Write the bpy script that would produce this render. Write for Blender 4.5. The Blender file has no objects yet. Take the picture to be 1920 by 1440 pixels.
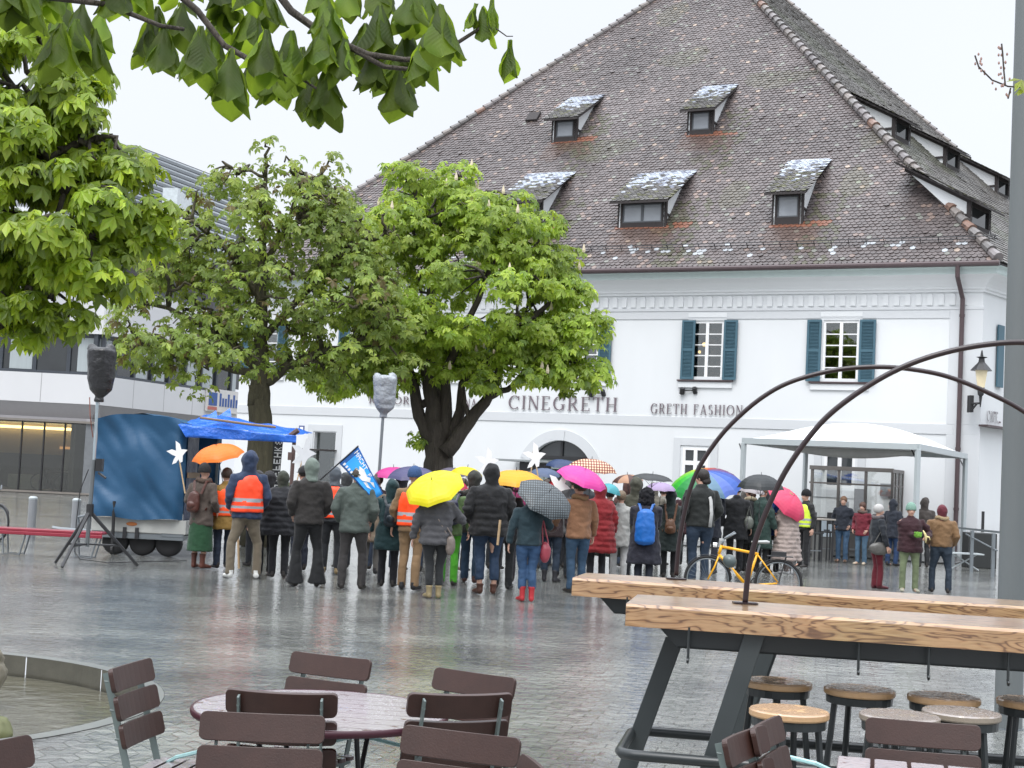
import bpy, bmesh, math, random
from mathutils import Vector as V, Matrix, noise
random.seed(7)
R_ = math.radians
SC = bpy.context.scene
COL = SC.collection
# ---------------------------------------------------------------- camera
FPX = 2770.0; TH = math.atan(175/2770); RO = math.atan(.05); EYE = V((0, 0, 1.72))
cf = V((0, math.cos(TH), math.sin(TH))); c0 = V((1, 0, 0)); cu0 = c0.cross(cf)
cR = c0*math.cos(RO)+cu0*math.sin(RO); cU = -c0*math.sin(RO)+cu0*math.cos(RO)
cam_d = bpy.data.cameras.new('camera'); cam = bpy.data.objects.new('camera', cam_d); COL.objects.link(cam)
cam_d.sensor_width = 36; cam_d.lens = 36*FPX/1920; cam_d.clip_start = .05; cam_d.clip_end = 900
mw = Matrix((cR, cU, -cf)).transposed().to_4x4(); mw.translation = EYE; cam.matrix_world = mw
SC.camera = cam
cam_d.dof.use_dof = False
# ---------------------------------------------------------------- light
SUN_EL, SUN_AZ = 58, 205      # high, behind the camera and a little to the left, through thick cloud
SC.world = bpy.data.worlds.new('World'); SC.world.use_nodes = True
wn = SC.world.node_tree; wn.nodes.clear()
def N(nt, t, **k):
    n = nt.nodes.new(t)
    for a, b in k.items():
        if a.startswith('i_'): n.inputs[a[2:].replace('_', ' ')].default_value = b
        else: setattr(n, a, b)
    return n
sky = N(wn, 'ShaderNodeTexSky', sky_type='NISHITA', sun_disc=False, sun_elevation=R_(SUN_EL), sun_rotation=R_(SUN_AZ), air_density=1.0, dust_density=6.0, ozone_density=1.0)
hs = N(wn, 'ShaderNodeHueSaturation'); hs.inputs['Saturation'].default_value = .22
tc = N(wn, 'ShaderNodeTexCoord'); sx = N(wn, 'ShaderNodeSeparateXYZ')
mr = N(wn, 'ShaderNodeMapRange'); mr.inputs['From Min'].default_value = .32; mr.inputs['From Max'].default_value = .95; mr.inputs['To Min'].default_value = 1.17; mr.inputs['To Max'].default_value = 4.0
nz = N(wn, 'ShaderNodeTexNoise'); nz.inputs['Scale'].default_value = 2.2; nz.inputs['Detail'].default_value = 5
mr2 = N(wn, 'ShaderNodeMapRange'); mr2.inputs['To Min'].default_value = .93; mr2.inputs['To Max'].default_value = 1.07
mm = N(wn, 'ShaderNodeMath', operation='MULTIPLY')
mix = N(wn, 'ShaderNodeMix', data_type='RGBA'); mix.inputs['Factor'].default_value = .86
vm = N(wn, 'ShaderNodeVectorMath', operation='SCALE')
bg = N(wn, 'ShaderNodeBackground'); wo = N(wn, 'ShaderNodeOutputWorld')
L = wn.links.new
L(tc.outputs['Generated'], sx.inputs[0]); L(sx.outputs['Z'], mr.inputs['Value']); L(tc.outputs['Generated'], nz.inputs['Vector'])
L(nz.outputs['Fac'], mr2.inputs['Value']); L(mr.outputs[0], mm.inputs[0]); L(mr2.outputs[0], mm.inputs[1])
L(sky.outputs[0], hs.inputs['Color']); L(hs.outputs[0], mix.inputs['A']); mix.inputs['B'].default_value = (7.45, 7.85, 8.5, 1)
L(mix.outputs['Result'], vm.inputs[0]); L(mm.outputs[0], vm.inputs['Scale']); L(vm.outputs[0], bg.inputs['Color'])
bg.inputs['Strength'].default_value = .1; L(bg.outputs[0], wo.inputs[0])
sd = bpy.data.lights.new('sun', 'SUN'); sd.energy = 1.2; sd.angle = R_(25); sd.color = (1, .97, .93)
so = bpy.data.objects.new('sun', sd); COL.objects.link(so)
az = R_(SUN_AZ); sdir = V((math.sin(az)*math.cos(R_(SUN_EL)), math.cos(az)*math.cos(R_(SUN_EL)), math.sin(R_(SUN_EL))))
so.rotation_euler = (-sdir).to_track_quat('-Z', 'Y').to_euler(); so.location = (0, 0, 60)
SC.view_settings.view_transform = 'Standard'; SC.view_settings.look = 'None'; SC.view_settings.exposure = 0.22; SC.view_settings.gamma = 1.0
SC.view_settings.use_curve_mapping = False
SC.render.resolution_x = 1024; SC.render.resolution_y = 768
SC.cycles.max_bounces = 8; SC.cycles.transparent_max_bounces = 8

# ---------------------------------------------------------------- pixel <-> place
def ray(x, y): return cf+cR*((x-960)/FPX)+cU*((720-y)/FPX)
def P(x, y, Y): d = ray(x, y); return EYE+d*(Y/d.y)
def G(x, y, z=0.0): d = ray(x, y); return EYE+d*((z-EYE.z)/d.z)
def hor(x): return 895+.05*(x-960)
# ---------------------------------------------------------------- materials
MC = {}
def rgb(h):
    if isinstance(h, str):
        h = h.lstrip('#'); c = [int(h[i:i+2], 16)/255 for i in (0, 2, 4)]
        return tuple((x/12.92 if x <= .04045 else ((x+.055)/1.055)**2.4) for x in c)+(1,)
    return tuple(h)[:3]+(1,)
def mat(name, col, rough=.6, var=.15, nscale=6, bump=0, bscale=40, metal=0, spec=.5, coat=0, crough=.1, trans=0, sheen=0, dist=.01, stretch=None, subs=0):
    if name in MC: return MC[name]
    m = bpy.data.materials.new(name); m.use_nodes = True; nt = m.node_tree; b = nt.nodes['Principled BSDF']
    c = rgb(col); l = nt.links.new
    tc = N(nt, 'ShaderNodeTexCoord'); mp = N(nt, 'ShaderNodeMapping'); l(tc.outputs['Object'], mp.inputs[0])
    if stretch: mp.inputs['Scale'].default_value = stretch
    n1 = N(nt, 'ShaderNodeTexNoise'); n1.inputs['Scale'].default_value = nscale; n1.inputs['Detail'].default_value = 4; l(mp.outputs[0], n1.inputs[0])
    mx = N(nt, 'ShaderNodeMix', data_type='RGBA'); l(n1.outputs['Fac'], mx.inputs['Factor'])
    mx.inputs['A'].default_value = tuple(max(0, x*(1-var)) for x in c[:3])+(1,); mx.inputs['B'].default_value = tuple(min(1, x*(1+var)) for x in c[:3])+(1,)
    l(mx.outputs['Result'], b.inputs['Base Color'])
    b.inputs['Roughness'].default_value = rough; b.inputs['Metallic'].default_value = metal; b.inputs['Specular IOR Level'].default_value = spec
    b.inputs['Coat Weight'].default_value = coat; b.inputs['Coat Roughness'].default_value = crough
    if sheen: b.inputs['Sheen Weight'].default_value = sheen
    if trans: b.inputs['Transmission Weight'].default_value = trans
    if bump:
        n2 = N(nt, 'ShaderNodeTexNoise'); n2.inputs['Scale'].default_value = bscale; n2.inputs['Detail'].default_value = 5; l(mp.outputs[0], n2.inputs[0])
        bp = N(nt, 'ShaderNodeBump'); bp.inputs['Strength'].default_value = bump; bp.inputs['Distance'].default_value = dist
        l(n2.outputs['Fac'], bp.inputs['Height']); l(bp.outputs[0], b.inputs['Normal'])
    MC[name] = m
    return m
def cloth(hexc, kind='cloth'):
    k = {'cloth': dict(rough=.85, var=.22, nscale=5, bump=.5, bscale=14, dist=.03, sheen=.1), 'wet': dict(rough=.42, var=.2, nscale=5, bump=.4, bscale=10, dist=.03),
         'denim': dict(rough=.8, var=.35, nscale=7, bump=.5, bscale=16, dist=.03), 'knit': dict(rough=.95, var=.3, nscale=40, bump=.8, bscale=60, dist=.01)}[kind]
    return mat(kind+'_'+hexc, tuple(x*.6 for x in rgb(hexc)[:3]), **k)
# ---------------------------------------------------------------- mesh building
EM = {}
def setp(o, label=None, cat=None, group=None, kind=None):
    if label: o['label'] = label
    if cat: o['category'] = cat
    if group: o['group'] = group
    if kind: o['kind'] = kind
    return o
def thing(name, label, cat, loc=(0, 0, 0), rz=0, group=None):
    o = bpy.data.objects.new(name, None); COL.objects.link(o); o.location = loc; o.rotation_euler = (0, 0, rz); o.empty_display_size = .2
    EM[o] = Matrix.Translation(V(loc)) @ Matrix.Rotation(rz, 4, 'Z')
    return setp(o, label, cat, group)
class M:
    def __init__(s): s.v = []; s.f = []; s.m = []
    def add(s, vs, fs, mi=0):
        b = len(s.v); s.v += [V(p) for p in vs]; s.f += [tuple(b+i for i in f) for f in fs]; s.m += [mi]*len(fs); return s
    def para(s, o, a, b, c, mi=0):    # corner + three edge vectors
        o, a, b, c = V(o), V(a), V(b), V(c)
        if a.cross(b).dot(c) < 0: a, b = b, a
        p = [o, o+a, o+a+b, o+b, o+c, o+a+c, o+a+b+c, o+b+c]
        return s.add(p, [(3, 2, 1, 0), (4, 5, 6, 7), (0, 1, 5, 4), (1, 2, 6, 5), (2, 3, 7, 6), (3, 0, 4, 7)], mi)
    def box(s, c, sz, rz=0, mi=0):
        c = V(c); m = Matrix.Rotation(rz, 3, 'Z'); a, b, d = m @ V((sz[0], 0, 0)), m @ V((0, sz[1], 0)), V((0, 0, sz[2]))
        return s.para(c-a/2-b/2-d/2, a, b, d, mi)
    def tube(s, pts, r, n=8, cap=True, mi=0, ell=1.0, ref=None):
        pts = [V(p) for p in pts]; k = len(pts); r = r if isinstance(r, list) else [r]*k
        vs = []; pu = None
        for i, p in enumerate(pts):
            t = (pts[min(i+1, k-1)]-pts[max(i-1, 0)]).normalized()
            if pu is None:
                rf = V(ref) if ref else (V((0, 0, 1)) if abs(t.z) < .9 else V((1, 0, 0)))
                pu = (rf-t*rf.dot(t)).normalized()
            else: pu = (pu-t*pu.dot(t)).normalized()
            w = t.cross(pu); ra, rb = r[i] if isinstance(r[i], (tuple, list)) else (r[i], r[i]*ell)
            for j in range(n):
                a = 2*math.pi*j/n; vs.append(p+pu*math.cos(a)*ra+w*math.sin(a)*rb)
        fs = [(i*n+j, i*n+(j+1) % n, (i+1)*n+(j+1) % n, (i+1)*n+j) for i in range(k-1) for j in range(n)]
        if cap: fs += [tuple(range(n))[::-1], tuple((k-1)*n+j for j in range(n))]
        return s.add(vs, fs, mi)
    def lathe(s, prof, n=16, mx=None, mi=0, cap=True):   # prof: (r, z)
        vs = []; mx = mx or Matrix()
        for r, z in prof:
            for j in range(n):
                a = 2*math.pi*j/n; vs.append(mx @ V((r*math.cos(a), r*math.sin(a), z)))
        k = len(prof); fs = [(i*n+j, i*n+(j+1) % n, (i+1)*n+(j+1) % n, (i+1)*n+j) for i in range(k-1) for j in range(n)]
        if cap: fs += [tuple(range(n))[::-1], tuple((k-1)*n+j for j in range(n))]
        return s.add(vs, fs, mi)
    def ell(s, c, r, n=12, k=8, mi=0, mx=None):
        c = V(c); vs = []; mx = mx or Matrix.Identity(3)
        for i in range(k+1):
            t = math.pi*(i+.02*(i == 0)-.02*(i == k))/k
            for j in range(n):
                a = 2*math.pi*j/n; vs.append(c+mx @ V((r[0]*math.sin(t)*math.cos(a), r[1]*math.sin(t)*math.sin(a), -r[2]*math.cos(t))))
        fs = [(i*n+j, i*n+(j+1) % n, (i+1)*n+(j+1) % n, (i+1)*n+j) for i in range(k) for j in range(n)]
        fs += [tuple(range(n))[::-1], tuple(k*n+j for j in range(n))]
        return s.add(vs, fs, mi)
    def prism(s, poly, o, ux, uy, dn, mi=0):   # polygon in (ux,uy) plane, thickness vector dn
        o, ux, uy, dn = V(o), V(ux), V(uy), V(dn); n = len(poly)
        a = [o+ux*p[0]+uy*p[1] for p in poly]
        ar = sum(poly[i][0]*poly[(i+1) % n][1]-poly[(i+1) % n][0]*poly[i][1] for i in range(n))
        flip = (ar > 0) == (ux.cross(uy).dot(dn) > 0)
        b = [p+dn for p in a]; idx = list(range(n))
        f = [tuple(idx[::-1]) if flip else tuple(idx), tuple(n+i for i in (idx if flip else idx[::-1]))]
        for i in range(n):
            j = (i+1) % n; q = (i, j, n+j, n+i); f.append(q if flip else q[::-1])
        return s.add(a+b, f, mi)
    def build(s, name, mats, parent=None, world=False, smooth=False, bev=0, label=None, cat=None, group=None, kind=None, seg=2, loc=None):
        me = bpy.data.meshes.new(name)
        vs = s.v
        if parent is not None and world: im = EM[parent].inverted(); vs = [im @ p for p in vs]
        if parent is None and loc is None and not kind and s.v:
            lo = V((min(p.x for p in vs), min(p.y for p in vs), min(p.z for p in vs))); hi = V((max(p.x for p in vs), max(p.y for p in vs), 0)); loc = V(((lo.x+hi.x)/2, (lo.y+hi.y)/2, lo.z))
        if loc is not None and parent is None: vs = [p-V(loc) for p in vs]
        me.from_pydata([tuple(p) for p in vs], [], s.f)
        for mt in (mats if isinstance(mats, (list, tuple)) else [mats]): me.materials.append(mt)
        me.polygons.foreach_set('material_index', s.m)
        if smooth: me.polygons.foreach_set('use_smooth', [True]*len(s.f))
        me.update()
        o = bpy.data.objects.new(name, me); COL.objects.link(o)
        if parent is not None: o.parent = parent; EM[o] = EM.get(parent, Matrix())
        else:
            if loc is not None: o.location = loc
            EM[o] = Matrix.Translation(V(loc) if loc is not None else V())
        if bev:
            b = o.modifiers.new('bevel', 'BEVEL'); b.width = bev; b.segments = seg; b.limit_method = 'ANGLE'; b.angle_limit = R_(40)
            if smooth: pass
        return setp(o, label, cat, group, kind)
def kids(o): return [c for c in COL.objects if c.parent == o]
def dup(root, loc, rz, label, group=None):
    r = root.copy(); COL.objects.link(r); r.location = loc; r.rotation_euler = (0, 0, rz); r['label'] = label
    if group: r['group'] = group
    for ch in kids(root):
        c = ch.copy(); COL.objects.link(c); c.parent = r
        for g in kids(ch):
            d = g.copy(); COL.objects.link(d); d.parent = c
    return r
# ================================================================ ground
class Wall:   # a vertical plane: corner c, direction d along it, outward normal n
    def __init__(s, c, ang, side=1):
        s.c = V((c[0], c[1], 0)); a = R_(ang); s.d = V((-math.sin(a), math.cos(a), 0)); s.n = V((-s.d.y, s.d.x, 0))*side
    def W(s, u, o, z): return s.c+s.d*u+s.n*o+V((0, 0, z))
    def F(s, x, y, o=0):
        dd = ray(x, y); c = s.c+s.n*o; t = (c-EYE).dot(s.n)/dd.dot(s.n); p = EYE+dd*t
        return (p-s.c).dot(s.d), p.z
    def box(s, m, u0, u1, o0, o1, z0, z1, mi=0):
        return m.para(s.W(u0, o0, z0), s.d*(u1-u0), s.n*(o1-o0), V((0, 0, z1-z0)), mi)
    def skin(s, m, u0, u1, z0, z1, holes, dep=.25, mi=0):
        us = sorted({u0, u1, *[h[0] for h in holes], *[h[1] for h in holes]}); zs = sorted({z0, z1, *[h[2] for h in holes], *[h[3] for h in holes]})
        us = [x for x in us if u0 <= x <= u1]; zs = [x for x in zs if z0 <= x <= z1]
        def q(a, b, c_, d_):
            n = (b-a).cross(d_-a); p = [a, b, c_, d_]
            if n.dot(s.n) < 0 : p = p[::-1]
            m.add(p, [(0, 1, 2, 3)], mi)
        for i in range(len(us)-1):
            for j in range(len(zs)-1):
                a, b, c_, d_ = us[i], us[i+1], zs[j], zs[j+1]; mu, mz = (a+b)/2, (c_+d_)/2
                if any(h[0] < mu < h[1] and h[2] < mz < h[3] for h in holes): continue
                q(s.W(a, 0, c_), s.W(b, 0, c_), s.W(b, 0, d_), s.W(a, 0, d_))
        for h in holes:
            a, b, c_, d_ = h
            for e in (((a, c_), (a, d_)), ((b, c_), (b, d_)), ((a, c_), (b, c_)), ((a, d_), (b, d_))):
                p, r = e
                m.add([s.W(p[0], 0, p[1]), s.W(r[0], 0, r[1]), s.W(r[0], -dep, r[1]), s.W(p[0], -dep, p[1])], [(0, 1, 2, 3)], mi)
def attr_mat(name, rough=.5, bump=.3, bscale=30, coat=0, nvar=.25, nscale=20, spec=.5):
    m = mat(name, (.5, .5, .5), rough=rough, bump=bump, bscale=bscale, coat=coat, spec=spec, dist=.01)
    nt = m.node_tree; b = nt.nodes['Principled BSDF']; mx = [n for n in nt.nodes if n.type == 'MIX'][0]; nn = [n for n in nt.nodes if n.type == 'TEX_NOISE'][0]
    nn.inputs['Scale'].default_value = nscale; nn.inputs['Detail'].default_value = 6
    at = N(nt, 'ShaderNodeAttribute', attribute_name='tint'); hv1 = N(nt, 'ShaderNodeHueSaturation'); hv2 = N(nt, 'ShaderNodeHueSaturation')
    hv1.inputs['Value'].default_value = 1-nvar; hv2.inputs['Value'].default_value = 1+nvar
    nt.links.new(at.outputs['Color'], hv1.inputs['Color']); nt.links.new(at.outputs['Color'], hv2.inputs['Color'])
    nt.links.new(hv1.outputs[0], mx.inputs['A']); nt.links.new(hv2.outputs[0], mx.inputs['B'])
    return m
def set_tint(o, cols):   # one colour per vertex
    at = o.data.attributes.new('tint', 'FLOAT_COLOR', 'POINT'); flat = []
    for c in cols: flat += [c[0], c[1], c[2], 1]
    at.data.foreach_set('color', flat)

POOL = V((-4.9, 10.4, 0)); PR = 2.4
bm = bmesh.new(); o4 = [bm.verts.new(p) for p in ((-260, -60, 0), (260, -60, 0), (260, 420, 0), (-260, 420, 0))]
cir = [bm.verts.new((POOL.x+PR*math.cos(2*math.pi*i/72), POOL.y+PR*math.sin(2*math.pi*i/72), 0)) for i in range(72)]
es = [bm.edges.new((o4[i], o4[(i+1) % 4])) for i in range(4)]+[bm.edges.new((cir[i], cir[(i+1) % 72])) for i in range(72)]
bmesh.ops.triangle_fill(bm, use_beauty=True, use_dissolve=False, edges=es)
for f in bm.faces:
    if f.normal.z < 0: f.normal_flip()
me = bpy.data.meshes.new('ground'); bm.to_mesh(me); bm.free()
ground = bpy.data.objects.new('ground', me); COL.objects.link(ground); ground['kind'] = 'structure'
gm = bpy.data.materials.new('wet_paving'); gm.use_nodes = True; nt = gm.node_tree; b = nt.nodes['Principled BSDF']; l = nt.links.new
tc = N(nt, 'ShaderNodeTexCoord'); mp = N(nt, 'ShaderNodeMapping'); mp.inputs['Rotation'].default_value = (0, 0, R_(12)); l(tc.outputs['Object'], mp.inputs[0])
# zig-zag the joints so that the stones interlock
sx = N(nt, 'ShaderNodeSeparateXYZ'); l(mp.outputs[0], sx.inputs[0])
pp = N(nt, 'ShaderNodeMath', operation='PINGPONG'); pp.inputs[1].default_value = .11; l(sx.outputs['X'], pp.inputs[0])
ad = N(nt, 'ShaderNodeMath', operation='ADD'); l(pp.outputs[0], ad.inputs[0]); l(sx.outputs['Y'], ad.inputs[1])
cx = N(nt, 'ShaderNodeCombineXYZ'); l(sx.outputs['X'], cx.inputs['X']); l(ad.outputs[0], cx.inputs['Y'])
br = N(nt, 'ShaderNodeTexBrick'); br.inputs['Scale'].default_value = 1; br.inputs['Brick Width'].default_value = .22; br.inputs['Row Height'].default_value = .14; br.inputs['Mortar Size'].default_value = .006; br.inputs['Mortar Smooth'].default_value = .3
br.inputs['Color1'].default_value = (.24, .245, .235, 1); br.inputs['Color2'].default_value = (.17, .175, .17, 1); br.inputs['Mortar'].default_value = (.085, .085, .08, 1)
l(cx.outputs[0], br.inputs[0])
n1 = N(nt, 'ShaderNodeTexNoise'); n1.inputs['Scale'].default_value = .6; n1.inputs['Detail'].default_value = 9; l(tc.outputs['Object'], n1.inputs[0])
mx = N(nt, 'ShaderNodeMix', data_type='RGBA', blend_type='MULTIPLY'); mx.inputs['Factor'].default_value = .8; l(br.outputs['Color'], mx.inputs['A'])
cr = N(nt, 'ShaderNodeValToRGB'); cr.color_ramp.elements[0].position = .35; cr.color_ramp.elements[0].color = (.5, .5, .51, 1); cr.color_ramp.elements[1].position = .65; cr.color_ramp.elements[1].color = (1.2, 1.2, 1.15, 1)
l(n1.outputs['Fac'], cr.inputs[0]); l(cr.outputs[0], mx.inputs['B']); l(mx.outputs['Result'], b.inputs['Base Color'])
n2 = N(nt, 'ShaderNodeTexNoise'); n2.inputs['Scale'].default_value = 1.3; n2.inputs['Detail'].default_value = 8; n2.inputs['Roughness'].default_value = .65; l(tc.outputs['Object'], n2.inputs[0])
rr = N(nt, 'ShaderNodeMapRange'); rr.inputs['From Min'].default_value = .4; rr.inputs['From Max'].default_value = .62; rr.inputs['To Min'].default_value = .02; rr.inputs['To Max'].default_value = .1; l(n2.outputs['Fac'], rr.inputs['Value']); l(rr.outputs[0], b.inputs['Roughness'])
b.inputs['IOR'].default_value = 1.5; b.inputs['Specular IOR Level'].default_value = .75
n3 = N(nt, 'ShaderNodeTexNoise'); n3.inputs['Scale'].default_value = 24; n3.inputs['Detail'].default_value = 7; n3.inputs['Roughness'].default_value = .6; l(tc.outputs['Object'], n3.inputs[0])
# puddles: joints and grain drown where n2 is low
pd = N(nt, 'ShaderNodeMapRange'); pd.inputs['From Min'].default_value = .36; pd.inputs['From Max'].default_value = .52; pd.inputs['To Min'].default_value = .2; pd.inputs['To Max'].default_value = 1; l(n2.outputs['Fac'], pd.inputs['Value'])
bh = N(nt, 'ShaderNodeMath', operation='MULTIPLY'); l(br.outputs['Fac'], bh.inputs[0]); l(pd.outputs[0], bh.inputs[1])
b1 = N(nt, 'ShaderNodeBump', invert=True); b1.inputs['Strength'].default_value = .5; b1.inputs['Distance'].default_value = .004; l(bh.outputs[0], b1.inputs['Height'])
nh = N(nt, 'ShaderNodeMath', operation='MULTIPLY'); l(n3.outputs['Fac'], nh.inputs[0]); l(pd.outputs[0], nh.inputs[1])
b2 = N(nt, 'ShaderNodeBump'); b2.inputs['Strength'].default_value = .8; b2.inputs['Distance'].default_value = .003; l(nh.outputs[0], b2.inputs['Height']); l(b1.outputs[0], b2.inputs['Normal'])
n5 = N(nt, 'ShaderNodeTexNoise'); n5.inputs['Scale'].default_value = 7.5; n5.inputs['Detail'].default_value = 4; l(tc.outputs['Object'], n5.inputs[0]); b5 = N(nt, 'ShaderNodeBump'); b5.inputs['Strength'].default_value = 1; b5.inputs['Distance'].default_value = .013; l(n5.outputs['Fac'], b5.inputs['Height']); l(b2.outputs[0], b5.inputs['Normal'])
l(b5.outputs[0], b.inputs['Normal'])
me.materials.append(gm)
# ---------------------------------------------------------------- common materials
m_white = mat('white_render', (.665, .68, .69), rough=.8, var=.045, nscale=1.1, bump=.12, bscale=25, stretch=(1, 1, .35))
_nt = m_white.node_tree; _b = _nt.nodes['Principled BSDF']; _mx = [n for n in _nt.nodes if n.type == 'MIX'][0]; _tc = N(_nt, 'ShaderNodeTexCoord'); _s = N(_nt, 'ShaderNodeSeparateXYZ'); _nt.links.new(_tc.outputs['Object'], _s.inputs[0])
_r = N(_nt, 'ShaderNodeMapRange'); _r.inputs['From Min'].default_value = 1.1; _r.inputs['From Max'].default_value = 0; _nt.links.new(_s.outputs['Z'], _r.inputs['Value'])
_n = N(_nt, 'ShaderNodeTexNoise'); _n.inputs['Scale'].default_value = 2.5; _n.inputs['Detail'].default_value = 8; _nt.links.new(_tc.outputs['Object'], _n.inputs[0]); _m = N(_nt, 'ShaderNodeMath', operation='MULTIPLY'); _nt.links.new(_r.outputs[0], _m.inputs[0]); _nt.links.new(_n.outputs['Fac'], _m.inputs[1])
_g = N(_nt, 'ShaderNodeMix', data_type='RGBA'); _nt.links.new(_m.outputs[0], _g.inputs['Factor']); _nt.links.new(_mx.outputs['Result'], _g.inputs['A']); _g.inputs['B'].default_value = (.3, .3, .28, 1); _nt.links.new(_g.outputs['Result'], _b.inputs['Base Color'])
m_white2 = mat('grey_white_render', (.56, .575, .59), rough=.8, var=.03, nscale=1.5, bump=.1, bscale=25)
m_mint = mat('pale_mint_cornice', (.52, .60, .59), rough=.7, var=.05)
m_shut = mat('teal_shutter_paint', '3f5f6d', rough=.5, var=.12, nscale=3)
m_frame = mat('white_window_frame', (.8, .8, .8), rough=.4, var=.03)
m_brown = mat('brown_sheet_metal', '4a3c3e', rough=.4, var=.15)
m_letter = mat('bronze_letters', '6e6268', rough=.5, var=.1)
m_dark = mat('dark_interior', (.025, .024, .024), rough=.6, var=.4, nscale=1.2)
m_glass = mat('dark_window_glass', (.03, .034, .036), rough=.04, var=.5, nscale=1.0, spec=.8)
m_timber = mat('dark_weathered_timber', '2f2a2a', rough=.75, var=.3, nscale=12, bump=.3)
m_black = mat('black_metal', (.02, .02, .022), rough=.4, var=.2)
m_tile = attr_mat('roof_tiles', rough=.42, bump=.35, bscale=25, nvar=.3, nscale=9)
def thin_glass(name, tint=(.9, .95, .93), refl=.12, dens=.15):
    m = bpy.data.materials.new(name); m.use_nodes = True; nt = m.node_tree; nt.nodes.clear()
    o = N(nt, 'ShaderNodeOutputMaterial'); mx = N(nt, 'ShaderNodeMixShader'); t = N(nt, 'ShaderNodeBsdfTransparent'); g = N(nt, 'ShaderNodeBsdfGlossy'); lw = N(nt, 'ShaderNodeFresnel'); lw.inputs['IOR'].default_value = 1.5
    t.inputs[0].default_value = tint+(1,); g.inputs['Roughness'].default_value = .02; mt = N(nt, 'ShaderNodeMath', operation='ADD'); mt.inputs[1].default_value = refl
    nt.links.new(lw.outputs[0], mt.inputs[0]); nt.links.new(mt.outputs[0], mx.inputs[0]); nt.links.new(t.outputs[0], mx.inputs[1]); nt.links.new(g.outputs[0], mx.inputs[2]); nt.links.new(mx.outputs[0], o.inputs[0])
    return m
m_clear = thin_glass('window_glass', (.75, .8, .78))
# ================================================================ main building
B = Wall((13.98, 44.0), 63, -1)
if B.n.y > 0: B.n = -B.n
CB = V((13.98, 44.0, 0)); DP = V((24.7-14.0, 12.5, 0)).normalized()   # right flank direction
bld = thing('corner_building', 'white rendered building with huge brown hipped tile roof and teal shutters', 'building', tuple(CB))
LEN = 27.4; EZ = 8.8
W, F = B.W, B.F
wins_up = [4.25+4.4*k for k in range(6)]
holes = []
for s0 in wins_up[:6]: holes.append((s0-.56, s0+.56, 5.22, 7.12))
a0, zt = F(1278, 838); a1, _ = F(1330, 838); lowA = (a1+.02, a0-.05, 1.3, zt); holes.append(lowA)
a0, _ = F(1546, 850); a1, _ = F(1604, 850); lowB = (a1, a0, 1.9, 3.05); holes.append(lowB)
a0, zs = F(590, 810); a1, _ = F(630, 810); shopw = (a1, a0, .8, zs); holes.append(shopw)
au0, az1 = F(1051, 826); ar = abs(F(1104, 858)[0]-au0); az0 = F(1104, 862)[1]
ah = az1-az0; arr = (ar*ar+ah*ah)/(2*ah); azc = az1-arr; half = ar
arch = (au0-half, au0+half, .05, az0); holes.append((au0-half, au0+half, .05, az1))
mwall = M(); B.skin(mwall, 0, LEN, 0, 8.75, holes, .28)
# spandrels above the segmental arch
def arcz(u): return azc+math.sqrt(max(0, arr*arr-(u-au0)**2))
na = 16
for i in range(na):
    ua, ub = au0-half+2*half*i/na, au0-half+2*half*(i+1)/na
    q = [W(ua, 0, arcz(ua)), W(ub, 0, arcz(ub)), W(ub, 0, az1), W(ua, 0, az1)]
    if (q[1]-q[0]).cross(q[3]-q[0]).dot(B.n) < 0: q = q[::-1]
    mwall.add(q, [(0, 1, 2, 3)])
    mwall.add([W(ua, 0, arcz(ua)), W(ub, 0, arcz(ub)), W(ub, -.28, arcz(ub)), W(ua, -.28, arcz(ua))], [(0, 1, 2, 3)])
BC = CB+DP*24; BL = CB+B.d*LEN
mwall.add([CB, CB+V((0, 0, 8.75)), BC+V((0, 0, 8.75)), BC], [(0, 3, 2, 1)])
BK = BL-B.n*26
mwall.add([BL, BL+V((0, 0, 8.75)), BK+V((0, 0, 8.75)), BK], [(0, 1, 2, 3)])
mwall.build('wall', m_white, bld, world=True)
# interior behind the openings
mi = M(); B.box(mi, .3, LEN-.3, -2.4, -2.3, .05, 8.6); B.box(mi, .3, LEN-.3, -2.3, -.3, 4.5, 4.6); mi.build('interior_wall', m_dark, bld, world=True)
# plinth, band, pilasters, frieze, cornice
pm = M(); B.box(pm, .75, LEN, .002, .03, 3.66, 3.97); B.box(pm, -.03, .95, .0, .035, 0, 3.66); B.box(pm, -.03, .95, .0, .035, 3.97, 7.45); B.box(pm, -.03, .75, 0, .033, 3.66, 3.97)
for a, b_ in ((.95, LEN),): B.box(pm, a, b_, .002, .028, 7.18, 7.44)
B.box(pm, -.04, LEN, 0, .05, 7.44, 7.53)
m_ = pm.build('pilaster_and_band', m_white2, bld, world=True, bev=.008)
fr = M()
u = .55
while u < LEN-.3:
    pts = [(-.085, 0), (.085, 0), (.085, .3)]+[(.085*math.cos(a), .3+.06*math.sin(a)) for a in (R_(45), R_(90), R_(135))]+[(-.085, .3)]
    fr.prism(pts, W(u, .0, 7.58), B.d, V((0, 0, 1)), B.n*.05); u += .335
fr.build('frieze', m_white, bld, world=True)
co = M()
prof = [(0, 7.97), (.06, 7.97), (.06, 8.03), (.1, 8.06), (.1, 8.12), (.14, 8.2), (.24, 8.33), (.36, 8.42), (.44, 8.46)]
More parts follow.
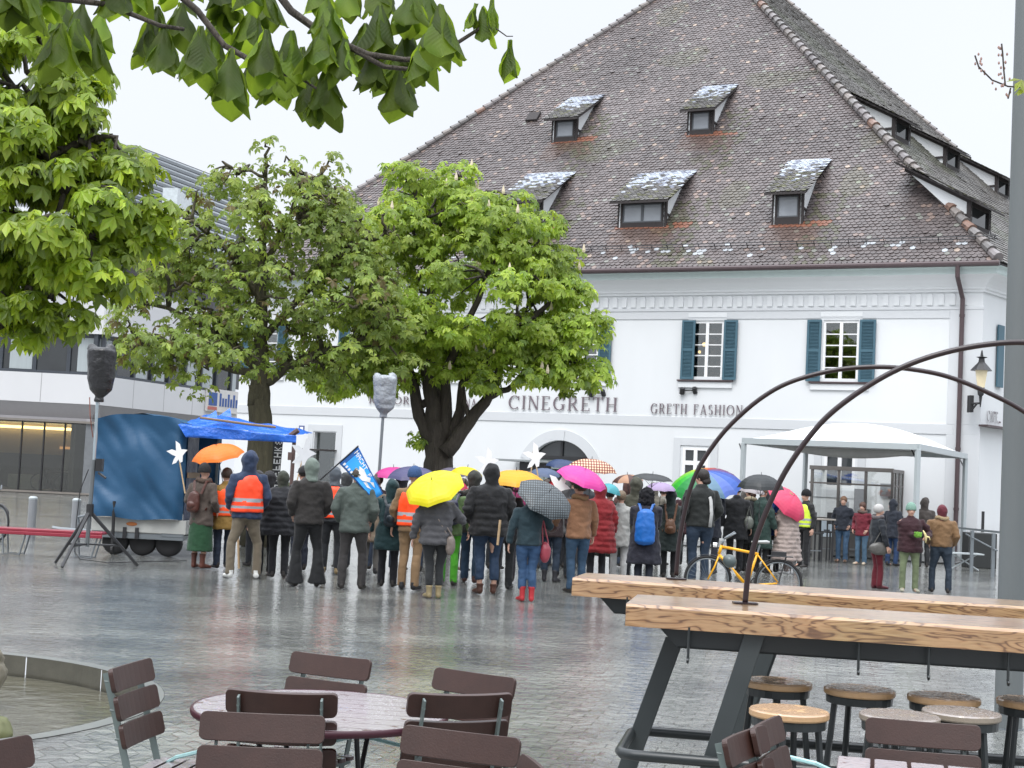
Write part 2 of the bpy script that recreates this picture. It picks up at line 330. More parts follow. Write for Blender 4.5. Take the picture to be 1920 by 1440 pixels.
def sweep(m, prof, mi=0, u0=-.0, u1=LEN):
    for i in range(len(prof)-1):
        (o0, z0), (o1, z1) = prof[i], prof[i+1]
        m.add([W(u0-o0, o0, z0), W(u1, o0, z0), W(u1, o1, z1), W(u0-o1, o1, z1)], [(0, 1, 2, 3)], mi)
        # around the corner along the right flank
        r0, r1 = CB+DP*20, CB+DP*20; nn = V((DP.y, -DP.x, 0))
        m.add([W(u0-o0, o0, z0), W(u0-o1, o1, z1), CB+DP*20+nn*o1+V((0, 0, z1)), CB+DP*20+nn*o0+V((0, 0, z0))], [(0, 1, 2, 3)], mi)
sweep(co, prof, 0); sweep(co, [(.44, 8.46), (.46, 8.5), (.46, 8.62), (.5, 8.66), (.58, 8.68)], 1)
co.build('cornice', [m_white, m_mint], bld, world=True)
# ---------------------------------------------------------------- roof
def RW(u, o, z): return W(u, o, z)
eR, eL = W(-.5, .6, EZ), W(LEN+.5, .6, EZ)
AP = W(13.7, -13.6, 24.4)
dd = ray(2170, 612); BRc = EYE+dd*((EZ-EYE.z)/dd.z)
_n = (BRc-eR).cross(AP-eR); dd = ray(1394, -68); RB = EYE+dd*((eR-EYE).dot(_n)/dd.dot(_n)); print('RB', RB, AP)
BLc = W(LEN+.5, -27, EZ)
ru = M(); dn = V((0, 0, -.06))
vs = [eR+dn, eL+dn, AP+dn, RB+dn, BRc+dn, BLc+dn]
ru.add(vs, [(0, 2, 1), (0, 4, 3, 2), (4, 5, 3), (5, 1, 2, 3), (0, 1, 5, 4)])
ru.build('roof_underlay', m_timber, bld, world=True)
def tile_face(m, cols, e0, e1, tp0, tp1, w, row, colf, lift=.035, jit=.006):
    """courses of rounded plain tiles between eave e0-e1 and top tp0-tp1 (all world points, planar)"""
    ux = (e1-e0).normalized(); nrm = ux.cross((tp0-e0)).normalized()
    if nrm.z < 0: nrm = -nrm
    q = nrm.cross(ux).normalized()
    if q.z < 0: q = -q
    def uv(p): return (p-e0).dot(ux), (p-e0).dot(q)
    ue, _ = uv(e1); (ta, tv), (tb, tv2) = uv(tp0), uv(tp1); rows = int(tv/row)
    shape = [(0, .27), (0, .07), (.17, .022), (.5, 0), (.83, .022), (1, .07), (1, .27)]
    for k in range(rows):
        v = k*row; f0 = v/tv; f1 = v/max(tv2, .01); a = ta*f0; b_ = ue+(tb-ue)*f1
        n = int((b_-a)/w)
        if n < 1: continue
        off = (w/2 if k % 2 else 0); st = math.floor(a/w)*w+off
        wob = .012*math.sin(k*1.7)
        u = st
        while u < b_:
            if u+w*.5 > a-.05 and u+w*.5 < b_+.05:
                j = random.uniform(-jit, jit); lf = lift+random.uniform(-.004, .012)*(3 if random.random() < .03 else 1)
                c = colf(u, v)
                base = len(m.v); sag = .04*math.sin(u*.5+1)*math.sin(v*.3)
                for (x, y) in shape:
                    h = lf*(1-y/.27)+.004
                    m.v.append(e0+ux*(u+x*(w-.008))+q*(v+y*row/.15+j+wob)+nrm*(h+sag))
                    cols.append(c)
                for (x, y) in shape[1:6]:
                    h = lf*(1-y/.27)-.02
                    m.v.append(e0+ux*(u+x*(w-.008))+q*(v+y*row/.15+j+wob)+nrm*(h+sag))
                    cols.append(tuple(t*.8 for t in c))
                m.f.append(tuple(base+i for i in range(7))); m.m.append(0)
                for i in range(4): m.f.append((base+1+i, base+7+i, base+8+i, base+2+i)); m.m.append(0)
            u += w
    return ux, q, nrm
E0 = eR.copy(); UX = (eL-eR).normalized(); NR = UX.cross(AP-eR).normalized()
if NR.z < 0: NR = -NR
Q = NR.cross(UX).normalized(); Q = Q if Q.z > 0 else -Q
def RF(x, y):
    dd = ray(x, y); t = (E0-EYE).dot(NR)/dd.dot(NR); p = EYE+dd*t; return (p-E0).dot(UX), (p-E0).dot(Q)
DORM = [  # px of window wall bottom left/right, height of wall, kind label
    ((1035, 268), (1079, 267), 1.0, 1, 'small dormer with pale single pane, the upper left one on the front roof'),
    ((1289, 256), (1335, 254), 1.05, 1, 'small dormer high on the front roof below the ridge'),
    ((946, 431), (1012, 431), 1.1, 2, 'wide dormer half hidden behind the chestnut crown'),
    ((1159, 430), (1246, 429), 1.05, 2, 'wide two pane dormer in the middle of the lower row'),
    ((1448, 422), (1503, 421), 1.15, 1, 'dormer with grey casement nearest the right hip')]
dstain = []
for (a, b_, h, k, lb) in DORM:
    (u0, v0), (u1, v1) = RF(*a), RF(*b_); dstain.append((min(u0, u1)-.1, max(u0, u1), (v0+v1)/2))
def frontcol(u, v):
    r = random.random(); g = .086+random.uniform(-.018, .018); c = [g*1.15, g*.95, g*.92]
    if r < .04: c = [.2, .15, .13]
    elif r < .07: c = [.17, .17, .15]
    elif r < .075: c = [.32, .25, .2]
    nn = noise.noise(V((u*.35, v*.35, 1))); c = [x*(1+.3*nn) for x in c]
    n2 = noise.noise(V((u*.5, v*.5, 5)))
    if n2 > .42: c = [c[0]*.95, c[1]*1.02, c[2]*.85]
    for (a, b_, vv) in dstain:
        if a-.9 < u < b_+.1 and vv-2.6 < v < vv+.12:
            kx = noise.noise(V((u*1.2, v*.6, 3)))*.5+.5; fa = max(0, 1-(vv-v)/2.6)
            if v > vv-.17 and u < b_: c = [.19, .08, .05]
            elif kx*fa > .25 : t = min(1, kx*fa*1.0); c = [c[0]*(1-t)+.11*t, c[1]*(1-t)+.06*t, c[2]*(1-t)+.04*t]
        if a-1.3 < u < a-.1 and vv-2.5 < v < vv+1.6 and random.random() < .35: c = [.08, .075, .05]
    if .35 < v < 1.2 and noise.noise(V((u*2.3, v*3, 9)))+random.uniform(-.3, .3) > (.2 if .6 < v < .78 else .5): c = [.36, .38, .4]
    return tuple(c)
tm = M(); tcs = []
tile_face(tm, tcs, eR, eL, AP, AP, .18, .15, frontcol)
def rightcol(u, v):
    g = .11+random.uniform(-.03, .03); nn = noise.noise(V((u*.3, v*.3, 7))); c = [g*1.05, g*.97, g*.88]
    if nn > .15: c = [g*.9, g*.9, g*.68]
    if random.random() < .05: c = [.2, .19, .17]
    return tuple(c)
# the right face is two triangles in one nearly flat plane: tile the main one
tile_face(tm, tcs, eR, BRc, AP, RB, .22, .2, rightcol)
roof = tm.build('roof', m_tile, bld, world=True); set_tint(roof, tcs)
# hip tiles
hp = M(); hcol = []
def hipline(a, b_, r=.16, st=.42):
    L_ = (b_-a).length; t = (b_-a).normalized(); n = int(L_/st)
    for i in range(n):
        p = a+t*(i*st); k0 = len(hp.v); hp.tube([p+V((0, 0, .1)), p+t*(st+.06)+V((0, 0, .05))], [r*1.08, r*.86], 10)
        g = random.uniform(.12, .2); cc = random.choice([(g*1.05, g*.92, g*.85), (g, g*.93, g*.9), (.2, .12, .09) if random.random() < .12 else (g, g*.9, g*.9)]); hcol.extend([cc]*(len(hp.v)-k0))
hipline(eR, AP); hipline(eL, AP, .12); hipline(AP, RB, .14); hipline(BRc, RB, .1)
hpo = hp.build('ridge_tiles', m_tile, roof, world=True); set_tint(hpo, hcol)
# gutter, downpipe, snow guard
gt = M(); gt.tube([W(-.55, .68, 8.74), W(LEN+.5, .68, 8.74)], .085, 10); gt.para(W(-.5, .58, 8.66), B.d*(LEN+1), B.n*.03, V((0, 0, .16))); gt.build('gutter', m_brown, bld, world=True)
us, _ = F(1803, 560, .16)
dpz = M(); dpz.tube([W(us+.05, .68, 8.7), W(us+.05, .66, 8.35), W(us, .3, 7.95), W(us-.03, .16, 7.75), W(us-.03, .16, 5), W(us-.03, .16, .1)], .07, 10)
for z in (7.2, 5.2, 3.2, 1.4): dpz.tube([W(us-.03, .16, z), W(us-.03, .16, z+.08)], .085, 10)
dpz.build('downpipe', m_brown, bld, world=True)
sg = M()
u = .2
while u < 27.5:
    p = E0+UX*u+Q*.95; sg.para(p, UX*.02, NR*.22, Q*.02); u += .55
for h in (.1, .2): sg.para(E0+UX*.1+Q*.95+NR*h, UX*27.4, NR*.02, Q*.02)
sg.build('snow_guard', m_black, bld, world=True)
# ---------------------------------------------------------------- dormers
m_dglass = mat('dormer_glass', (.33, .35, .38), rough=.1, var=.25, nscale=2)  # pale base colour paints the reflected sky into the front panes
def dormer(base, wd, h, ux, nout, k, lb, tanp=1.1, pitch=30, light=True):
    """base: world point mid-bottom of the window wall; ux along eave, nout outward horizontal"""
    z = V((0, 0, 1)); fr_ = M(); t = math.tan(R_(pitch)); x = h/(tanp-t); hw = wd/2
    t1 = M(); fr_.para(base-ux*hw-nout*.12, ux*wd, nout*.12, z*h*.22); fr_.para(base-ux*hw-nout*.12+z*h*.84, ux*wd, nout*.12, z*h*.16)
    for sgn in (-hw, hw-.14): fr_.para(base+ux*sgn-nout*.12+z*h*.22, ux*.14, nout*.12, z*h*.62)
    fo = fr_.build('dormer', m_timber, bld, world=True, label=lb)
    w2 = M(); ww = wd-.28
    for i in range(k):
        a = -hw+.14+ww*i/k; w2.para(base+ux*a-nout*.08+z*h*.22, ux*ww/k, nout*.02, z*h*.62)
    wo_ = w2.build('pane', m_dglass if light else m_glass, fo, world=True)
    w3 = M()
    for i in range(k):
        a = -hw+.14+ww*i/k; b_ = ww/k
        if light:
            w3.para(base+ux*a-nout*.06+z*h*.22, ux*b_, nout*.03, z*.05)
            w3.para(base+ux*a-nout*.06+z*h*.8, ux*b_, nout*.03, z*.04)
            for e in (a, a+b_-.045): w3.para(base+ux*e-nout*.06+z*(h*.22+.05), ux*.045, nout*.03, z*(h*.58-.05))
    if light: w3.build('sash', mat('grey_sash', '55585c', rough=.5), fo, world=True)
    ck = M()
    for sgn in (-1, 1):
        e = ux*sgn*(hw-.02); p0 = base+e; vs = [p0, p0+z*h, p0-nout*x+z*(h+x*t)]; th = ux*-sgn*.05
        ck.add(vs+[v_+th for v_ in vs], [(0, 1, 2), (5, 4, 3), (0, 3, 4, 1), (1, 4, 5, 2)])
    ck.build('cheek', m_white, fo, world=True)
    # timber along the cheek
    tb = M()
    for sgn in (-1, 1):
        e = ux*sgn*hw; tb.para(base+e-ux*.03+z*(h-.1), -nout*x*.98+z*x*t*.98, ux*.06, z*.1); tb.para(base+e-ux*.03-nout*.12, nout*.13, ux*.06, z*h)
        tb.para(base+e-ux*.035-nout*.1+z*h*.45, -nout*x*.36, ux*.07, z*.07)
    tb.build('timber', m_timber, fo, world=True)
    # roof slab and tiles
    rs = M(); ov = .38; s_ = .2; a0 = base+z*(h-ov*t)+nout*ov
    rs.para(a0-ux*(hw+s_), ux*(wd+2*s_), -nout*(x+ov+.25)+z*(x+ov+.25)*t, z*.07); rs.build('eaves_board', m_timber, fo, world=True)
    tt = M(); tc_ = []
    ln = (x+ov+.25)/math.cos(R_(pitch))
    def dc(u, v):
        g = .13+random.uniform(-.04, .04)
        if random.random() < max(0, (v/ln-.25))*1.6 and light: return (.5, .54, .6) if random.random() < .75 else (.25, .27, .33)
        if random.random() < .2: return (g, g, g*.6)
        return (g, g*.95, g*.9)
    e0 = a0-ux*(hw+s_)+z*.08; e1 = a0+ux*(hw+s_)+z*.08; up = -nout*(x+ov+.3)+z*(x+ov+.3)*t
    tile_face(tt, tc_, e0, e1, e0+up, e1+up, .17, .14, dc, lift=.03)
    ro = tt.build('dormer_roof', m_tile, fo, world=True); set_tint(ro, tc_)
    return fo
for (a, b_, h, k, lb) in DORM:
    (u0, v0), (u1, v1) = RF(*a), RF(*b_); um, vm_ = (u0+u1)/2, (v0+v1)/2
    dormer(E0+UX*um+Q*vm_, abs(u1-u0), h, UX, B.n, k, lb)
hf = M(); uq, vq = RF(1007, 228); hf.para(E0+UX*uq+Q*vq, UX*.5, Q*.55, NR*.12); hf.build('roof_hatch', m_timber, bld, world=True, bev=.02)
# right flank dormers, seen from the side
UR = (BRc-eR).normalized(); NRr = UR.cross(AP-eR).normalized(); NRr = NRr if NRr.z > 0 else -NRr
nh = V((UR.y, -UR.x, 0)).normalized(); tanr = math.hypot(NRr.x, NRr.y)/NRr.z
def RR(x, y): dd = ray(x, y); return EYE+dd*((eR-EYE).dot(NRr)/dd.dot(NRr))
for (x, y, wd, h, lb) in ((1692, 268, 1.3, .8, 'first upper dormer on the right roof slope, seen from its side'), (1786, 320, 1.3, .8, 'second upper dormer on the right roof slope'), (1881, 372, 1.3, .8, 'third upper dormer beside the lamp post'), (1838, 436, 1.7, .85, 'low dormer on the right roof slope next to the hip')):
    dormer(RR(x, y), wd, h, UR, nh, 1, lb, tanp=tanr, pitch=29, light=False)
# ---------------------------------------------------------------- windows
m_book = mat('room_things', (.12, .07, .045), rough=.7, var=.9, nscale=9, stretch=(2.5, 2.5, 1))
m_warm = mat('interior_lamp', (.9, .6, .3)); m_warm.node_tree.nodes['Principled BSDF'].inputs['Emission Color'].default_value = (1, .6, .25, 1); m_warm.node_tree.nodes['Principled BSDF'].inputs['Emission Strength'].default_value = 2.5
def frame(m, u0, u1, z0, z1, o, t=.06, dp=.06, mi=0):
    B.box(m, u0, u1, o, o+dp, z0, z0+t, mi); B.box(m, u0, u1, o, o+dp, z1-t, z1, mi); B.box(m, u0, u0+t, o, o+dp, z0+t, z1-t, mi); B.box(m, u1-t, u1, o, o+dp, z0+t, z1-t, mi)
def shutter(u0, u1, z0, z1, par):
    s_ = M(); o = .07; frame(s_, u0, u1, z0, z1, o, .07, .045)
    B.box(s_, u0+.07, u1-.07, o, o+.04, (z0+z1)/2-.04, (z0+z1)/2+.04)
    z = z0+.07
    while z < z1-.08:
        s_.para(W(u0+.06, o+.005, z+.03), B.d*(u1-u0-.12), B.n*.03-V((0, 0, .028)), V((0, 0, .008))); z += .045
    B.box(s_, u0+.05, u1-.05, o-.01, o+.0, z0+.05, z1-.05)
    so_ = s_.build('shutter', m_shut, par, world=True); hg = M()
    return so_
wi = 0
for s0 in wins_up:
    z0, z1 = 5.22, 7.12; u0, u1 = s0-.56, s0+.56
    f_ = M(); o = -.1; frame(f_, u0, u1, z0, z1, o, .07, .08); B.box(f_, s0-.05, s0+.05, o+.01, o+.09, z0+.07, z1-.07)
    for i in (1, 2, 3, 4):
        z = z0+.07+(z1-z0-.14)*i/5
        for a, b_ in ((u0+.07, s0-.05), (s0+.05, u1-.07)): B.box(f_, a, b_, o+.02, o+.06, z-.018, z+.018)
    wf = f_.build('window', m_frame, bld, world=True); p_ = M(); B.box(p_, u0+.05, u1-.05, o+.025, o+.035, z0+.05, z1-.05); p_.build('pane', m_clear, wf, world=True)
    sl = M(); B.box(sl, s0-.95, s0+.95, .0, .11, z0-.075, z0-.03); sl.build('sill', m_brown, wf, world=True)
    su = M(); B.box(su, s0-.92, s0+.92, .0, .06, z0-.28, z0-.1); frame(su, s0-.66, s0+.66, z0-.02, z1+.12, .002, .1, .02); B.box(su, s0-.66, s0+.66, .002, .04, z1+.12, z1+.27); su.build('surround', m_white, wf, world=True)
    if wi < 2 or True:
        d0 = .12 if wi == 0 else 0
        shutter(u0-.5-(.04 if wi == 0 else 0), u0-.04, z0-.02, z1+.02, bld); shutter(u1+.04-(0 if wi != 1 else .22), u1+.5-(0 if wi != 1 else .22), z0-.02, z1+.02, bld)
    bk = M()
    for i in range(5):
        B.box(bk, u0-.1, u1+.1, -.9, -.6, z0+.37*i, z0+.37*i+.03)
        x = u0
        while x < u1:
            t_ = random.uniform(.03, .09); B.box(bk, x, x+t_, -.85, -.62, z0+.37*i+.03, z0+.37*i+.03+random.uniform(.15, .28)); x += t_+random.choice((0, 0, .05))
    bk.build('bookshelf', m_book, bld, world=True)
    wi += 1
for a_, b_, r_ in ((8.9, 6.4, .07), (9.05, 6.15, .05)): lp = M(); lp.ell(W(a_, -.45, b_), (r_, r_, r_)); lp.build('room_lamp', m_warm, bld, world=True)
def lowwin(u0, u1, z0, z1, bars):
    f_ = M(); o = -.08; frame(f_, u0, u1, z0, z1, o, .09, .08); c = (u0+u1)/2; B.box(f_, c-.06, c+.06, o+.01, o+.09, z0+.09, z1-.09)
    for z in bars: B.box(f_, u0+.09, c-.06, o+.01, o+.08, z-.07, z+.07); B.box(f_, c+.06, u1-.09, o+.01, o+.08, z-.07, z+.07)
    wf = f_.build('window', m_frame, bld, world=True); p_ = M(); B.box(p_, u0+.05, u1-.05, o+.02, o+.03, z0+.05, z1-.05); p_.build('pane', m_glass, wf, world=True)
    su = M(); frame(su, u0-.32, u1+.32, z0-.3, z1+.3, .0, .24, .03); su.build('surround', m_white2, wf, world=True)
zA = F(1300, 868)[1]
lowwin(lowA[0], lowA[1], lowA[2], lowA[3], (zA, zA-1.0)); lowwin(lowB[0], lowB[1], lowB[2], lowB[3], ())
sf = M(); frame(sf, shopw[0]-.28, shopw[1]+.28, shopw[2]-.3, shopw[3]+.28, 0, .24, .03); so_ = sf.build('surround', m_white2, bld, world=True)
sp = M(); B.box(sp, shopw[0], shopw[1], -.2, -.19, shopw[2], shopw[3]); sp.build('pane', m_clear, so_, world=True)
sh = M(); zq = F(600, 845)[1]; B.box(sh, shopw[0]-.1, shopw[1]+.55, -.15, .45, zq, zq+.05); sh.build('hanging_shelf', m_timber, bld, world=True)
pic = M(); B.box(pic, shopw[0]+.15, shopw[0]+.75, -.9, -.85, 1.3, 2.1); pic.build('framed_picture', mat('old_gold', '8c7a58', rough=.6, var=.5, nscale=6), bld, world=True)
# arch
ar_ = M(); n_ = 22
for i in range(n_):
    a = R_(180*i/n_-0); t0, t1 = math.pi*i/n_, math.pi*(i+1)/n_
    def pt(t, rr): return au0+rr*math.cos(t), azc+rr*math.sin(t)
    lo = math.asin(max(-1, (az0-azc)/arr))
    t0 = lo-.12+(math.pi-2*lo+.24)*i/n_; t1 = lo-.12+(math.pi-2*lo+.24)*(i+1)/n_
    pr = .055 if i in (10, 11) else .035
    q = [pt(t0, arr+.01), pt(t1, arr+.01), pt(t1, arr+.36), pt(t0, arr+.36)]
    ar_.prism(q, W(0, 0, 0), B.d, V((0, 0, 1)), B.n*pr)
for sgn in (-1, 1):
    uu = au0+sgn*(half+.2); B.box(ar_, uu-.18, uu+.18, 0, .034, .05, az0-.06)
ao = ar_.build('arch_surround', m_white2, bld, world=True)
gl = M(); B.box(gl, au0-half, au0+half, -.2, -.19, .1, az1); gl.build('arch_glass', m_glass, ao, world=True)
gf = M(); B.box(gf, au0-half, au0+half, -.18, -.12, az0-.05, az0+.08); B.box(gf, au0-.04, au0+.04, -.18, -.12, .1, az1-.02); B.box(gf, au0-half, au0+half, -.17, -.13, az0-.42, az0-.36); gf.build('arch_frame', m_black, ao, world=True)
gw = M(); B.box(gw, au0-half, au0-.04, -.185, -.17, az0-.36, az0-.05); B.box(gw, au0+.04, au0+half, -.185, -.17, az0-.36, az0-.05); gw.build('pale_panel', mat('pale_green_glass', (.35, .42, .4), rough=.15), ao, world=True)
# glass porch with flat roof left of the arch
u0, zp = F(926, 863, 1.6); u1, _ = F(1035, 863, 1.6)
pc = thing('entrance_porch', 'low glass entrance porch with thin flat roof beside the arched door', 'porch', tuple(W((u0+u1)/2, 1, 0)))
q = M(); B.box(q, u1, u0, .05, 1.9, zp, zp+.06); q.build('flat_roof', mat('grey_metal', '85898a', rough=.4), pc, world=True)
q = M()
for uu in (u1+.1, (u0+u1)/2, u0-1.0): B.box(q, uu-.04, uu+.04, 1.5, 1.58, 0, zp)
B.box(q, u1+.1, u0-1.0, 1.5, 1.6, zp-.3, zp-.02); q.build('post', m_black, pc, world=True)
q = M(); B.box(q, u1+.15, u0-1.05, 1.53, 1.545, .1, zp-.3); q.build('pane', mat('porch_glass', (.32, .38, .37), rough=.08, var=.5, nscale=2), pc, world=True)
# ---------------------------------------------------------------- lettering (own serif capitals)
def serif_letter(ch):
    """polygons in a box of height 1; returns (polys, width)"""
    T, t, s = .115, .045, .04
    def bar(x, y0=0, y1=1, w=T): return [(x-w/2, y0), (x+w/2, y0), (x+w/2, y1), (x-w/2, y1)]
    def ser(x, y, w=.13): return [(x-w, y), (x+w, y), (x+w, y+s), (x-w, y+s)]
    def h(x0, x1, y, w=t): return [(x0, y-w/2), (x1, y-w/2), (x1, y+w/2), (x0, y+w/2)]
    def diag(x0, y0, x1, y1, w): return [(x0-w/2, y0), (x0+w/2, y0), (x1+w/2, y1), (x1-w/2, y1)]
    def arc(cx, cy, rx, ry, a0, a1, w0=t, w1=T, n=10):
        ps = []
        for i in range(n):
            p = []
            for a in (a0+(a1-a0)*i/n, a0+(a1-a0)*(i+1)/n):
                r = R_(a); w = w0+(w1-w0)*abs(math.cos(r)); p.append(((cx+(rx)*math.cos(r), cy+ry*math.sin(r)), (cx+(rx-w)*math.cos(r), cy+(ry-w)*math.sin(r))))
            ps.append([p[0][0], p[1][0], p[1][1], p[0][1]])
        return ps
    P_ = []
    if ch == 'I': P_ = [bar(.15), ser(.15, 0), ser(.15, 1-s)]; w = .3
    elif ch == 'T': P_ = [bar(.37), ser(.37, 0), h(.02, .72, 1-t/2), [(.02, .8), (.07, .8), (.07, 1), (.02, 1)], [(.67, .8), (.72, .8), (.72, 1), (.67, 1)]]; w = .74
    elif ch == 'H': P_ = [bar(.15), bar(.67), h(.15, .67, .5), ser(.15, 0), ser(.15, 1-s), ser(.67, 0), ser(.67, 1-s)]; w = .82
    elif ch == 'N': P_ = [bar(.12, w=t), bar(.68, w=t), diag(.68, 0, .14, 1, T), ser(.12, 0, .1), ser(.1, 1-s, .1), ser(.68, 1-s, .1)]; w = .8
    elif ch in 'EF':
        P_ = [bar(.15), ser(.15, 0) if ch == 'F' else h(.02, .6, t/2), h(.02, .58, 1-t/2), h(.15, .48, .52), [(.54, .8), (.58, .8), (.58, 1), (.54, 1)]]
        if ch == 'E': P_.append([(.56, 0), (.6, 0), (.62, .2), (.58, .2)])
        w = .66
    elif ch == 'A': P_ = [diag(.1, 0, .38, 1, t), diag(.68, 0, .38, 1, T), h(.2, .58, .35), ser(.1, 0, .1), ser(.68, 0, .12)]; w = .8
    elif ch == 'C': P_ = arc(.48, .5, .44, .51, 50, 310)+[[(.74, .66), (.8, .66), (.8, .96), (.76, .96)]]; w = .84
    elif ch == 'G': P_ = arc(.48, .5, .44, .51, 50, 300)+[[(.74, .7), (.79, .7), (.79, .96), (.75, .96)], bar(.74, .06, .42, .12), h(.6, .88, .42, s)]; w = .9
    elif ch == 'O': P_ = arc(.48, .5, .46, .51, 0, 360, n=18); w = .96
    elif ch == 'R': P_ = [bar(.15), ser(.15, 0), h(.02, .4, 1-t/2), h(.15, .4, .5)]+arc(.38, .745, .26, .255, -90, 90)+[diag(.68, 0, .36, .5, .12), ser(.7, 0, .06)]; w = .78
    elif ch == 'S': P_ = arc(.3, .75, .24, .25, 40, 260)+arc(.3, .26, .26, .26, -140, 80); w = .6
    elif ch == 'L': P_ = [bar(.15), h(.02, .58, t/2), ser(.15, 1-s)]; w = .62
    else: w = .45
    return P_, w
def lettering(txt, ua, ub, zb, hgt, wall, lb, mt=m_letter, name='wall_lettering', o=.03):
    t_ = thing(name, lb, 'lettering', tuple(wall.W((ua+ub)/2, 0, zb)))
    ws = [serif_letter(c)[1] for c in txt]; gap = .16; tot = sum(ws)+gap*(len(txt)-1); sc = abs(ua-ub)/tot; dirv = (wall.W(ub, 0, 0)-wall.W(ua, 0, 0)).normalized(); x = 0
    for c, w in zip(txt, ws):
        ps, _ = serif_letter(c)
        if ps:
            m = M()
            for i, p in enumerate(ps): m.prism([(a*sc, b_*hgt) for a, b_ in p], wall.W(ua, o, zb)+dirv*(x*sc)+wall.n*(.0015*(i % 3)), dirv, V((0, 0, 1)), wall.n*.025)
            if name != 'wall_lettering' or True: m.build('letter', mt, t_, world=True)
        x += w+gap
    return t_
lettering('CINEGRETH', F(953, 768)[0], F(1158, 768)[0], 4.08, .47, B, 'large bronze capitals spelling CINEGRETH on the white wall')
lettering('GRETH FASHION', F(1220, 775)[0], F(1393, 775)[0], 4.06, .33, B, 'smaller bronze capitals spelling GRETH FASHION below the shuttered window')
lettering('RISTORANTE', F(693, 750)[0], F(826, 755)[0], 4.15, .28, B, 'small bronze capitals partly hidden behind the chestnut trunk')
lettering('NA', F(872, 765)[0], F(894, 765)[0], 4.1, .3, B, 'last two small bronze capitals between the tree limbs')
# spotlights over the letters
for (x, y, lb) in ((1122, 738, 'small black twin spotlight above the CINEGRETH letters'), (1293, 733, 'small black twin spotlight above the FASHION letters')):
    u, z = F(x, y); t_ = thing('spotlight', lb, 'spotlight', tuple(W(u, 0, z)), group='twin spotlights over the wall lettering')
    q = M(); q.tube([W(u-.2, .02, z+.02), W(u+.2, .12, z)], .02, 6); q.build('arm', m_black, t_, world=True)
    q = M(); q.tube([W(u-.2, .0, z-.06), W(u-.2, .12, z+.1)], .08, 8); q.build('lamp_head', m_black, t_, world=True); q = M(); q.tube([W(u+.24, .06, z-.1), W(u+.2, .14, z+.08)], .09, 8); q.build('lamp_head', m_black, t_, world=True)
# little house number plaque
u, z = F(566, 803); q = M(); B.box(q, u-.12, u+.12, 0, .02, z-.1, z+.1); B.box(q, u-.07, u+.07, .02, .024, z-.05, z+.05, 1); q.build('house_number_plaque', [mat('blue_enamel', '56608c'), m_frame], label='tiny blue enamel plaque on the white wall right of the awning', cat='plaque')
# CAFE sign plate on the flank, bar below it
dfl = DP; nfl = V((DP.y, -DP.x, 0))
class FW: pass
FL = Wall((CB.x, CB.y), 0); FL.d = DP; FL.n = nfl
u, z = FL.F(1850, 800); u2, z2 = FL.F(1878, 800)
lettering('CAFE', FL.F(1848, 790)[0], FL.F(1868, 795)[0], FL.F(1850, 790)[1], .33, FL, 'narrow grey capitals spelling CAFE near the corner lamp', mt=mat('pale_grey_letters', 'a8a8aa'), name='cafe_lettering')
q = M(); ua, za = FL.F(1848, 774); FL.box(q, FL.F(1861, 773)[0], FL.F(1864, 773)[0], .03, .05, za+.0, za+.08); FL.box(q, FL.F(1871, 786)[0], FL.F(1874, 786)[0], .03, .05, za-.25, za-.2); q.build('accent_mark', m_letter, label='accent and hyphen of the CAFE lettering', cat='lettering')
u, z = FL.F(1824, 793); u2, _ = FL.F(1885, 800); q = M(); FL.box(q, max(u, .0)-.1, u2+1, .02, .3, FL.F(1850, 798)[1]-.06, FL.F(1850, 798)[1]); q.build('sign_ledge', m_brown, label='thin brown ledge under the CAFE letters', cat='ledge')
q = M(); FL.box(q, FL.F(1866, 680)[0], FL.F(1877, 680)[0], .04, .09, 5.2, 7.1); q.build('shutter', m_shut, bld, world=True)
# wall lantern
bs = FL.F(1833, 760)
lt = thing('wall_lantern', 'black four sided wall lantern with cream glass on the building corner', 'lantern', tuple(FL.W(.25, 0, 4.9)))
c = P(1840, 700, 43.4); zb = P(1840, 737, 43.4).z
q = M(); pz = P(1822, 757, 43.6); q.para(pz+V((-.06, 0, -.25)), V((.12, 0, 0)), V((0, .25, 0)), V((0, 0, .5))); q.tube([pz, V((c.x, c.y, pz.z+.02)), V((c.x, c.y, pz.z+.25))], .035, 6); q.tube([pz+V((0, 0, -.2)), V((c.x-.1, c.y, pz.z))], .03, 6)
q.tube([V((c.x, c.y, pz.z-.1)), V((c.x, c.y, pz.z+.2))], [.015, .05], 6); q.build('bracket', m_black, lt, world=True)
ztop = P(1840, 695, 43.4).z; zbot = P(1840, 727, 43.4).z
q = M(); q.lathe([(.14, 0), (.24, ztop-zbot)], 4, Matrix.Translation((c.x, c.y, zbot)) @ Matrix.Rotation(.5, 4, 'Z')); q.build('glass', mat('cream_glass', (.72, .62, .42), rough=.3), lt, world=True)
q = M(); q.lathe([(.33, 0), (.22, .12), (.1, .25), (.08, .36), (.17, .4), (.05, .42), (.02, .6)], 8, Matrix.Translation((c.x, c.y, ztop))); q.build('cap', m_black, lt, world=True); q = M(); q.lathe([(.02, -.3), (.12, -.2), (.15, 0)], 4, Matrix.Translation((c.x, c.y, zbot)) @ Matrix.Rotation(.5, 4, 'Z'))
q.build('cup', m_black, lt, world=True)
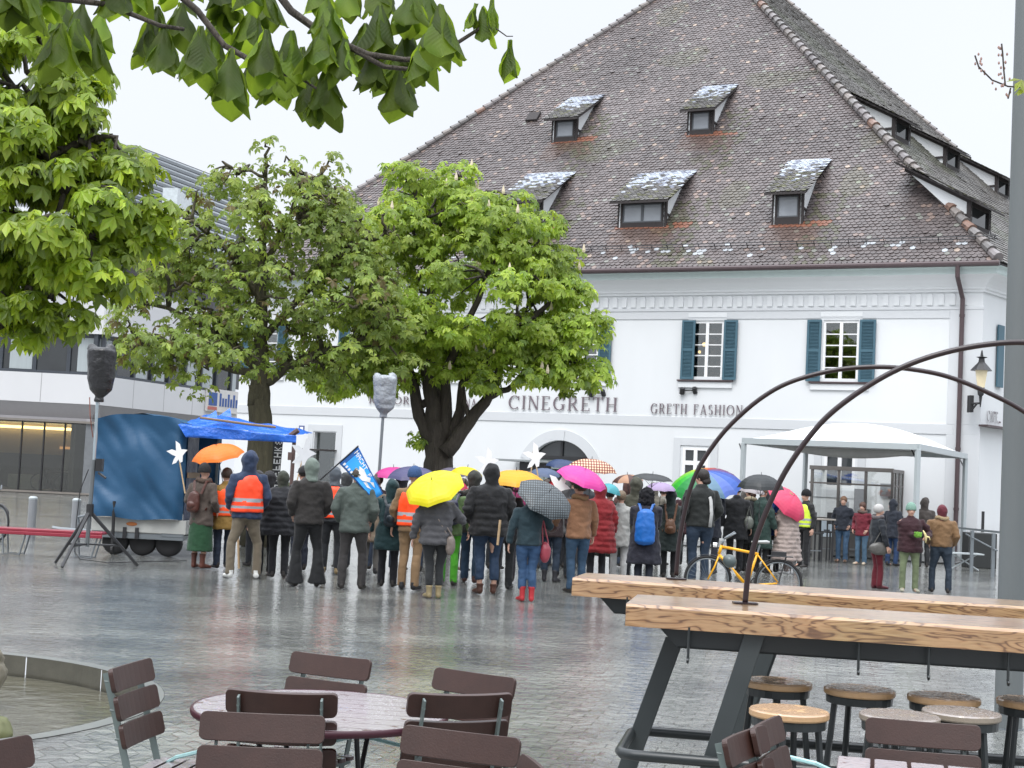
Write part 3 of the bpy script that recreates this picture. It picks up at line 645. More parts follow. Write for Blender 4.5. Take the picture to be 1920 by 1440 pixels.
# ================================================================ modern building on the left
MB = Wall((-18.9, 65), 90); MB.n = V((0, -1, 0)); MB.d = V((-1, 0, 0))
pr = P(180, 850, 65); MB.c = V((pr.x, 65, 0)); pe = P(446, 850, 77)
MR = Wall((pr.x, 65), 0); MR.d = (V((pe.x, 77, 0))-MR.c).normalized(); MR.n = V((MR.d.y, -MR.d.x, 0)); MRL = (V((pe.x, 77, 0))-MR.c).length
mb = thing('modern_office_building', 'pale modern building with ribbon windows and glazed ground floor behind the trailer', 'building', tuple(MB.c))
m_panel = mat('pale_stone_panel', (.62, .62, .63), rough=.6, var=.04, nscale=1)
m_soff = mat('grey_soffit_panel', (.33, .32, .33), rough=.5, var=.06)
m_dkf = mat('dark_grey_frames', '3c4148', rough=.4)
def zat(x, y, wall): return wall.F(x, y)[1]
zc = [zat(100, 787, MB), zat(100, 755, MB), zat(100, 700, MB), zat(100, 622, MB), zat(100, 545, MB)]
q = M(); r2 = M(); r3 = M()
for wl, LL in ((MB, 14), (MR, MRL)):
    wl.box(q, 0 if wl is MR else -.0, LL, -.6, 0, zc[1], zc[2]); wl.box(q, 0, LL, -.6, -.05, zc[3], zc[4]+.4)
    wl.box(r2, 0, LL, -.6, -.35, zc[0]-.1, zc[0]+.12)
    r2.add([wl.W(0, -.4, zc[0]+.1), wl.W(LL, -.4, zc[0]+.1), wl.W(LL, -.02, zc[1]), wl.W(0, -.02, zc[1])], [(0, 1, 2, 3)])
    x = 0
    while x < LL:
        wl.box(r3, x, x+.03, -.1, .004, zc[1]+.02, zc[2]); x += 2.6
q.build('parapet', m_panel, mb, world=True); r2.build('soffit', m_soff, mb, world=True); r3.build('panel_joint', m_soff, mb, world=True)
q = M(); g_ = M(); cu = M()
for wl, LL in ((MB, 14), (MR, MRL)):
    wl.box(q, 0, LL, -.5, -.3, zc[2], zc[2]+.14); wl.box(q, 0, LL, -.5, -.3, zc[3]-.15, zc[3])
    x = 0; i = 0
    while x < LL:
        wl.box(q, x, x+.16, -.5, -.3, zc[2]+.14, zc[3]-.15); wl.box(g_, x+.16, min(x+1.5, LL), -.45, -.4, zc[2]+.14, zc[3]-.15)
        if i % 3 != 1: cu = M(); wl.box(cu, x+.2, min(x+1.2, LL), -.395, -.37, zc[2]+.16, zc[3]-.17); cu.build('blind', mat('pale_blind', (.38, .42, .43), rough=.3, var=.15, nscale=3, stretch=(6, 6, .2)), mb, world=True)
        x += 1.5; i += 1
q.build('window_band', m_dkf, mb, world=True); g_.build('pane', m_glass, mb, world=True)
# ground floor: glass front with a lit room behind
q = M(); gy = 0
MB.box(q, 0, 14, -6.2, -6, 0, zc[0]); q.box((MB.c.x-.0, 68.2, zc[0]/2), (.1, 5.6, zc[0])); q.build('hall_wall', mat('beige_hall_wall', (.38, .31, .23), rough=.7, var=.2, nscale=.8), mb, world=True)
q = M(); MB.box(q, 0, 14, -6, .2, .02, .1); MB.box(q, 0, 14, -6, 0, zc[0]-.1, zc[0]-.0); q.build('hall_floor', mat('hall_stone', (.2, .18, .16), rough=.3), mb, world=True)
ml = mat('cove_light', (1, .85, .5)); ml.node_tree.nodes['Principled BSDF'].inputs['Emission Color'].default_value = (1, .78, .35, 1); ml.node_tree.nodes['Principled BSDF'].inputs['Emission Strength'].default_value = 5
q = M(); MB.box(q, 1.8, 12, -5.9, -5.7, zc[0]-.35, zc[0]-.22); q.build('cove_lamp', ml, mb, world=True)
ml2 = mat('warm_strip', (1, .6, .3)); ml2.node_tree.nodes['Principled BSDF'].inputs['Emission Color'].default_value = (1, .5, .2, 1); ml2.node_tree.nodes['Principled BSDF'].inputs['Emission Strength'].default_value = .7
q = M(); MB.box(q, 1.6, 3.4, -5.95, -5.9, 2.0, 2.12); q.build('warm_strip_lamp', ml2, mb, world=True)
q = M(); MB.box(q, .5, 14, -5.8, -5.2, .1, 1.7); q.build('hall_counter', mat('dark_counter', (.045, .042, .04), rough=.4, var=.4, nscale=1.5), mb, world=True)
q = M(); MB.box(q, 3.2, 4.6, -3, -2.4, .1, .75); MB.box(q, 6.2, 8.2, -5.1, -4.9, .9, 1.9); MB.box(q, 2.0, 3.0, -5.2, -5.1, .9, 2.0); q.build('hall_bench', mat('pale_bench', (.33, .34, .32), rough=.4, var=.3), mb, world=True)
q = M(); g_ = M()
for x in (F0 for F0 in [MB.F(px, 850)[0] for px in (157, 116, 77, 35, -10, -60, -110)]):
    MB.box(q, x-.03, x+.03, -.3, -.2, .1, zc[0]-.1)
MB.box(q, 0, 14, -.3, -.2, .0, .12); MB.box(q, 0, 14, -.3, -.2, zc[0]-.14, zc[0]-.05); q.build('shopfront_mullion', m_black, mb, world=True)
MB.box(g_, .6, 14, -.26, -.25, .1, zc[0]-.1); g_.build('shopfront_glass', thin_glass('shop_glass', (.72, .72, .66), .05), mb, world=True)
q = M(); MB.box(q, -.05, .55, -.6, -.1, 0, zc[0]-.1); MB.box(q, .55, 1.6, -1.6, -1.5, 0, zc[0]-.1); MR.box(q, 0, MRL, -1.2, -1.1, 0, zc[0]); q.build('ground_floor_wall', mat('grey_pillar', (.16, .17, .18), rough=.5, var=.2), mb, world=True)
# second floor and metal roof
q = M(); MR.box(q, 0, MRL, -2.2, -2.0, zc[4], 12.6); MB.box(q, 0, 14, -2.2, -2.0, zc[4], 12.6); q.build('upper_wall', mat('dark_upper_wall', '4d4a4c', rough=.6, var=.2), mb, world=True)
q = M(); MR.box(q, 1.5, MRL-1, -1.95, -1.85, 9.6, 10.3); q.build('upper_window_band', m_dkf, mb, world=True)
q = M(); pa, pb = P(255, 272, 69), P(452, 348, 81); ta, tb = MR.W(-3, -1.2, 12.2), MR.W(MRL+.5, -1.2, 12.0)
pa2 = pa+(pa-pb)*.6; nseg = 17
for i in range(nseg):
    f0, f1 = i/nseg, (i+.86)/nseg; lift = .16*V((0, -1, .8))
    a0_, a1_ = ta.lerp(pa, f0), ta.lerp(pa, f1); b0_, b1_ = tb.lerp(pb, f0), tb.lerp(pb, f1)
    q.add([a0_+lift, b0_+lift, b1_, a1_, a0_, b0_], [(0, 1, 2, 3), (4, 5, 1, 0)])
q.build('metal_roof', mat('grey_ribbed_roof', '8f959a', rough=.35, var=.1), mb, world=True)
q = M(); q.add([ta, tb, pb, pa], [(0, 1, 2, 3)]); q.add([V((pa.x-16, pa.y+2, pa.z)), V((ta.x-14, ta.y, 12.2)), ta, pa], [(0, 1, 2, 3)]); q.add([pa, pb, V((pb.x, pb.y+6, 6)), V((pa.x, pa.y+6, 6))], [(0, 1, 2, 3)]); q.build('roof_deck', mat('dark_roof_deck', '4a4c50', rough=.5), mb, world=True)
q = M()
for (x, y, Y) in ((318, 380, 68.5),):
    c = P(x, y, Y); q.para(c-V((.35, 0, .8)), V((.7, 0, 0)), V((0, 3, 0)), V((0, 0, 1.5)))
q.build('roof_dormer', mat('pale_dormer', (.55, .6, .62), rough=.3, var=.3), mb, world=True)
q = M(); q.para(MR.W(1, -1.9, 9.2), MR.d*(MRL-1), MR.n*.5, V((0, 0, .12))); q.build('ledge', m_panel, mb, world=True)
# bank sign on the parapet
ua, za = MR.F(383, 770); ub, zb2 = MR.F(443, 775)
sg_ = thing('fascia_sign', 'pale fascia sign with blue and red emblem on the modern building', 'sign', tuple(MR.W((ua+ub)/2, 0, za)))
q = M(); MR.box(q, ua, ub, .02, .12, za, za+1.15); q.build('panel', mat('sign_white', (.62, .6, .58), rough=.4), sg_, world=True)
q = M(); LU = ub-ua; MR.box(q, ua+.05*LU, ua+.3*LU, .12, .14, za+.3, za+.95)
for i in range(7): x = ua+LU*(.38+.085*i); MR.box(q, x, x+LU*.05, .12, .14, za+.3, za+(.95 if i in (0, 3, 5) else .72)); 
q.build('blue_emblem', mat('sign_blue', '3c5a96'), sg_, world=True)
q = M(); MR.box(q, ua+.03*LU, ua+.3*LU, .12, .15, za+.08, za+.24); q.build('red_emblem', mat('sign_red', 'b4685e'), sg_, world=True)
# a far wall behind everything else on the left, and on the right beyond the flank
q = M(); q.box((-52, 96, 6), (40, 10, 12)); q.build('background_building', m_panel, label='plain pale block far behind the modern building', cat='building')
# drainpipe of the modern building and grey pilaster
q = M(); c = P(455, 830, 62); q.box((c.x, 62, 5), (.45, .45, 10)); q.build('grey_pillar', mat('grey_concrete', '7d8284', rough=.7), label='tall grey pillar just left of the trunk behind the trailer', cat='pillar')
# ================================================================ trees
def leaf_mat(name, tl=.4, rough=.45, vein=False):
    m = bpy.data.materials.new(name); m.use_nodes = True; nt = m.node_tree; b = nt.nodes['Principled BSDF']; o = nt.nodes['Material Output']; l = nt.links.new
    at = N(nt, 'ShaderNodeAttribute', attribute_name='tint'); tr = N(nt, 'ShaderNodeBsdfTranslucent'); mx = N(nt, 'ShaderNodeMixShader'); mx.inputs[0].default_value = tl
    hv = N(nt, 'ShaderNodeHueSaturation'); hv.inputs['Value'].default_value = 1.6; hv.inputs['Hue'].default_value = .485; l(at.outputs['Color'], hv.inputs['Color'])
    nn = N(nt, 'ShaderNodeTexNoise'); nn.inputs['Scale'].default_value = 25; tc = N(nt, 'ShaderNodeTexCoord'); l(tc.outputs['Object'], nn.inputs[0]); cm = N(nt, 'ShaderNodeMix', data_type='RGBA', blend_type='MULTIPLY'); cm.inputs['Factor'].default_value = .35
    l(at.outputs['Color'], cm.inputs['A']); l(nn.outputs['Color'], cm.inputs['B']); l(cm.outputs['Result'], b.inputs['Base Color']); b.inputs['Roughness'].default_value = rough
    l(hv.outputs[0], tr.inputs[0]); l(b.outputs[0], mx.inputs[1]); l(tr.outputs[0], mx.inputs[2]); l(mx.outputs[0], o.inputs['Surface'])
    if vein:
        at2 = N(nt, 'ShaderNodeAttribute', attribute_name='vein'); wv = N(nt, 'ShaderNodeMath', operation='SINE'); ml_ = N(nt, 'ShaderNodeMath', operation='MULTIPLY'); ml_.inputs[1].default_value = 75
        l(at2.outputs['Fac'], ml_.inputs[0]); l(ml_.outputs[0], wv.inputs[0]); bp = N(nt, 'ShaderNodeBump'); bp.inputs['Strength'].default_value = .18; bp.inputs['Distance'].default_value = .002; l(wv.outputs[0], bp.inputs['Height']); l(bp.outputs[0], b.inputs['Normal'])
    return m
m_leaf = leaf_mat('chestnut_leaves', .38)
m_bark = mat('wet_chestnut_bark', (.055, .045, .035), rough=.8, var=.6, nscale=5, bump=1.0, bscale=9, dist=.05, stretch=(3, 3, .6))
m_bark2 = mat('mossy_bark', (.07, .062, .035), rough=.85, var=.6, nscale=4, bump=1.0, bscale=9, dist=.05, stretch=(3, 3, .6))
def cluster(m, cols, c, sz, up, col, nl=6):
    """one palmate chestnut leaf: leaflets radiating and drooping from c"""
    up = up.normalized(); a = up.orthogonal().normalized(); b_ = up.cross(a); ph = random.random()*6.28
    for i in range(nl):
        t = ph+6.28*i/nl+random.uniform(-.2, .2); r = a*math.cos(t)+b_*math.sin(t); L_ = sz*random.uniform(.75, 1.15); dr = random.uniform(.35, 1.0)
        r = (r-up*dr*.3+V((0, 0, -dr*.55))).normalized(); w = r.cross(up)
        if w.length < .1: continue
        w = w.normalized()*L_*.24; k = len(m.v); tip = c+r*L_+V((0, 0, -L_*.18*dr)); mid = c+r*L_*.6+up*L_*.05
        m.v += [c, mid+w, tip, mid-w, mid-up*L_*.06]; v_ = random.uniform(.8, 1.2); cc = tuple(x*v_ for x in col); cols += [cc]*5
        m.f += [(k, k+1, k+2, k+4), (k, k+4, k+2, k+3)]; m.m += [0, 0]
def limb(m, pts, r0, r1, n=7, wob=.06):
    pts = [V(p) for p in pts]; out = [pts[0]]
    for i in range(len(pts)-1):
        for k in (1, 2, 3):
            p = pts[i].lerp(pts[i+1], k/3)
            if not (i == len(pts)-2 and k == 3): p = p+V((random.uniform(-wob, wob), random.uniform(-wob, wob), random.uniform(-wob, wob)))*.5
            out.append(p)
    k = len(out); m.tube(out, [r0+(r1-r0)*(i/(k-1))**.8 for i in range(k)], n)
    return out
def tree(name, label, blobs, Y, depth, nbough, nclu, sz, colf, limbs, trunk, bark, cat='tree', boughr=.55, up_bias=.5, blossoms=0, hub=None, cull=None):
    t_ = thing(name, label, cat, tuple(V((trunk[0].x, trunk[0].y, 0))))
    wood = M(); sk = []
    for (pts, r0, r1) in limbs: sk += limb(wood, pts, r0, r1)
    lf = M(); cols = []; bl = M(); areas = [b_[2]*b_[3]*(b_[4] if len(b_) > 4 else 1) for b_ in blobs]; S = sum(areas); cnt = 0
    ppm = FPX/Y
    for bi, b_ in enumerate(blobs):
        nb = max(1, round(nbough*areas[bi]/S))
        for _ in range(nb):
            while True:
                d_ = V((random.uniform(-1, 1), random.uniform(-1, 1), random.uniform(-1, 1)))
                if .25 < d_.length < 1: break
            d_ = d_.normalized()*d_.length**.6
            yy = Y+d_.y*min(depth, b_[2]/ppm*1.1); c = P(b_[0]+d_.x*b_[2], b_[1]-d_.z*b_[3], yy)
            # branch to the nearest skeleton point
            near = min(sk, key=lambda q: (q-c).length+abs(q.z-c.z)*.3+(2 if q.z > c.z+.5 else 0)) if sk else c
            pts = limb(wood, [near, near.lerp(c, .5)+V((0, 0, .15)), c], .045, .012, 5, .15); 
            if random.random() < .5: sk += pts[2:4]
            br_ = boughr*random.uniform(.6, 1.25); tone = random.uniform(.75, 1.25); k = int(nclu*(br_/boughr)**2)
            for _ in range(k):
                d2 = V((random.gauss(0, 1), random.gauss(0, 1), random.gauss(0, 1))).normalized()*random.uniform(.45, 1)**.5*br_; d2.z = d2.z*.6
                p = c+d2; up = (d2.normalized()+V((0, -.35, .8))).normalized()+V((random.uniform(-.4, .4), random.uniform(-.4, .4), random.uniform(-.2, .3)))
                cl = colf(p, d2.z/br_); cluster(lf, cols, p, sz*random.uniform(.7, 1.2), up, tuple(x*tone for x in cl), 6); cnt += 1
                if blossoms and random.random() < blossoms and d2.z > 0 and d2.y < .2:
                    bl.lathe([(.035, 0), (.045, .05), (.03, .12), (.008, .2)], 5, Matrix.Translation(p+V((0, 0, .02))))
    wood.build('trunk', bark, t_, world=True, smooth=True)
    o = lf.build('crown', m_leaf, t_, world=True); set_tint(o, cols)
    if bl.v: bl.build('blossoms', mat('cream_blossom', (.6, .52, .38), rough=.8), t_, world=True)
    return t_
random.seed(11)
def c_lime(p, h):
    r = random.random(); c = (.27, .39, .04) if r < .6 else ((.36, .48, .055) if r < .88 else (.15, .24, .03))
    return c
def c_dull(p, h):
    r = random.random(); return (.19, .27, .045) if r < .6 else ((.27, .35, .055) if r < .93 else (.15, .12, .04))
def c_bright(p, h):
    r = random.random(); return (.235, .34, .025) if r < .55 else ((.36, .48, .035) if r < .82 else (.13, .2, .02))
def PP(Y, *xy): return [P(x, y, Y) for x, y in xy]
T2Y = 34.5; g2 = P(822, 900, T2Y); g2.z = 0
tree('chestnut_tree', 'bright green chestnut tree with thick forked dark trunk and pale blossoms, before the CINEGRETH letters',
     [(800, 400, 115, 95), (900, 395, 65, 55), (930, 430, 90, 60), (1010, 470, 65, 65), (880, 560, 190, 130), (1040, 600, 72, 95), (1055, 690, 60, 32), (700, 640, 110, 90), (690, 700, 100, 48), (900, 670, 150, 55), (760, 335, 42, 32, .8), (960, 700, 80, 28), (775, 812, 18, 14, 1.2), (750, 470, 95, 90), (1070, 520, 28, 40), (1085, 620, 28, 45), (1085, 695, 30, 20), (640, 735, 50, 25, .8)],
     T2Y, 2.7, 225, 52, .165, c_lime,
     [([g2, P(822, 870, T2Y), P(820, 825, T2Y), P(818, 790, T2Y)], .44, .24), (PP(T2Y, (812, 830), (785, 780), (768, 700), (740, 620), (700, 540)), .2, .06), (PP(T2Y, (815, 830), (812, 760), (800, 690), (805, 560), (820, 440)), .26, .06),
      (PP(T2Y, (830, 830), (838, 770), (830, 700), (880, 600), (930, 480)), .2, .05), (PP(T2Y, (838, 840), (862, 770), (868, 720), (960, 640), (1040, 560)), .17, .05), (PP(T2Y-.3, (835, 850), (880, 790), (908, 755), (925, 720), (940, 680), (990, 610)), .2, .06), (PP(T2Y-.3, (880, 790), (872, 755), (868, 735)), .07, .03), (PP(T2Y-.3, (915, 745), (950, 730), (1000, 690), (1060, 640)), .1, .03), (PP(T2Y, (790, 760), (830, 740), (790, 690)), .1, .06)],
     [g2], m_bark, blossoms=.022)
T1Y = 31.3; g1 = P(484, 900, T1Y); g1.z = 0
tree('chestnut_tree', 'sparser dull olive chestnut tree with single mossy trunk rising behind the blue trailer awning',
     [(475, 350, 75, 55, .5), (420, 420, 120, 85), (540, 400, 110, 75), (330, 480, 100, 75), (620, 440, 80, 80), (340, 570, 115, 70), (520, 530, 140, 110), (660, 560, 110, 100), (300, 640, 85, 55), (440, 640, 130, 65), (600, 640, 105, 60), (370, 690, 90, 35, .7), (640, 690, 60, 50, .7), (240, 640, 45, 45, .6), (250, 560, 50, 40, .5), (700, 480, 60, 80), (700, 600, 60, 60, .8), (500, 300, 45, 40, .5), (580, 335, 45, 30, .5), (630, 390, 60, 50), (690, 480, 70, 60), (720, 560, 60, 60), (730, 640, 45, 50), (490, 262, 22, 18, .8), (420, 320, 40, 30, .6), (610, 310, 30, 18, .6)],
     T1Y, 2.7, 300, 17, .15, c_dull,
     [([g1, P(486, 860, T1Y), P(486, 780, T1Y), P(485, 720, T1Y)], .33, .22), (PP(T1Y, (485, 760), (487, 700), (490, 640), (488, 520), (495, 400), (500, 300)), .25, .03), (PP(T1Y, (488, 720), (540, 690), (600, 660), (660, 650), (700, 620)), .14, .04), (PP(T1Y, (490, 640), (560, 560), (640, 500), (700, 450)), .1, .03), (PP(T1Y, (486, 690), (430, 640), (340, 590), (260, 560)), .13, .03),
      (PP(T1Y, (488, 560), (430, 470), (360, 410)), .1, .02), (PP(T1Y, (490, 500), (540, 420), (560, 340)), .08, .02), (PP(T1Y, (485, 700), (420, 690), (340, 670), (270, 650)), .1, .03)],
     [g1], m_bark2, boughr=.5)
# bare flowering tips rising over that crown belong to its wood
T0Y = 17.0; g0 = P(-420, 900, T0Y); g0.z = 0
tree('chestnut_tree', 'nearest yellow green chestnut crown reaching in at the left edge above the office windows',
     [(40, 130, 110, 80), (150, 190, 70, 60), (50, 260, 150, 90), (190, 290, 60, 60), (60, 400, 180, 110), (210, 410, 65, 60), (120, 500, 110, 60), (30, 540, 90, 60), (250, 430, 40, 30, .8), (120, 590, 50, 25, .7), (60, 610, 70, 20, .7), (270, 400, 28, 22, .8), (-150, 300, 200, 250, .35), (235, 520, 28, 22, .6)],
     T0Y, 1.8, 150, 30, .17, c_bright,
     [([g0, P(-400, 700, T0Y), P(-330, 600, T0Y)], .3, .22), (PP(T0Y, (-330, 600), (-100, 640), (0, 605), (45, 560), (90, 480), (120, 360)), .16, .03), (PP(T0Y, (-330, 600), (-200, 450), (-40, 360), (90, 300), (180, 260)), .14, .02), (PP(T0Y, (-200, 450), (-80, 300), (40, 200), (130, 160)), .08, .02), (PP(T0Y, (40, 560), (120, 520), (230, 430)), .05, .015)],
     [g0], m_bark, boughr=.33)
# ---------------------------------------------------------------- branch hanging into the top of the picture, close by
m_big = leaf_mat('large_chestnut_leaves', .62, .6, vein=True)
fb = M(); fcol = []; fvein = []
def leaflet(base, dirv, side, L_, Wd, curl, col, fold):
    """obovate toothed leaflet as a folded grid"""
    nU, nV = 14, 3; nrm = side.cross(dirv).normalized(); k0 = len(fb.v); ph = random.random()*6
    for i in range(nU+1):
        t = i/nU; w = Wd*(math.sin(math.pi*min(1, (t**2.1)*.95+.03))**.8)*(1 if t < .9 else (1-t)*7+.3); w = max(w, .0008)
        if i == nU: w = .001
        if 3 < i < nU: w *= 1+.05*(i % 2)
        dd_ = dirv*(L_*t)-V((0, 0, 1))*(L_*curl*t*t)
        for j in range(-nV, nV+1):
            s_ = j/nV; h = -abs(s_)*w*fold+.004*math.sin(t*9+ph+s_*2)*(abs(s_))
            fb.v.append(base+dd_+side*(w*s_)+nrm*h-dirv*(abs(s_)*w*.15)); fcol.append(col); fvein.append(t*1.0-abs(s_)*.25)
    for i in range(nU):
        for j in range(2*nV):
            a = k0+i*(2*nV+1)+j; fb.f.append((a, a+1, a+2*nV+2, a+2*nV+1)); fb.m.append(0)
def bigleaf(x, y, Y, L_=.115, lean=0, n=5, tone=1.0, spread=1.0):
    c = P(x, y, Y); a0_ = random.uniform(0, 6.28)
    for i in range(n):
        az = a0_+6.28*i/n+random.uniform(-.25, .25); el = random.uniform(-.15, .25); s_ = random.uniform(.8, 1.1)*(1 if i else 1.1)
        d_ = V((math.cos(az)*spread*.55+lean*.5, math.sin(az)*spread*.55, -1.25+el)).normalized(); sd_ = d_.cross(V((math.cos(az), math.sin(az), .5))).normalized()
        v_ = random.uniform(.7, 1.25)*tone; r = random.random(); cl = (.09*v_, .145*v_, .015*v_) if r < .6 else (.17*v_, .27*v_, .02*v_)
        leaflet(c+d_*.008, d_, sd_, L_*s_, L_*s_*random.uniform(.22, .29), random.uniform(0, .2), cl, random.uniform(.25, .6))
random.seed(8)
hubs = [(20, -60), (50, -35), (95, -30), (75, 5), (120, 0), (150, 10), (185, 30), (140, 40), (175, 55), (110, 45), (190, 10), (60, -20), (230, -40), (255, -60), (290, 20), (280, 45), (310, 60), (300, 10), (345, 20), (380, 60), (360, 85), (410, 50), (440, 100), (415, 20), (455, 60), (480, 105), (500, 70), (470, 20), (520, 110), (545, 60), (530, 130), (560, 20), (575, 90), (600, 60), (610, 130), (590, 150), (640, 40), (650, 90), (665, 120), (690, 60), (700, 110), (720, 20), (735, 90), (745, 130), (770, 60), (775, 115), (800, 80), (815, 50), (800, -20), (720, -40), (650, -30), (600, -30), (540, -40), (480, -50), (420, -50), (370, -60), (340, -50), (830, 20), (770, -10), (690, -10), (500, -10), (620, 10)]
for (x, y) in [h for i_, h in enumerate(hubs) if i_ % 7 != 3]:
    bigleaf(x+random.uniform(-8, 8), y-14+random.uniform(-8, 8), random.uniform(2.75, 3.35), random.uniform(.085, .118), n=6, tone=random.uniform(.8, 1.1))
for (x, y, L_, ln) in ((905, 5, .08, .3), (925, -8, .075, -.2), (957, 68, .085, .1), (895, 0, .06, -.6)): bigleaf(x, y, 3.0, L_, ln, 3, spread=.5)
wd = M()
for pts, r0, r1 in ((((300, -40), (370, 20), (420, 85), (500, 130), (560, 145), (610, 128)), .008, .004), (((500, -40), (545, 20), (600, 60), (650, 85), (690, 102), (760, 112), (800, 108), (850, 85), (905, 50), (925, 45)), .009, .003), (((200, 8), (250, 28), (300, 48), (345, 55)), .006, .004), (((640, 80), (720, 125), (770, 130), (800, 112)), .006, .004), (((925, 50), (950, 68), (962, 68)), .0015, .001), (((-40, -30), (60, -10), (200, 8)), .01, .006), (((560, 145), (600, 170), (590, 190)), .003, .002)):
    wd.tube([P(x, y, 3.0) for x, y in pts], [r0+(r1-r0)*i/(len(pts)-1) for i in range(len(pts))], 7)
bigleaf(590, 165, 3.0, .07, 0, 4, spread=.5)
fbt = thing('chestnut_tree', 'close chestnut whose branch hangs large drooping leaves across the top left', 'tree', (-3.4, 1.6, 0))
hang = P(-40, -30, 3.0); wd.tube([hang, V((-1.9, 2.7, hang.z+.25)), V((-2.6, 2.2, hang.z+.3)), V((-3.3, 1.7, 2.6))], [.012, .03, .05, .09], 8)
for a_, b_ in (((300, -40), (-2.2, 2.5, hang.z+.3)), ((500, -40), (-1.6, 2.85, hang.z+.35))): wd.tube([P(a_[0], a_[1], 3.0), P(a_[0]-220, a_[1]-70, 2.95), V(b_)], [.009, .013, .02], 7)
tk = M(); tk.tube([V((-3.4, 1.6, 0)), V((-3.42, 1.6, .8)), V((-3.35, 1.65, 2.4)), V((-3.3, 1.7, 4.2))], [.3, .22, .2, .12], 14)
o = fb.build('foliage', m_big, fbt, world=True, smooth=True); set_tint(o, fcol); at = o.data.attributes.new('vein', 'FLOAT', 'POINT'); at.data.foreach_set('value', fvein)
wd.build('branch', m_bark, fbt, world=True, smooth=True); tk.build('trunk', m_bark, fbt, world=True, smooth=True)
# twig at the right edge
c_ = P(2110, 160, 10.2); tw = thing('budding_tree', 'young tree reaching one thin pinkish budding twig past the tall lamp post', 'tree', (c_.x, c_.y, 0))
tk = M(); tk.tube([V((c_.x, c_.y, 0)), V((c_.x+.02, c_.y, 2)), V((c_.x, c_.y, 4.2)), V((c_.x+.1, c_.y, 5.6))], [.09, .07, .05, .02], 10); tk.tube([V((c_.x, c_.y, 3.9)), P(2040, 172, 10.2), P(1990, 170, 10.2)], [.03, .015, .008], 7); tk.build('trunk', m_bark, tw, world=True, smooth=True)
wd = M(); bd = M()
for pts in (((1990, 170), (1930, 165), (1890, 162), (1860, 150), (1835, 125), (1828, 104)), ((1885, 160), (1882, 130), (1880, 100), (1878, 82)), ((1895, 165), (1890, 185))):
    pp_ = [P(x, y, 10.2) for x, y in pts]; wd.tube(pp_, .006, 5)
    for i in range(len(pp_)-1):
        for k in range(5):
            p = pp_[i].lerp(pp_[i+1], random.random())+V((random.uniform(-.04, .04), random.uniform(-.04, .04), random.uniform(-.03, .03)))
            if P(1890, 0, 10.2).x > p.x-.05: bd.ell(p, (.008, .008, .012), 5, 4)
wd.build('stem', m_bark, tw, world=True); bd.build('buds', mat('pink_buds', (.32, .2, .17), rough=.7), tw, world=True)
l2 = M(); lc = []
for (x, y) in ((1915, 150), (1925, 165), (1960, 150)): cluster(l2, lc, P(x, y, 10.1), .11, V((0, -.6, .6)), (.24, .3, .03), 5)
o = l2.build('leaves', m_leaf, tw, world=True); set_tint(o, lc)
# ================================================================ people
def remesh(m, vox, sm=2, noise_amt=0, nsc=6, seed=0, shrink_hi=None):
    """union of overlapping closed shapes -> one continuous surface; returns verts, faces"""
    me = bpy.data.meshes.new('tmp'); me.from_pydata([tuple(p) for p in m.v], [], m.f); me.update()
    o = bpy.data.objects.new('tmp', me); COL.objects.link(o); r = o.modifiers.new('r', 'REMESH'); r.mode = 'VOXEL'; r.voxel_size = vox; r.use_smooth_shade = True
    if sm: s_ = o.modifiers.new('s', 'SMOOTH'); s_.iterations = sm; s_.factor = .5
    dg = bpy.context.evaluated_depsgraph_get(); e = o.evaluated_get(dg); m2 = bpy.data.meshes.new_from_object(e)
    vs = [v.co.copy() for v in m2.vertices]; ns = [v.normal.copy() for v in m2.vertices]; fs = [tuple(p.vertices) for p in m2.polygons]
    bpy.data.objects.remove(o); bpy.data.meshes.remove(me); bpy.data.meshes.remove(m2)
    if noise_amt:
        for i, v in enumerate(vs):
            q = V((v.x*nsc*.9, v.y*nsc*.9, v.z*nsc*.75+seed)); n1 = noise.noise(q); n2 = noise.noise(V((v.x*nsc*2+seed, v.y*nsc*2, v.z*nsc*2.6)))
            vs[i] = v+ns[i]*((1-abs(n1)*2.4)*noise_amt*.7+n2*noise_amt*.6)
    return vs, fs
m_skin = mat('skin', (.52, .31, .23), rough=.55, var=.12, nscale=8); m_lip = mat('lips', (.35, .12, .1), rough=.5); m_eye = mat('dark_eye', (.03, .02, .02), rough=.2); m_eyew = mat('eye_white', (.7, .7, .68), rough=.3)
HD = V((0, .012, 1.615))
def ik(sh, tg, hint, L1=.285, L2=.26):
    d = tg-sh; D = min(d.length, (L1+L2)*.985); dn_ = d.normalized(); a = (L1*L1-L2*L2+D*D)/(2*D); h = math.sqrt(max(0, L1*L1-a*a)); hp_ = (hint-dn_*hint.dot(dn_)).normalized(); return sh+dn_*a+hp_*h, sh+dn_*D
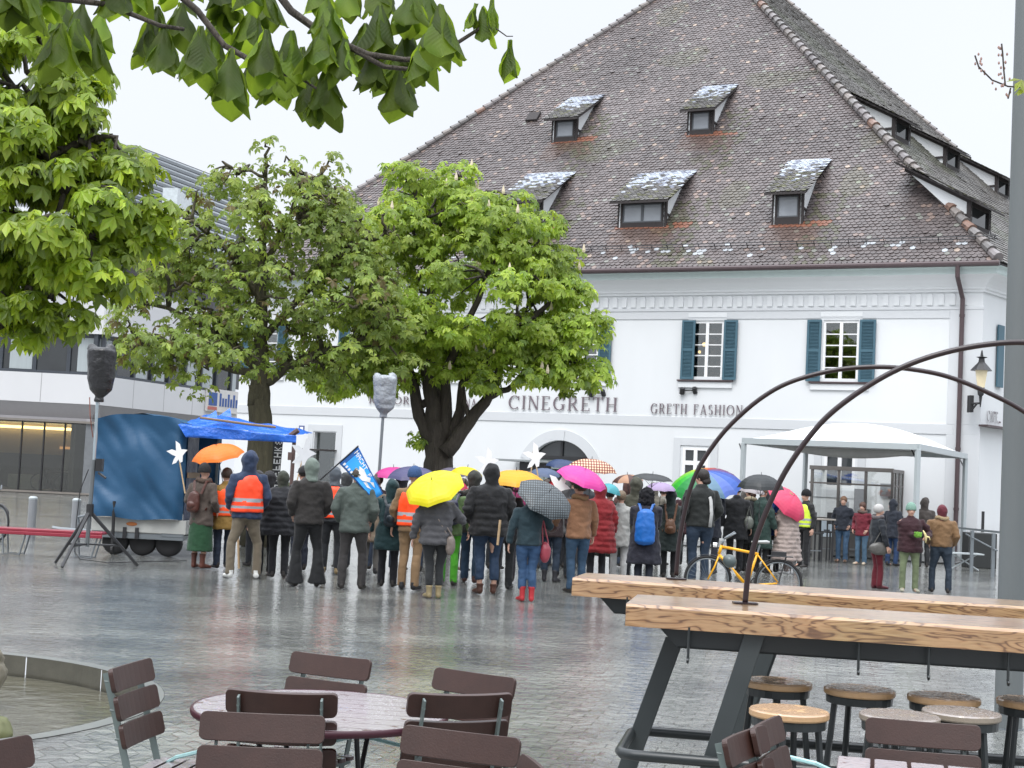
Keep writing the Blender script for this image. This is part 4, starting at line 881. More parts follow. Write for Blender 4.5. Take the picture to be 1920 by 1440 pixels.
def hand(m, w, d, pn, curl=.6, side=1):
    """palm from wrist w along d, palm normal pn; four unequal fingers bent at two knuckles, a thumb from the side"""
    d = d.normalized(); pn = (pn-d*pn.dot(d)).normalized(); s_ = d.cross(pn)*side
    m.tube([w-d*.02, w+d*.02, w+d*.055, w+d*.085], [(.018, .026), (.016, .034), (.014, .04), (.011, .037)], 8, ref=pn)
    for i, L_ in enumerate((.072, .08, .074, .058)):
        b_ = w+d*.08+s_*(.03-.02*i); p1 = b_+(d*math.cos(curl*.5)+pn*math.sin(curl*.5))*L_*.42; p2 = p1+(d*math.cos(curl*1.5)+pn*math.sin(curl*1.5))*L_*.33; p3 = p2+(d*math.cos(curl*2.3)+pn*math.sin(curl*2.3))*L_*.28
        m.tube([b_-d*.02, p1, p2, p3], [.0095, .009, .008, .0062], 6)
    b_ = w+d*.03+s_*.03; m.tube([b_-s_*.015, b_+s_*.022+d*.02+pn*.008, b_+s_*.026+d*.045+pn*.02, b_+s_*.018+d*.066+pn*.03], [.012, .011, .0095, .007], 6)
def face_head(m, c, R3, beard=False):
    def q(x, y, z): return c+R3 @ V((x, y, z))
    def E(x, y, z, rx, ry, rz): m.ell(q(x, y, z), (rx, ry, rz), 12, 8, mx=R3)
    E(0, -.012, .03, .076, .095, .09); E(0, .012, -.03, .062, .078, .085); E(0, .03, -.085, .036, .04, .03); E(0, .065, -.062, .03, .02, .018)
    m.tube([q(0, .083, .018), q(0, .1, -.01), q(0, .112, -.026), q(0, .088, -.036)], [.009, .012, .016, .01], 6)
    for s_ in (-1, 1):
        E(s_*.078, -.005, -.005, .01, .018, .032); E(s_*.03, .078, .022, .022, .012, .008); E(s_*.04, .055, -.025, .022, .025, .02)
BC_ = {}
def mk_person(x, y, hpx, label, group='people standing in the rain on the square', yaw=0, H=None, top='jacket', tc='333333', tk='cloth', hem=.86, puff=0, hood=None, hat=None, hatc='333333', hair=None, hairlong=0, legs='trousers', lc='2a3040', lk='denim', flare=0, shoe='2a2624', boot=0, vest=None, rh=None, lh=None, arms='down', scarf=None, stance=.1, head_yaw=0, head_tilt=0, wide=1.0, z0=0, Y=None, strap=None, cuff=None, build_=1, beard=None, sleeve=None):
    """x,y: pixel between the feet; hpx: figure height in pixels -> a real height at that distance; yaw 0 faces away from the camera"""
    g = G(x, y) if Y is None else V((P(x, y, Y).x, Y, 0))
    dist = (g-EYE).length; ht = (H if H else hpx*g.y/FPX); k = ht/1.75; rz = math.atan2(-g.x, g.y)+yaw+.22*math.sin(x*12.9)
    t_ = thing('person', label, 'person', (g.x, g.y, z0), rz, group)
    sc_ = Matrix.Scale(k, 4); inv = EM[t_].inverted(); random.seed(int(x*7+y))
    def fin(m_or, name, mats, par=t_, smooth=True, faces=None, mi=None, **kw):
        if isinstance(m_or, M): q = m_or
        else: q = M(); q.v, q.f = m_or; q.m = mi or [0]*len(q.f)
        q.v = [sc_ @ V(p) for p in q.v]; return q.build(name, mats, par, smooth=smooth, **kw)
    W_ = wide*1.08; st = stance
    hipz, kz = .93, .5
    sh = [V((s_*.185*W_, 0, 1.42)) for s_ in (-1, 1)]
    wr = {'down': [V((-.29*W_, .03, .86)), V((.29*W_, .03, .86))], 'pocket': [V((-.2*W_, .13, .98)), V((.2*W_, .13, .98))], 'front': [V((-.08, .3, 1.12)), V((.08, .3, 1.12))], 'relax': [V((-.3*W_, .06, .9)), V((.27*W_, .1, .9))], 'back': [V((-.1, -.16, .95)), V((.1, -.16, .95))]}[arms]
    if lh is not None: wr[0] = V(lh) if not isinstance(lh, str) else wr[0]
    if rh is not None: wr[1] = V(rh)
    J = []
    for i, s_ in enumerate((-1, 1)):
        up = wr[i].z > 1.2
        hint = V((s_*(.55 if arms != 'pocket' else .38), -.85 if not up else -.1, -.5 if up else 0)); e, w_ = ik(sh[i], wr[i], hint); J.append((sh[i], e, w_))
    feet = [V((-st, random.uniform(-.06, .07), .07)), V((st, random.uniform(-.06, .07), .07))]
    # ---- body: one continuous surface, hands added finger by finger
    b_ = M(); b_.tube([V((0, .0, .86)), V((0, 0, .98)), V((0, .0, 1.1)), V((0, .01, 1.28)), V((0, 0, 1.42)), V((0, -.005, 1.5))], [(.12, .09), (.14, .1), (.12, .09), (.15, .1), (.13, .08), (.05, .05)], 12, ref=(1, 0, 0))
    hz = Matrix.Rotation(head_yaw, 3, 'Z') @ Matrix.Rotation(-head_tilt, 3, 'X')
    hc = V((0, .02+.05*math.sin(head_tilt), 1.635)); b_.tube([V((0, -.01, 1.4)), V((0, .0, 1.5)), hc+V((0, -.01, -.05))], [.06, .055, .055], 10)
    face_head(b_, hc, hz)
    for i, s_ in enumerate((-1, 1)):
        S_, E_, W__ = J[i]; b_.tube([S_+V((-s_*.04, 0, 0)), S_, S_.lerp(E_, .5), E_, E_.lerp(W__, .4), W__], [.045, .048, .042, .036, .036, .024], 8)
        f = feet[i]; b_.tube([V((s_*.085, 0, .93)), V((s_*.09, .01, .75)), V((f.x*.97, .02+f.y*.5, kz)), V((f.x, f.y-.01, .3)), f+V((0, -.02, .03))], [.085, .075, .052, .05, .035], 8)
        b_.tube([f+V((0, -.03, 0)), f+V((0, .06, -.02)), f+V((0, .15, -.04))], [.035, .035, .02], 8)
    vs, fs = remesh(b_, .016, 2); hm = M(); hm.v = vs; hm.f = fs; hm.m = [0]*len(fs)
    for i, s_ in enumerate((-1, 1)):
        S_, E_, W__ = J[i]; d_ = (W__-E_); grip = (i == 1 and rh is not None) or (i == 0 and lh is not None); pn = V((-s_, 0, 0)) if d_.z < -.1 else V((0, .3, .5)) 
        if grip: pn = V((0, .4, -.6)) if d_.z > 0 else V((-s_*.6, 0, .6))
        hand(hm, W__+d_.normalized()*.01, d_, pn, 1.0 if grip else .45, s_)
    def q(x_, y_, z_): return hc+hz @ V((x_, y_, z_))
    for s_ in (-1, 1): hm.ell(q(s_*.03, .078, .006), (.0145, .01, .0085), 8, 5, 3, hz); hm.ell(q(s_*.03, .0865, .006), (.006, .004, .006), 6, 4, 2, hz)
    hm.ell(q(0, .083, -.052), (.024, .009, .006), 8, 4, 1, hz)
    fin(hm, 'body', [m_skin, m_lip, m_eye, m_eyew])
    # ---- legs
    if legs:
        m = M(); m.tube([V((0, 0, 1.04)), V((0, 0, .98)), V((0, -.01, .9)), V((0, -.01, .83))], [(.155*W_, .105), (.165*W_, .12), (.17*W_, .125), (.13*W_, .1)], 14, ref=(1, 0, 0))
        for i, s_ in enumerate((-1, 1)):
            f = feet[i]; a = .085+.02*flare; zb = .06 if not boot else .2
            m.tube([V((s_*.08*W_, 0, .95)), V((s_*.088*W_, .005, .8)), V((s_*.07*W_+f.x*.25, .015, .66)), V((f.x*.97, .025+f.y*.5, kz)), V((f.x, f.y, .34)), V((f.x, f.y-.01, zb+.1)), V((f.x, f.y-.01+.01*flare, zb))], [.098*W_, .094*W_, .08, .066, .066+.01*flare, .062+.035*flare, .063+.06*flare], 10)
        if legs == 'skirt':
            m = M(); m.tube([V((0, 0, 1.0)), V((0, 0, .85)), V((0, 0, .6)), V((.0, 0, .3))], [(.15, .12), (.19, .16), (.21, .18), (.23, .2)], 18, ref=(1, 0, 0))
        fin(remesh(m, .017, 2, .007+.003*(lk == 'denim'), 7, random.random()*9), 'trousers' if legs != 'skirt' else 'skirt', cloth(lc, lk))
    # ---- shoes
    for i, s_ in enumerate((-1, 1)):
        f = feet[i]; yw = Matrix.Rotation(-s_*.2, 3, 'Z'); m = M()
        def sp(x_, y_, z_): v = yw @ V((x_, y_, 0)); return V((f.x+v.x, f.y+v.y, z_))
        m.tube([sp(0, -.075, .045), sp(0, -.05, .05), sp(0, .03, .05), sp(0, .1, .042), sp(0, .16, .034), sp(0, .185, .028)], [(.03, .03), (.046, .038), (.045, .042), (.034, .047), (.028, .042), (.016, .025)], 10, ref=(0, 0, 1))
        m.tube([sp(0, -.03, .04), sp(0, -.03, .1+boot*.6), sp(0, -.03, .12+boot)], [.044, .046, .05+.01*(boot > 0)], 10)
        vs, fs = remesh(m, .012, 1); vs = [V((v.x, v.y, max(v.z, .004))) for v in vs]; mi_ = None
        fin((vs, fs), 'shoe', mat('shoe_'+shoe, shoe, rough=.4, var=.2))
        sl = M(); sl.tube([sp(0, -.085, .013), sp(0, -.05, .013), sp(0, .1, .013), sp(0, .19, .013)], [(.011, .03), (.011, .042), (.011, .05), (.01, .02)], 10, ref=(0, 0, 1))
    # ---- upper garment
    m = M(); p = puff; W2 = W_*(1+p*.6)
    wa = .135+.03*(hem < .7)+p*.03
    prof = [(1.5, .07, .06), (1.46, .14, .085), (1.41, .19, .11), (1.3, .19+p*.02, .125+p*.02), (1.12, .172+p*.03, .122+p*.03), (.98, wa+.045, .13+p*.03)]
    zz = .98
    while zz > hem+.06: zz -= .12; t = .98-zz; prof.append((max(zz, hem), wa+.05+t*.09, .135+p*.02+t*.07))
    if prof[-1][0] > hem+.01: prof.append((hem, prof[-1][1]+.005, prof[-1][2]))
    m.tube([V((0, -.005, a)) for a, _, _ in prof], [(b2*W2*.98, c2*W2) for _, b2, c2 in prof], 18, ref=(1, 0, 0))
    sr = .062+p*.02
    for i, s_ in enumerate((-1, 1)):
        S_, E_, W__ = J[i]; m.tube([S_+V((-s_*.07, 0, -.02)), S_+V((-s_*.005, 0, -.01)), S_.lerp(E_, .5), E_, E_.lerp(W__, .5), W__+(E_-W__)*.02], [.062, .07+p*.015, sr+.004, sr, sr-.006, sr-.014], 10)
        m.ell(E_, (sr,)*3, 8, 6)
    m.tube([V((0, -.01, 1.44)), V((0, -.01, 1.5)), V((0, -.008, 1.535))], [.095, .08, .078], 12)
    if hood == 'down': m.ell(V((0, -.085, 1.47)), (.1, .07, .07))
    if hood == 'up':
        m.tube([V((0, -.02, 1.46)), V((0, -.02, 1.54)), V((0, -.03, 1.6))], [.09, .095, .1], 12); m.ell(hc+hz @ V((0, -.035, .02)), (.112, .118, .135), 14, 10, mx=hz); m.ell(hc+hz @ V((0, -.1, .05)), (.06, .06, .08), 10, 8)
    col_ = cloth(tc, tk)
    vs, fs = remesh(m, .019, 1, .018+p*.006, 6.5, random.random()*9)
    if p > 0: # quilting
        vs = [V((v.x*(1+.05*abs(math.sin(v.z*34))), v.y*(1+.06*abs(math.sin(v.z*34))), v.z)) if v.z < 1.4 else v for v in vs]
    mats_ = [col_]; mi_ = [0]*len(fs)
    if cuff or sleeve:
        mats_.append(cloth(sleeve or cuff)); 
        for j, f in enumerate(fs):
            c = vs[f[0]]
            if abs(c.x) > .2 and (sleeve or c.z < 1.0): mi_[j] = 1
    fin((vs, fs), {'coat': 'coat'}.get(top, top), mats_, mi=mi_)
    if hood == 'up' and tc != hat: pass
    if vest:
        m = M(); prof2 = [(1.45, .115, .1), (1.4, .155, .125), (1.28, .185+p*.03, .142), (1.12, .195+p*.02, .145), (.98, .2, .148), (.93, .203, .15)]
        m.tube([V((0, -.005, a)) for a, _, _ in prof2], [(b2*W2*1.06, c2*W2*1.06) for _, b2, c2 in prof2], 18, ref=(1, 0, 0))
        vs, fs = remesh(m, .018, 2, .009, 6, 3.3); mi_ = []
        for f in fs: z = sum(vs[i].z for i in f)/len(f); mi_.append(1 if .975 < z < 1.02 or 1.08 < z < 1.125 else 0)
        fin((vs, fs), 'safety_vest', [mat('hi_vis_'+vest, vest, rough=.5, var=.06, bump=.3, bscale=14, dist=.02), mat('reflective_strip', (.32, .33, .35), rough=.35)], mi=mi_)
    if scarf: m = M(); m.tube([V((.1*math.cos(a), -.005+.09*math.sin(a), 1.5+.015*math.sin(a*2))) for a in [i*math.pi/6 for i in range(13)]], .045, 8); fin(remesh(m, .018, 2, .01, 9), 'scarf', cloth(scarf, 'knit'))
    if strap: m = M(); m.tube([V((.03, .15, 1.3)), V((.06, .1, 1.45)), V((.06, -.07, 1.49)), V((.09, -.165, 1.3)), V((.1, -.185, 1.1)), V((.08, -.19, .9))], (.03, .006), 6, ref=(1, .2, .3)); m.v = m.v; fin(m, 'strap', cloth(strap))
    # ---- hair and hats
    def cap(zc, r, open_=.35, flat=1.0, name='hat', mt=None, low=-.02, k=12):
        m = M(); m.ell(hc+hz @ V((0, -.018, .04)), (.087*r, .105*r, .1*r*flat), 16, 10, mx=hz); vs, fs = remesh(m, .012, 1, .003, 20)
        R3 = hz.inverted(); out = M(); idx = {}
        keep = []
        for f in fs:
            c = R3 @ (sum((vs[i] for i in f), V())/len(f)-hc); lim = zc+max(0, c.y+.02)*open_*1.2
            if c.z > lim: keep.append(f)
        used = sorted({i for f in keep for i in f}); mp_ = {a: b2 for b2, a in enumerate(used)}
        o = fin(([vs[i] for i in used], [tuple(mp_[i] for i in f) for f in keep]), name, mt); so_ = o.modifiers.new('s', 'SOLIDIFY'); so_.thickness = .012*k/12; so_.offset = .5; return o
    if hair: cap(-.05 if hairlong else -.03, 1.0, .55, 1.02, 'hair', mat('hair_'+hair, hair, rough=.6, var=.5, nscale=30, stretch=(4, 4, .6), bump=.6, bscale=50))
    if hairlong:
        m = M(); m.tube([hc+hz @ V((0, -.06, .03)), hc+hz @ V((0, -.095, -.06)), hc+hz @ V((0, -.1, -.06-hairlong))], [(.07, .05), (.075, .045), (.05, .03)], 10, ref=(1, 0, 0)); fin(remesh(m, .015, 1, .006, 16), 'hair', mat('hair_'+(hair or '2a1d16'), hair or '2a1d16', rough=.6, var=.5, nscale=30, bump=.6, bscale=50))
    if hat == 'beanie': cap(.0, 1.13, .1, 1.12, 'beanie', cloth(hatc, 'knit')); 
    if hat == 'furry': m = M(); m.ell(hc+V((0, -.02, 0)), (.13, .13, .15), 14, 10); m.ell(hc+V((0, -.04, -.1)), (.14, .12, .08), 12, 8); fin(remesh(m, .018, 1, .03, 22), 'furry_hood', cloth(hatc, 'knit'))
    if hat == 'cap': cap(.02, 1.1, .05, .95, 'cap', cloth(hatc)); m = M(); m.ell(hc+hz @ V((0, .11, .03)), (.07, .06, .008), 12, 5, mx=hz); fin(m, 'peak', cloth(hatc))
    if hat == 'bucket':
        m = M(); T_ = Matrix.Translation(hc+V((0, -.01, 0))); m.lathe([(.135, .01), (.13, .02), (.1, .05), (.098, .12), (.085, .135), (.02, .14)], 18, T_); m.lathe([(.1, .06), (.105, .06), (.105, .085), (.1, .085)], 18, T_, 1, cap=False); m.lathe([(.099, .1), (.104, .1), (.102, .115), (.098, .115)], 18, T_, 1, cap=False)
        fin(m, 'bucket_hat', [cloth(hatc), cloth('c9cdb9')])
    if hat == 'hood': # hood up in another colour than the jacket
        m = M(); m.tube([V((0, -.03, 1.44)), V((0, -.02, 1.52)), V((0, -.03, 1.6))], [.1, .085, .09], 12); m.ell(hc+hz @ V((0, -.03, .015)), (.108, .118, .132), 14, 10, mx=hz); vs, fs = remesh(m, .016, 2, .008, 9)
        fin((vs, fs), 'hood', cloth(hatc, 'cloth'))
    return t_, k, J, g, rz
def wp(t_, k, loc):  # local figure point -> world
    return EM[t_] @ (V(loc)*k)
UN = 0
def umbrella(apex, grip, R, col, label, n=8, curve=.45, cols=None, ribs=True, pattern=None, rough=.45):
    """apex and grip are world points: the shaft runs between them"""
    ax = (apex-grip).normalized(); a = V((1, 0, 0)); a = (a-ax*a.dot(ax)).normalized(); b_ = ax.cross(a)
    t_ = thing('umbrella', label, 'umbrella', tuple(grip))
    m = M(); rings = 7; seg = n*4; dep = R*curve; ph = 0 if cols else random.random(); th = []
    for sgn in (0, 1):
        for i in range(rings+1):
            f = i/rings; rr = R*math.sin(f*1.25)/math.sin(1.25); h = dep*(1-math.cos(f*1.25))/(1-math.cos(1.25))
            for j in range(seg):
                an = 2*math.pi*(j/seg)+ph; u_ = (j % 4)/4; sag = math.sin(math.pi*u_)
                r2 = rr*(1-.07*sag*f); h2 = h-.04*R*sag*f*(1-f)*2-(.03*R*sag*f**4)
                m.v.append(apex-ax*(h2+(.003 if sgn else 0))+(a*math.cos(an)+b_*math.sin(an))*max(r2, .004))
        o0 = sgn*(rings+1)*seg
        for i in range(rings):
            for j in range(seg):
                q = (o0+i*seg+j, o0+i*seg+(j+1) % seg, o0+(i+1)*seg+(j+1) % seg, o0+(i+1)*seg+j); m.f.append(q if not sgn else q[::-1])
                m.m.append((j//4) % len(cols) if cols else 0)
    def um(c):
        mt = mat('umbrella_'+c, tuple(x*.8 for x in rgb(c)[:3]), rough=rough, var=.08, nscale=3)
        b = mt.node_tree.nodes['Principled BSDF']
        if 'tl' not in mt:
            mt['tl'] = 1; nt = mt.node_tree; tr = N(nt, 'ShaderNodeBsdfTranslucent'); mx = N(nt, 'ShaderNodeMixShader'); mx.inputs[0].default_value = .3; cc = [n_ for n_ in nt.nodes if n_.type == 'MIX'][0]
            nt.links.new(cc.outputs['Result'], tr.inputs[0]); nt.links.new(b.outputs[0], mx.inputs[1]); nt.links.new(tr.outputs[0], mx.inputs[2]); nt.links.new(mx.outputs[0], nt.nodes['Material Output'].inputs[0])
        return mt
    mats_ = [pattern] if pattern else [um(c) for c in (cols or [col])]
    m.build('canopy', mats_, t_, world=True, smooth=False)
    q = M(); q.tube([apex+ax*.05, apex, grip+ax*.05], [.004, .006, .006], 6); q.build('shaft', m_black, t_, world=True)
    q = M(); q.tube([grip+ax*.08, grip-ax*.05, grip-ax*.09], [.013, .015, .012], 8); q.build('handle', m_black, t_, world=True, smooth=True)
    if ribs:
        for i in range(n):
            q = M(); an = 2*math.pi*i/n+ph; rd = a*math.cos(an)+b_*math.sin(an); ps = []
            for f in (0.02, .25, .5, .75, 1): ps.append(apex-ax*(dep*(1-math.cos(f*1.25))/(1-math.cos(1.25))+.007)+rd*R*math.sin(f*1.25)/math.sin(1.25))
            q.tube(ps, .0025, 4); q.tube([ps[2], apex-ax*(dep+.14)], .002, 4); q.build('rib', m_black, t_, world=True)
    return t_
def um_px(xl, xr, ytop, Y, tilt, grip, col, label, back=.09, **kw):
    """canopy seen between pixels xl..xr with its apex near ytop; tilt leans it to the right (radians), back leans it toward the camera"""
    R = (xr-xl)/2*Y/FPX/max(.6, math.cos(tilt)*.97); cx = (xl+xr)/2
    if grip is not None: Y = grip.y-.12-back; R = (xr-xl)/2*Y/FPX
    c = P(cx, ytop, Y)
    ax = V((math.sin(tilt), -math.sin(back), math.cos(tilt)*math.cos(back))).normalized()
    apex = c
    g = grip if grip is not None else apex-ax*.8
    if grip is not None: apex = g+(apex-g).normalized()*(apex-g).length
    return umbrella(apex, g, R, col, label, **kw)
def backpack(t_, k, col, label, w=.26, h=.42, z=1.2, dp=.13, straps=True, kind='backpack', yb=-.19, xo=0, sc=None):
    s_ = thing('backpack', label, kind, tuple(wp(t_, k, (xo, yb, z-h/2))), t_.rotation_euler.z)
    def L_(x, y, z_): return wp(t_, k, (xo+x, yb+y, z_))
    m = M(); ps = [(0, 0, z-h/2), (0, -.02, z-h*.42), (0, -.02, z), (0, 0, z+h*.4), (0, .02, z+h/2)]
    m.tube([L_(*p) for p in ps], [(w*.36*k, dp*.36*k), (w*.5*k, dp*.55*k), (w*.5*k, dp*.55*k), (w*.4*k, dp*.45*k), (w*.2*k, dp*.25*k)], 14, ref=tuple(EM[t_].to_3x3() @ V((1, 0, 0))))
    vs, fs = remesh(m, .016, 2, .006, 9, 2); q = M(); q.v = vs; q.f = fs; q.m = [0]*len(fs); q.build('bag_body', cloth(col, 'wet'), s_, world=True, smooth=True)
    m = M(); m.ell(L_(0, -.07, z-h*.18), (w*.36*k, .05*k, h*.22*k), 12, 8); m.build('pocket', cloth(col, 'wet'), s_, world=True, smooth=True)
    for sg in (-1, 1):
        m = M(); m.tube([wp(t_, k, (sg*.07, yb+.02, z+h*.4)), wp(t_, k, (sg*.12, -.1, 1.49)), wp(t_, k, (sg*.14, .02, 1.5)), wp(t_, k, (sg*.15, .15, 1.36)), wp(t_, k, (sg*.17, .14, 1.15)), wp(t_, k, (sg*.15, yb+.05, z-h*.4))], [(.007*k, .024*k)]*6, 6, ref=(0, -1, .3)); m.build('strap', cloth(sc or col, 'wet'), s_, world=True)
    return s_
# ---------------------------------------------------------------- the crowd, figure by figure
T_ = {}
PL = []
def pp(key, *a, **k): T_[key] = mk_person(*a, **k)
GR = 'people standing in the crowd'
pp('skirt', 372, 1066, 191, 'woman in brown wool coat and long green skirt with leather backpack beside the blue trailer', yaw=-.35, tc='5c5048', hem=.74, legs='skirt', lc='1d5230', lk='cloth', hat='beanie', hatc='2c2c2e', scarf='5b4a40', shoe='5a3226', boot=.14, arms='pocket', group=GR)
pp('orange_u', 415, 1066, 178, 'short person in orange vest over mustard jacket under the orange umbrella', H=1.62, yaw=.2, tc='a88440', hem=.7, vest='ff5418', lc='223044', hair='3a2a20', rh=(.12, .26, 1.3), group=GR)
pp('khaki', 455, 1085, 233, 'tall person in blue hood with orange vest, khaki cargo trousers and white trainers', tc='2c3e5e', hood='up', hem=.84, vest='ff4a22', lc='877b68', lk='cloth', shoe='d8d8d4', arms='pocket', stance=.19, group=GR)
pp('blk1', 494, 1079, 190, 'person in plain black coat just behind the khaki trousers', tc='1c1d22', hem=.7, lc='17181c', hood='up', arms='down', group=GR)
pp('puff1', 520, 1083, 196, 'person in camouflage hood and black quilted coat with dark trousers', yaw=.25, tc='1b1d24', puff=.8, hem=.72, lc='1a1c22', lk='cloth', hat='hood', hatc='3c4236', arms='pocket', group=GR)
pp('flare', 572, 1100, 236, 'tall person in pale sage beanie, brown jacket and black flared trousers', tc='302c2a', hem=.87, lc='101216', lk='cloth', flare=1.2, hat='hood', hatc='7f8d84', arms='pocket', stance=.15, hood=None, group=GR)
pp('capman', 560, 1070, 192, 'man in black flat cap seen between the sage beanie and the awning post', yaw=.8, tc='25262a', hat='cap', hatc='1b1b1e', hair='2a2422', group=GR)
pp('vest2', 618, 1077, 198, 'person in grey hood and orange vest with black trousers and tan shoes', tc='2e3238', vest='ff4a1c', hat='hood', hatc='5f6770', lc='1b1e24', lk='cloth', shoe='7d6c4e', arms='down', stance=.12, group=GR)
pp('bucket', 658, 1105, 226, 'person in striped bucket hat, grey green shirt and dark grey trousers', tc='5a655f', tk='cloth', hem=.82, lc='3b3838', lk='cloth', hat='bucket', hatc='3a4038', hair='4a4038', arms='pocket', stance=.14, shoe='2c2825', wide=1.06, group=GR)
pp('beige', 693, 1077, 180, 'person in long beige coat mostly hidden behind the grey green shirt', tc='8a7a68', hem=.6, lc='6d6a66', lk='cloth', hair='3c332c', shoe='1f1f22', group=GR)
pp('teal', 725, 1101, 197, 'person in dark teal hooded coat with small dark backpack', tc='143c40', hood='up', hem=.62, lc='20222a', lk='cloth', arms='relax', group=GR)
pp('tanvest', 766, 1106, 224, 'person in blue beanie and tan trousers with an orange vest over a tan jacket', yaw=-.1, tc='8f7250', vest='ff4c14', hem=.84, lc='a1825f', lk='cloth', hat='beanie', hatc='3f5f8e', shoe='1c1c1f', arms='relax', group=GR)
pp('hoodie', 812, 1122, 213, 'person in loose grey hoodie with charcoal trousers and beige boots under the yellow umbrella', tc='56565a', hem=.83, lc='26292c', lk='cloth', hair='3a2c22', shoe='887a5a', boot=.08, rh=(.2, .22, 1.25), arms='relax', wide=1.08, puff=.2, stance=.08, group=GR)
pp('green', 838, 1098, 200, 'person in bright green trousers with pale green jacket and navy backpack', tc='5f7a48', hem=.82, lc='4cae1e', lk='cloth', hair='4a3828', arms='down', group=GR)
pp('jeansdk', 880, 1093, 205, 'person in dark jeans and olive coat close left behind the big black hood', tc='2c2e28', hem=.8, hood='up', lc='24405a', lk='denim', shoe='4a2f28', group=GR)
pp('bigblack', 910, 1114, 238, 'broad person in black hooded coat and jeans with brown boots', tc='141519', hood='up', hem=.8, lc='27405e', shoe='4a2c20', boot=.03, wide=1.16, puff=.15, arms='pocket', stance=.1, group=GR)
pp('blk2', 940, 1105, 205, 'person in black hooded jacket close right behind the big black coat', tc='1a1b1f', hem=.78, hood='up', lc='1c1f22', lk='cloth', shoe='222222', wide=1.05, group=GR)
pp('magenta', 968, 1092, 200, 'person in magenta hooded coat and plum hat behind the patterned umbrella', tc='8c2358', hem=.75, hat='beanie', hatc='5c1238', scarf='6c1a48', lc='26222a', lk='cloth', group=GR)
pp('redboots', 986, 1128, 208, 'woman in teal jacket, blue jeans and red boots under the dark patterned umbrella', tc='1f3a44', hem=.88, lc='33567e', shoe='a62a30', boot=.12, hair='2e2118', rh=(.14, .24, 1.22), arms='down', stance=.075, group=GR)
pp('redhat', 1030, 1092, 186, 'person in red hood and rolled jeans between the doves and the patterned umbrella', tc='3a2a2c', hem=.8, hat='beanie', hatc='c0202a', lc='26384c', shoe='2a2a2e', boot=.1, group=GR)
pp('greyhood', 1052, 1085, 180, 'person in light grey hood standing behind the tan leather jacket', tc='6b6b6c', hood='up', hem=.8, lc='2a3036', group=GR)
pp('tanjacket', 1079, 1112, 208, 'person in tan suede jacket, green knitted beanie and blue jeans', yaw=.15, tc='94694a', hem=.86, hat='beanie', hatc='2c4a40', hair='4a3424', lc='34536f', scarf='9a7a58', lh=(-.3, .3, 1.02), arms='relax', shoe='2a2522', head_yaw=.5, group=GR)
pp('redcoat', 1117, 1094, 186, 'person in long dark red hooded coat under the magenta umbrella', tc='94161f', hem=.55, hood='up', puff=.3, lc='23262c', lk='cloth', arms='relax', group=GR)
pp('longgreen', 1137, 1086, 168, 'person in long dark green coat right of the red coat', tc='2a332e', hem=.45, lc='22262a', hair='2b2622', group=GR)
pp('white', 1158, 1092, 168, 'person in white jacket and white trousers', tc='b8b8b4', hem=.7, lc='d2d2d0', lk='cloth', hair='6a5a48', rh=(.1, .25, 1.25), arms='down', group=GR)
pp('olive', 1185, 1090, 190, 'tall person in olive rain jacket with hood up beside the turquoise umbrella', tc='4e4e40', hood='up', hem=.78, lc='23252c', lk='cloth', wide=1.08, arms='pocket', group=GR)
pp('bluepack', 1205, 1105, 186, 'person in long navy coat and black furry hood carrying the bright blue backpack', tc='1f2030', hem=.45, hat='furry', hatc='15151c', lc='202634', wide=1.12, arms='front', group=GR)
pp('parka', 1252, 1084, 162, 'person in dark green parka with hood and small brown rucksack', tc='22302e', hood='up', hem=.55, lc='14161a', lk='cloth', arms='front', group=GR)
pp('strapman', 1308, 1098, 214, 'man in black jacket and jeans with broad white strap across his back, turning left', yaw=.35, head_yaw=.7, tc='1b201e', hem=.9, hair='1c1512', hairlong=.03, strap='d8d8d6', lc='24384e', arms='pocket', wide=1.1, group=GR)
pp('rainbow', 1328, 1076, 170, 'person in navy coat holding the rainbow umbrella', tc='1a2030', hem=.7, lc='1d2230', lk='cloth', hair='2a211c', rh=(.0, .26, 1.3), group=GR)
pp('blk3', 1376, 1072, 162, 'person in black coat with grey bag beside the rainbow umbrella', tc='15171c', hem=.66, lc='181a20', lk='cloth', hair='221a16', group=GR)
pp('brownhair', 1402, 1072, 158, 'brown haired person in black coat with pale fur collar', yaw=.8, tc='191b1f', hem=.6, scarf='b8ab90', hair='3c2418', hairlong=.05, lc='1f2022', lk='cloth', group=GR)
pp('greencoat', 1424, 1074, 160, 'person in bottle green coat holding a dark red bag behind the bicycle', yaw=-.6, tc='27433c', hem=.5, hair='5a4632', lc='26282a', lk='cloth', arms='relax', group=GR)
pp('bluecoat', 1446, 1073, 150, 'person in vivid blue jacket half hidden by the leaning arch', yaw=-.3, tc='1e58b4', hem=.8, hair='3a2c22', lc='22262e', lk='cloth', group=GR)
pp('palepink', 1473, 1076, 150, 'woman in long pale pink quilted coat under the hot pink umbrella', yaw=.9, tc='b9a8a0', puff=.6, hem=.3, hair='8a6a4a', lc='8a7c76', lk='cloth', lh=(-.12, .28, 1.18), rh=(.1, .24, 1.28), shoe='dddddd', group=GR)
pp('hivis', 1507, 1064, 142, 'marshal in yellow hi-vis jacket and black hat beside the bar counter', yaw=2.2, tc='1a1b1d', vest='c8e03a', hat='beanie', hatc='16161a', lc='1b1c20', lk='cloth', group=GR)
G2 = 'people standing apart in front of the white building'
pp('navyman', 1578, 1054, 121, 'man in navy jacket and light jeans facing the square with hands in pockets', yaw=math.pi, tc='232a38', hem=.86, hair='6a4e3a', lc='486888', shoe='5a4434', arms='pocket', group=G2)
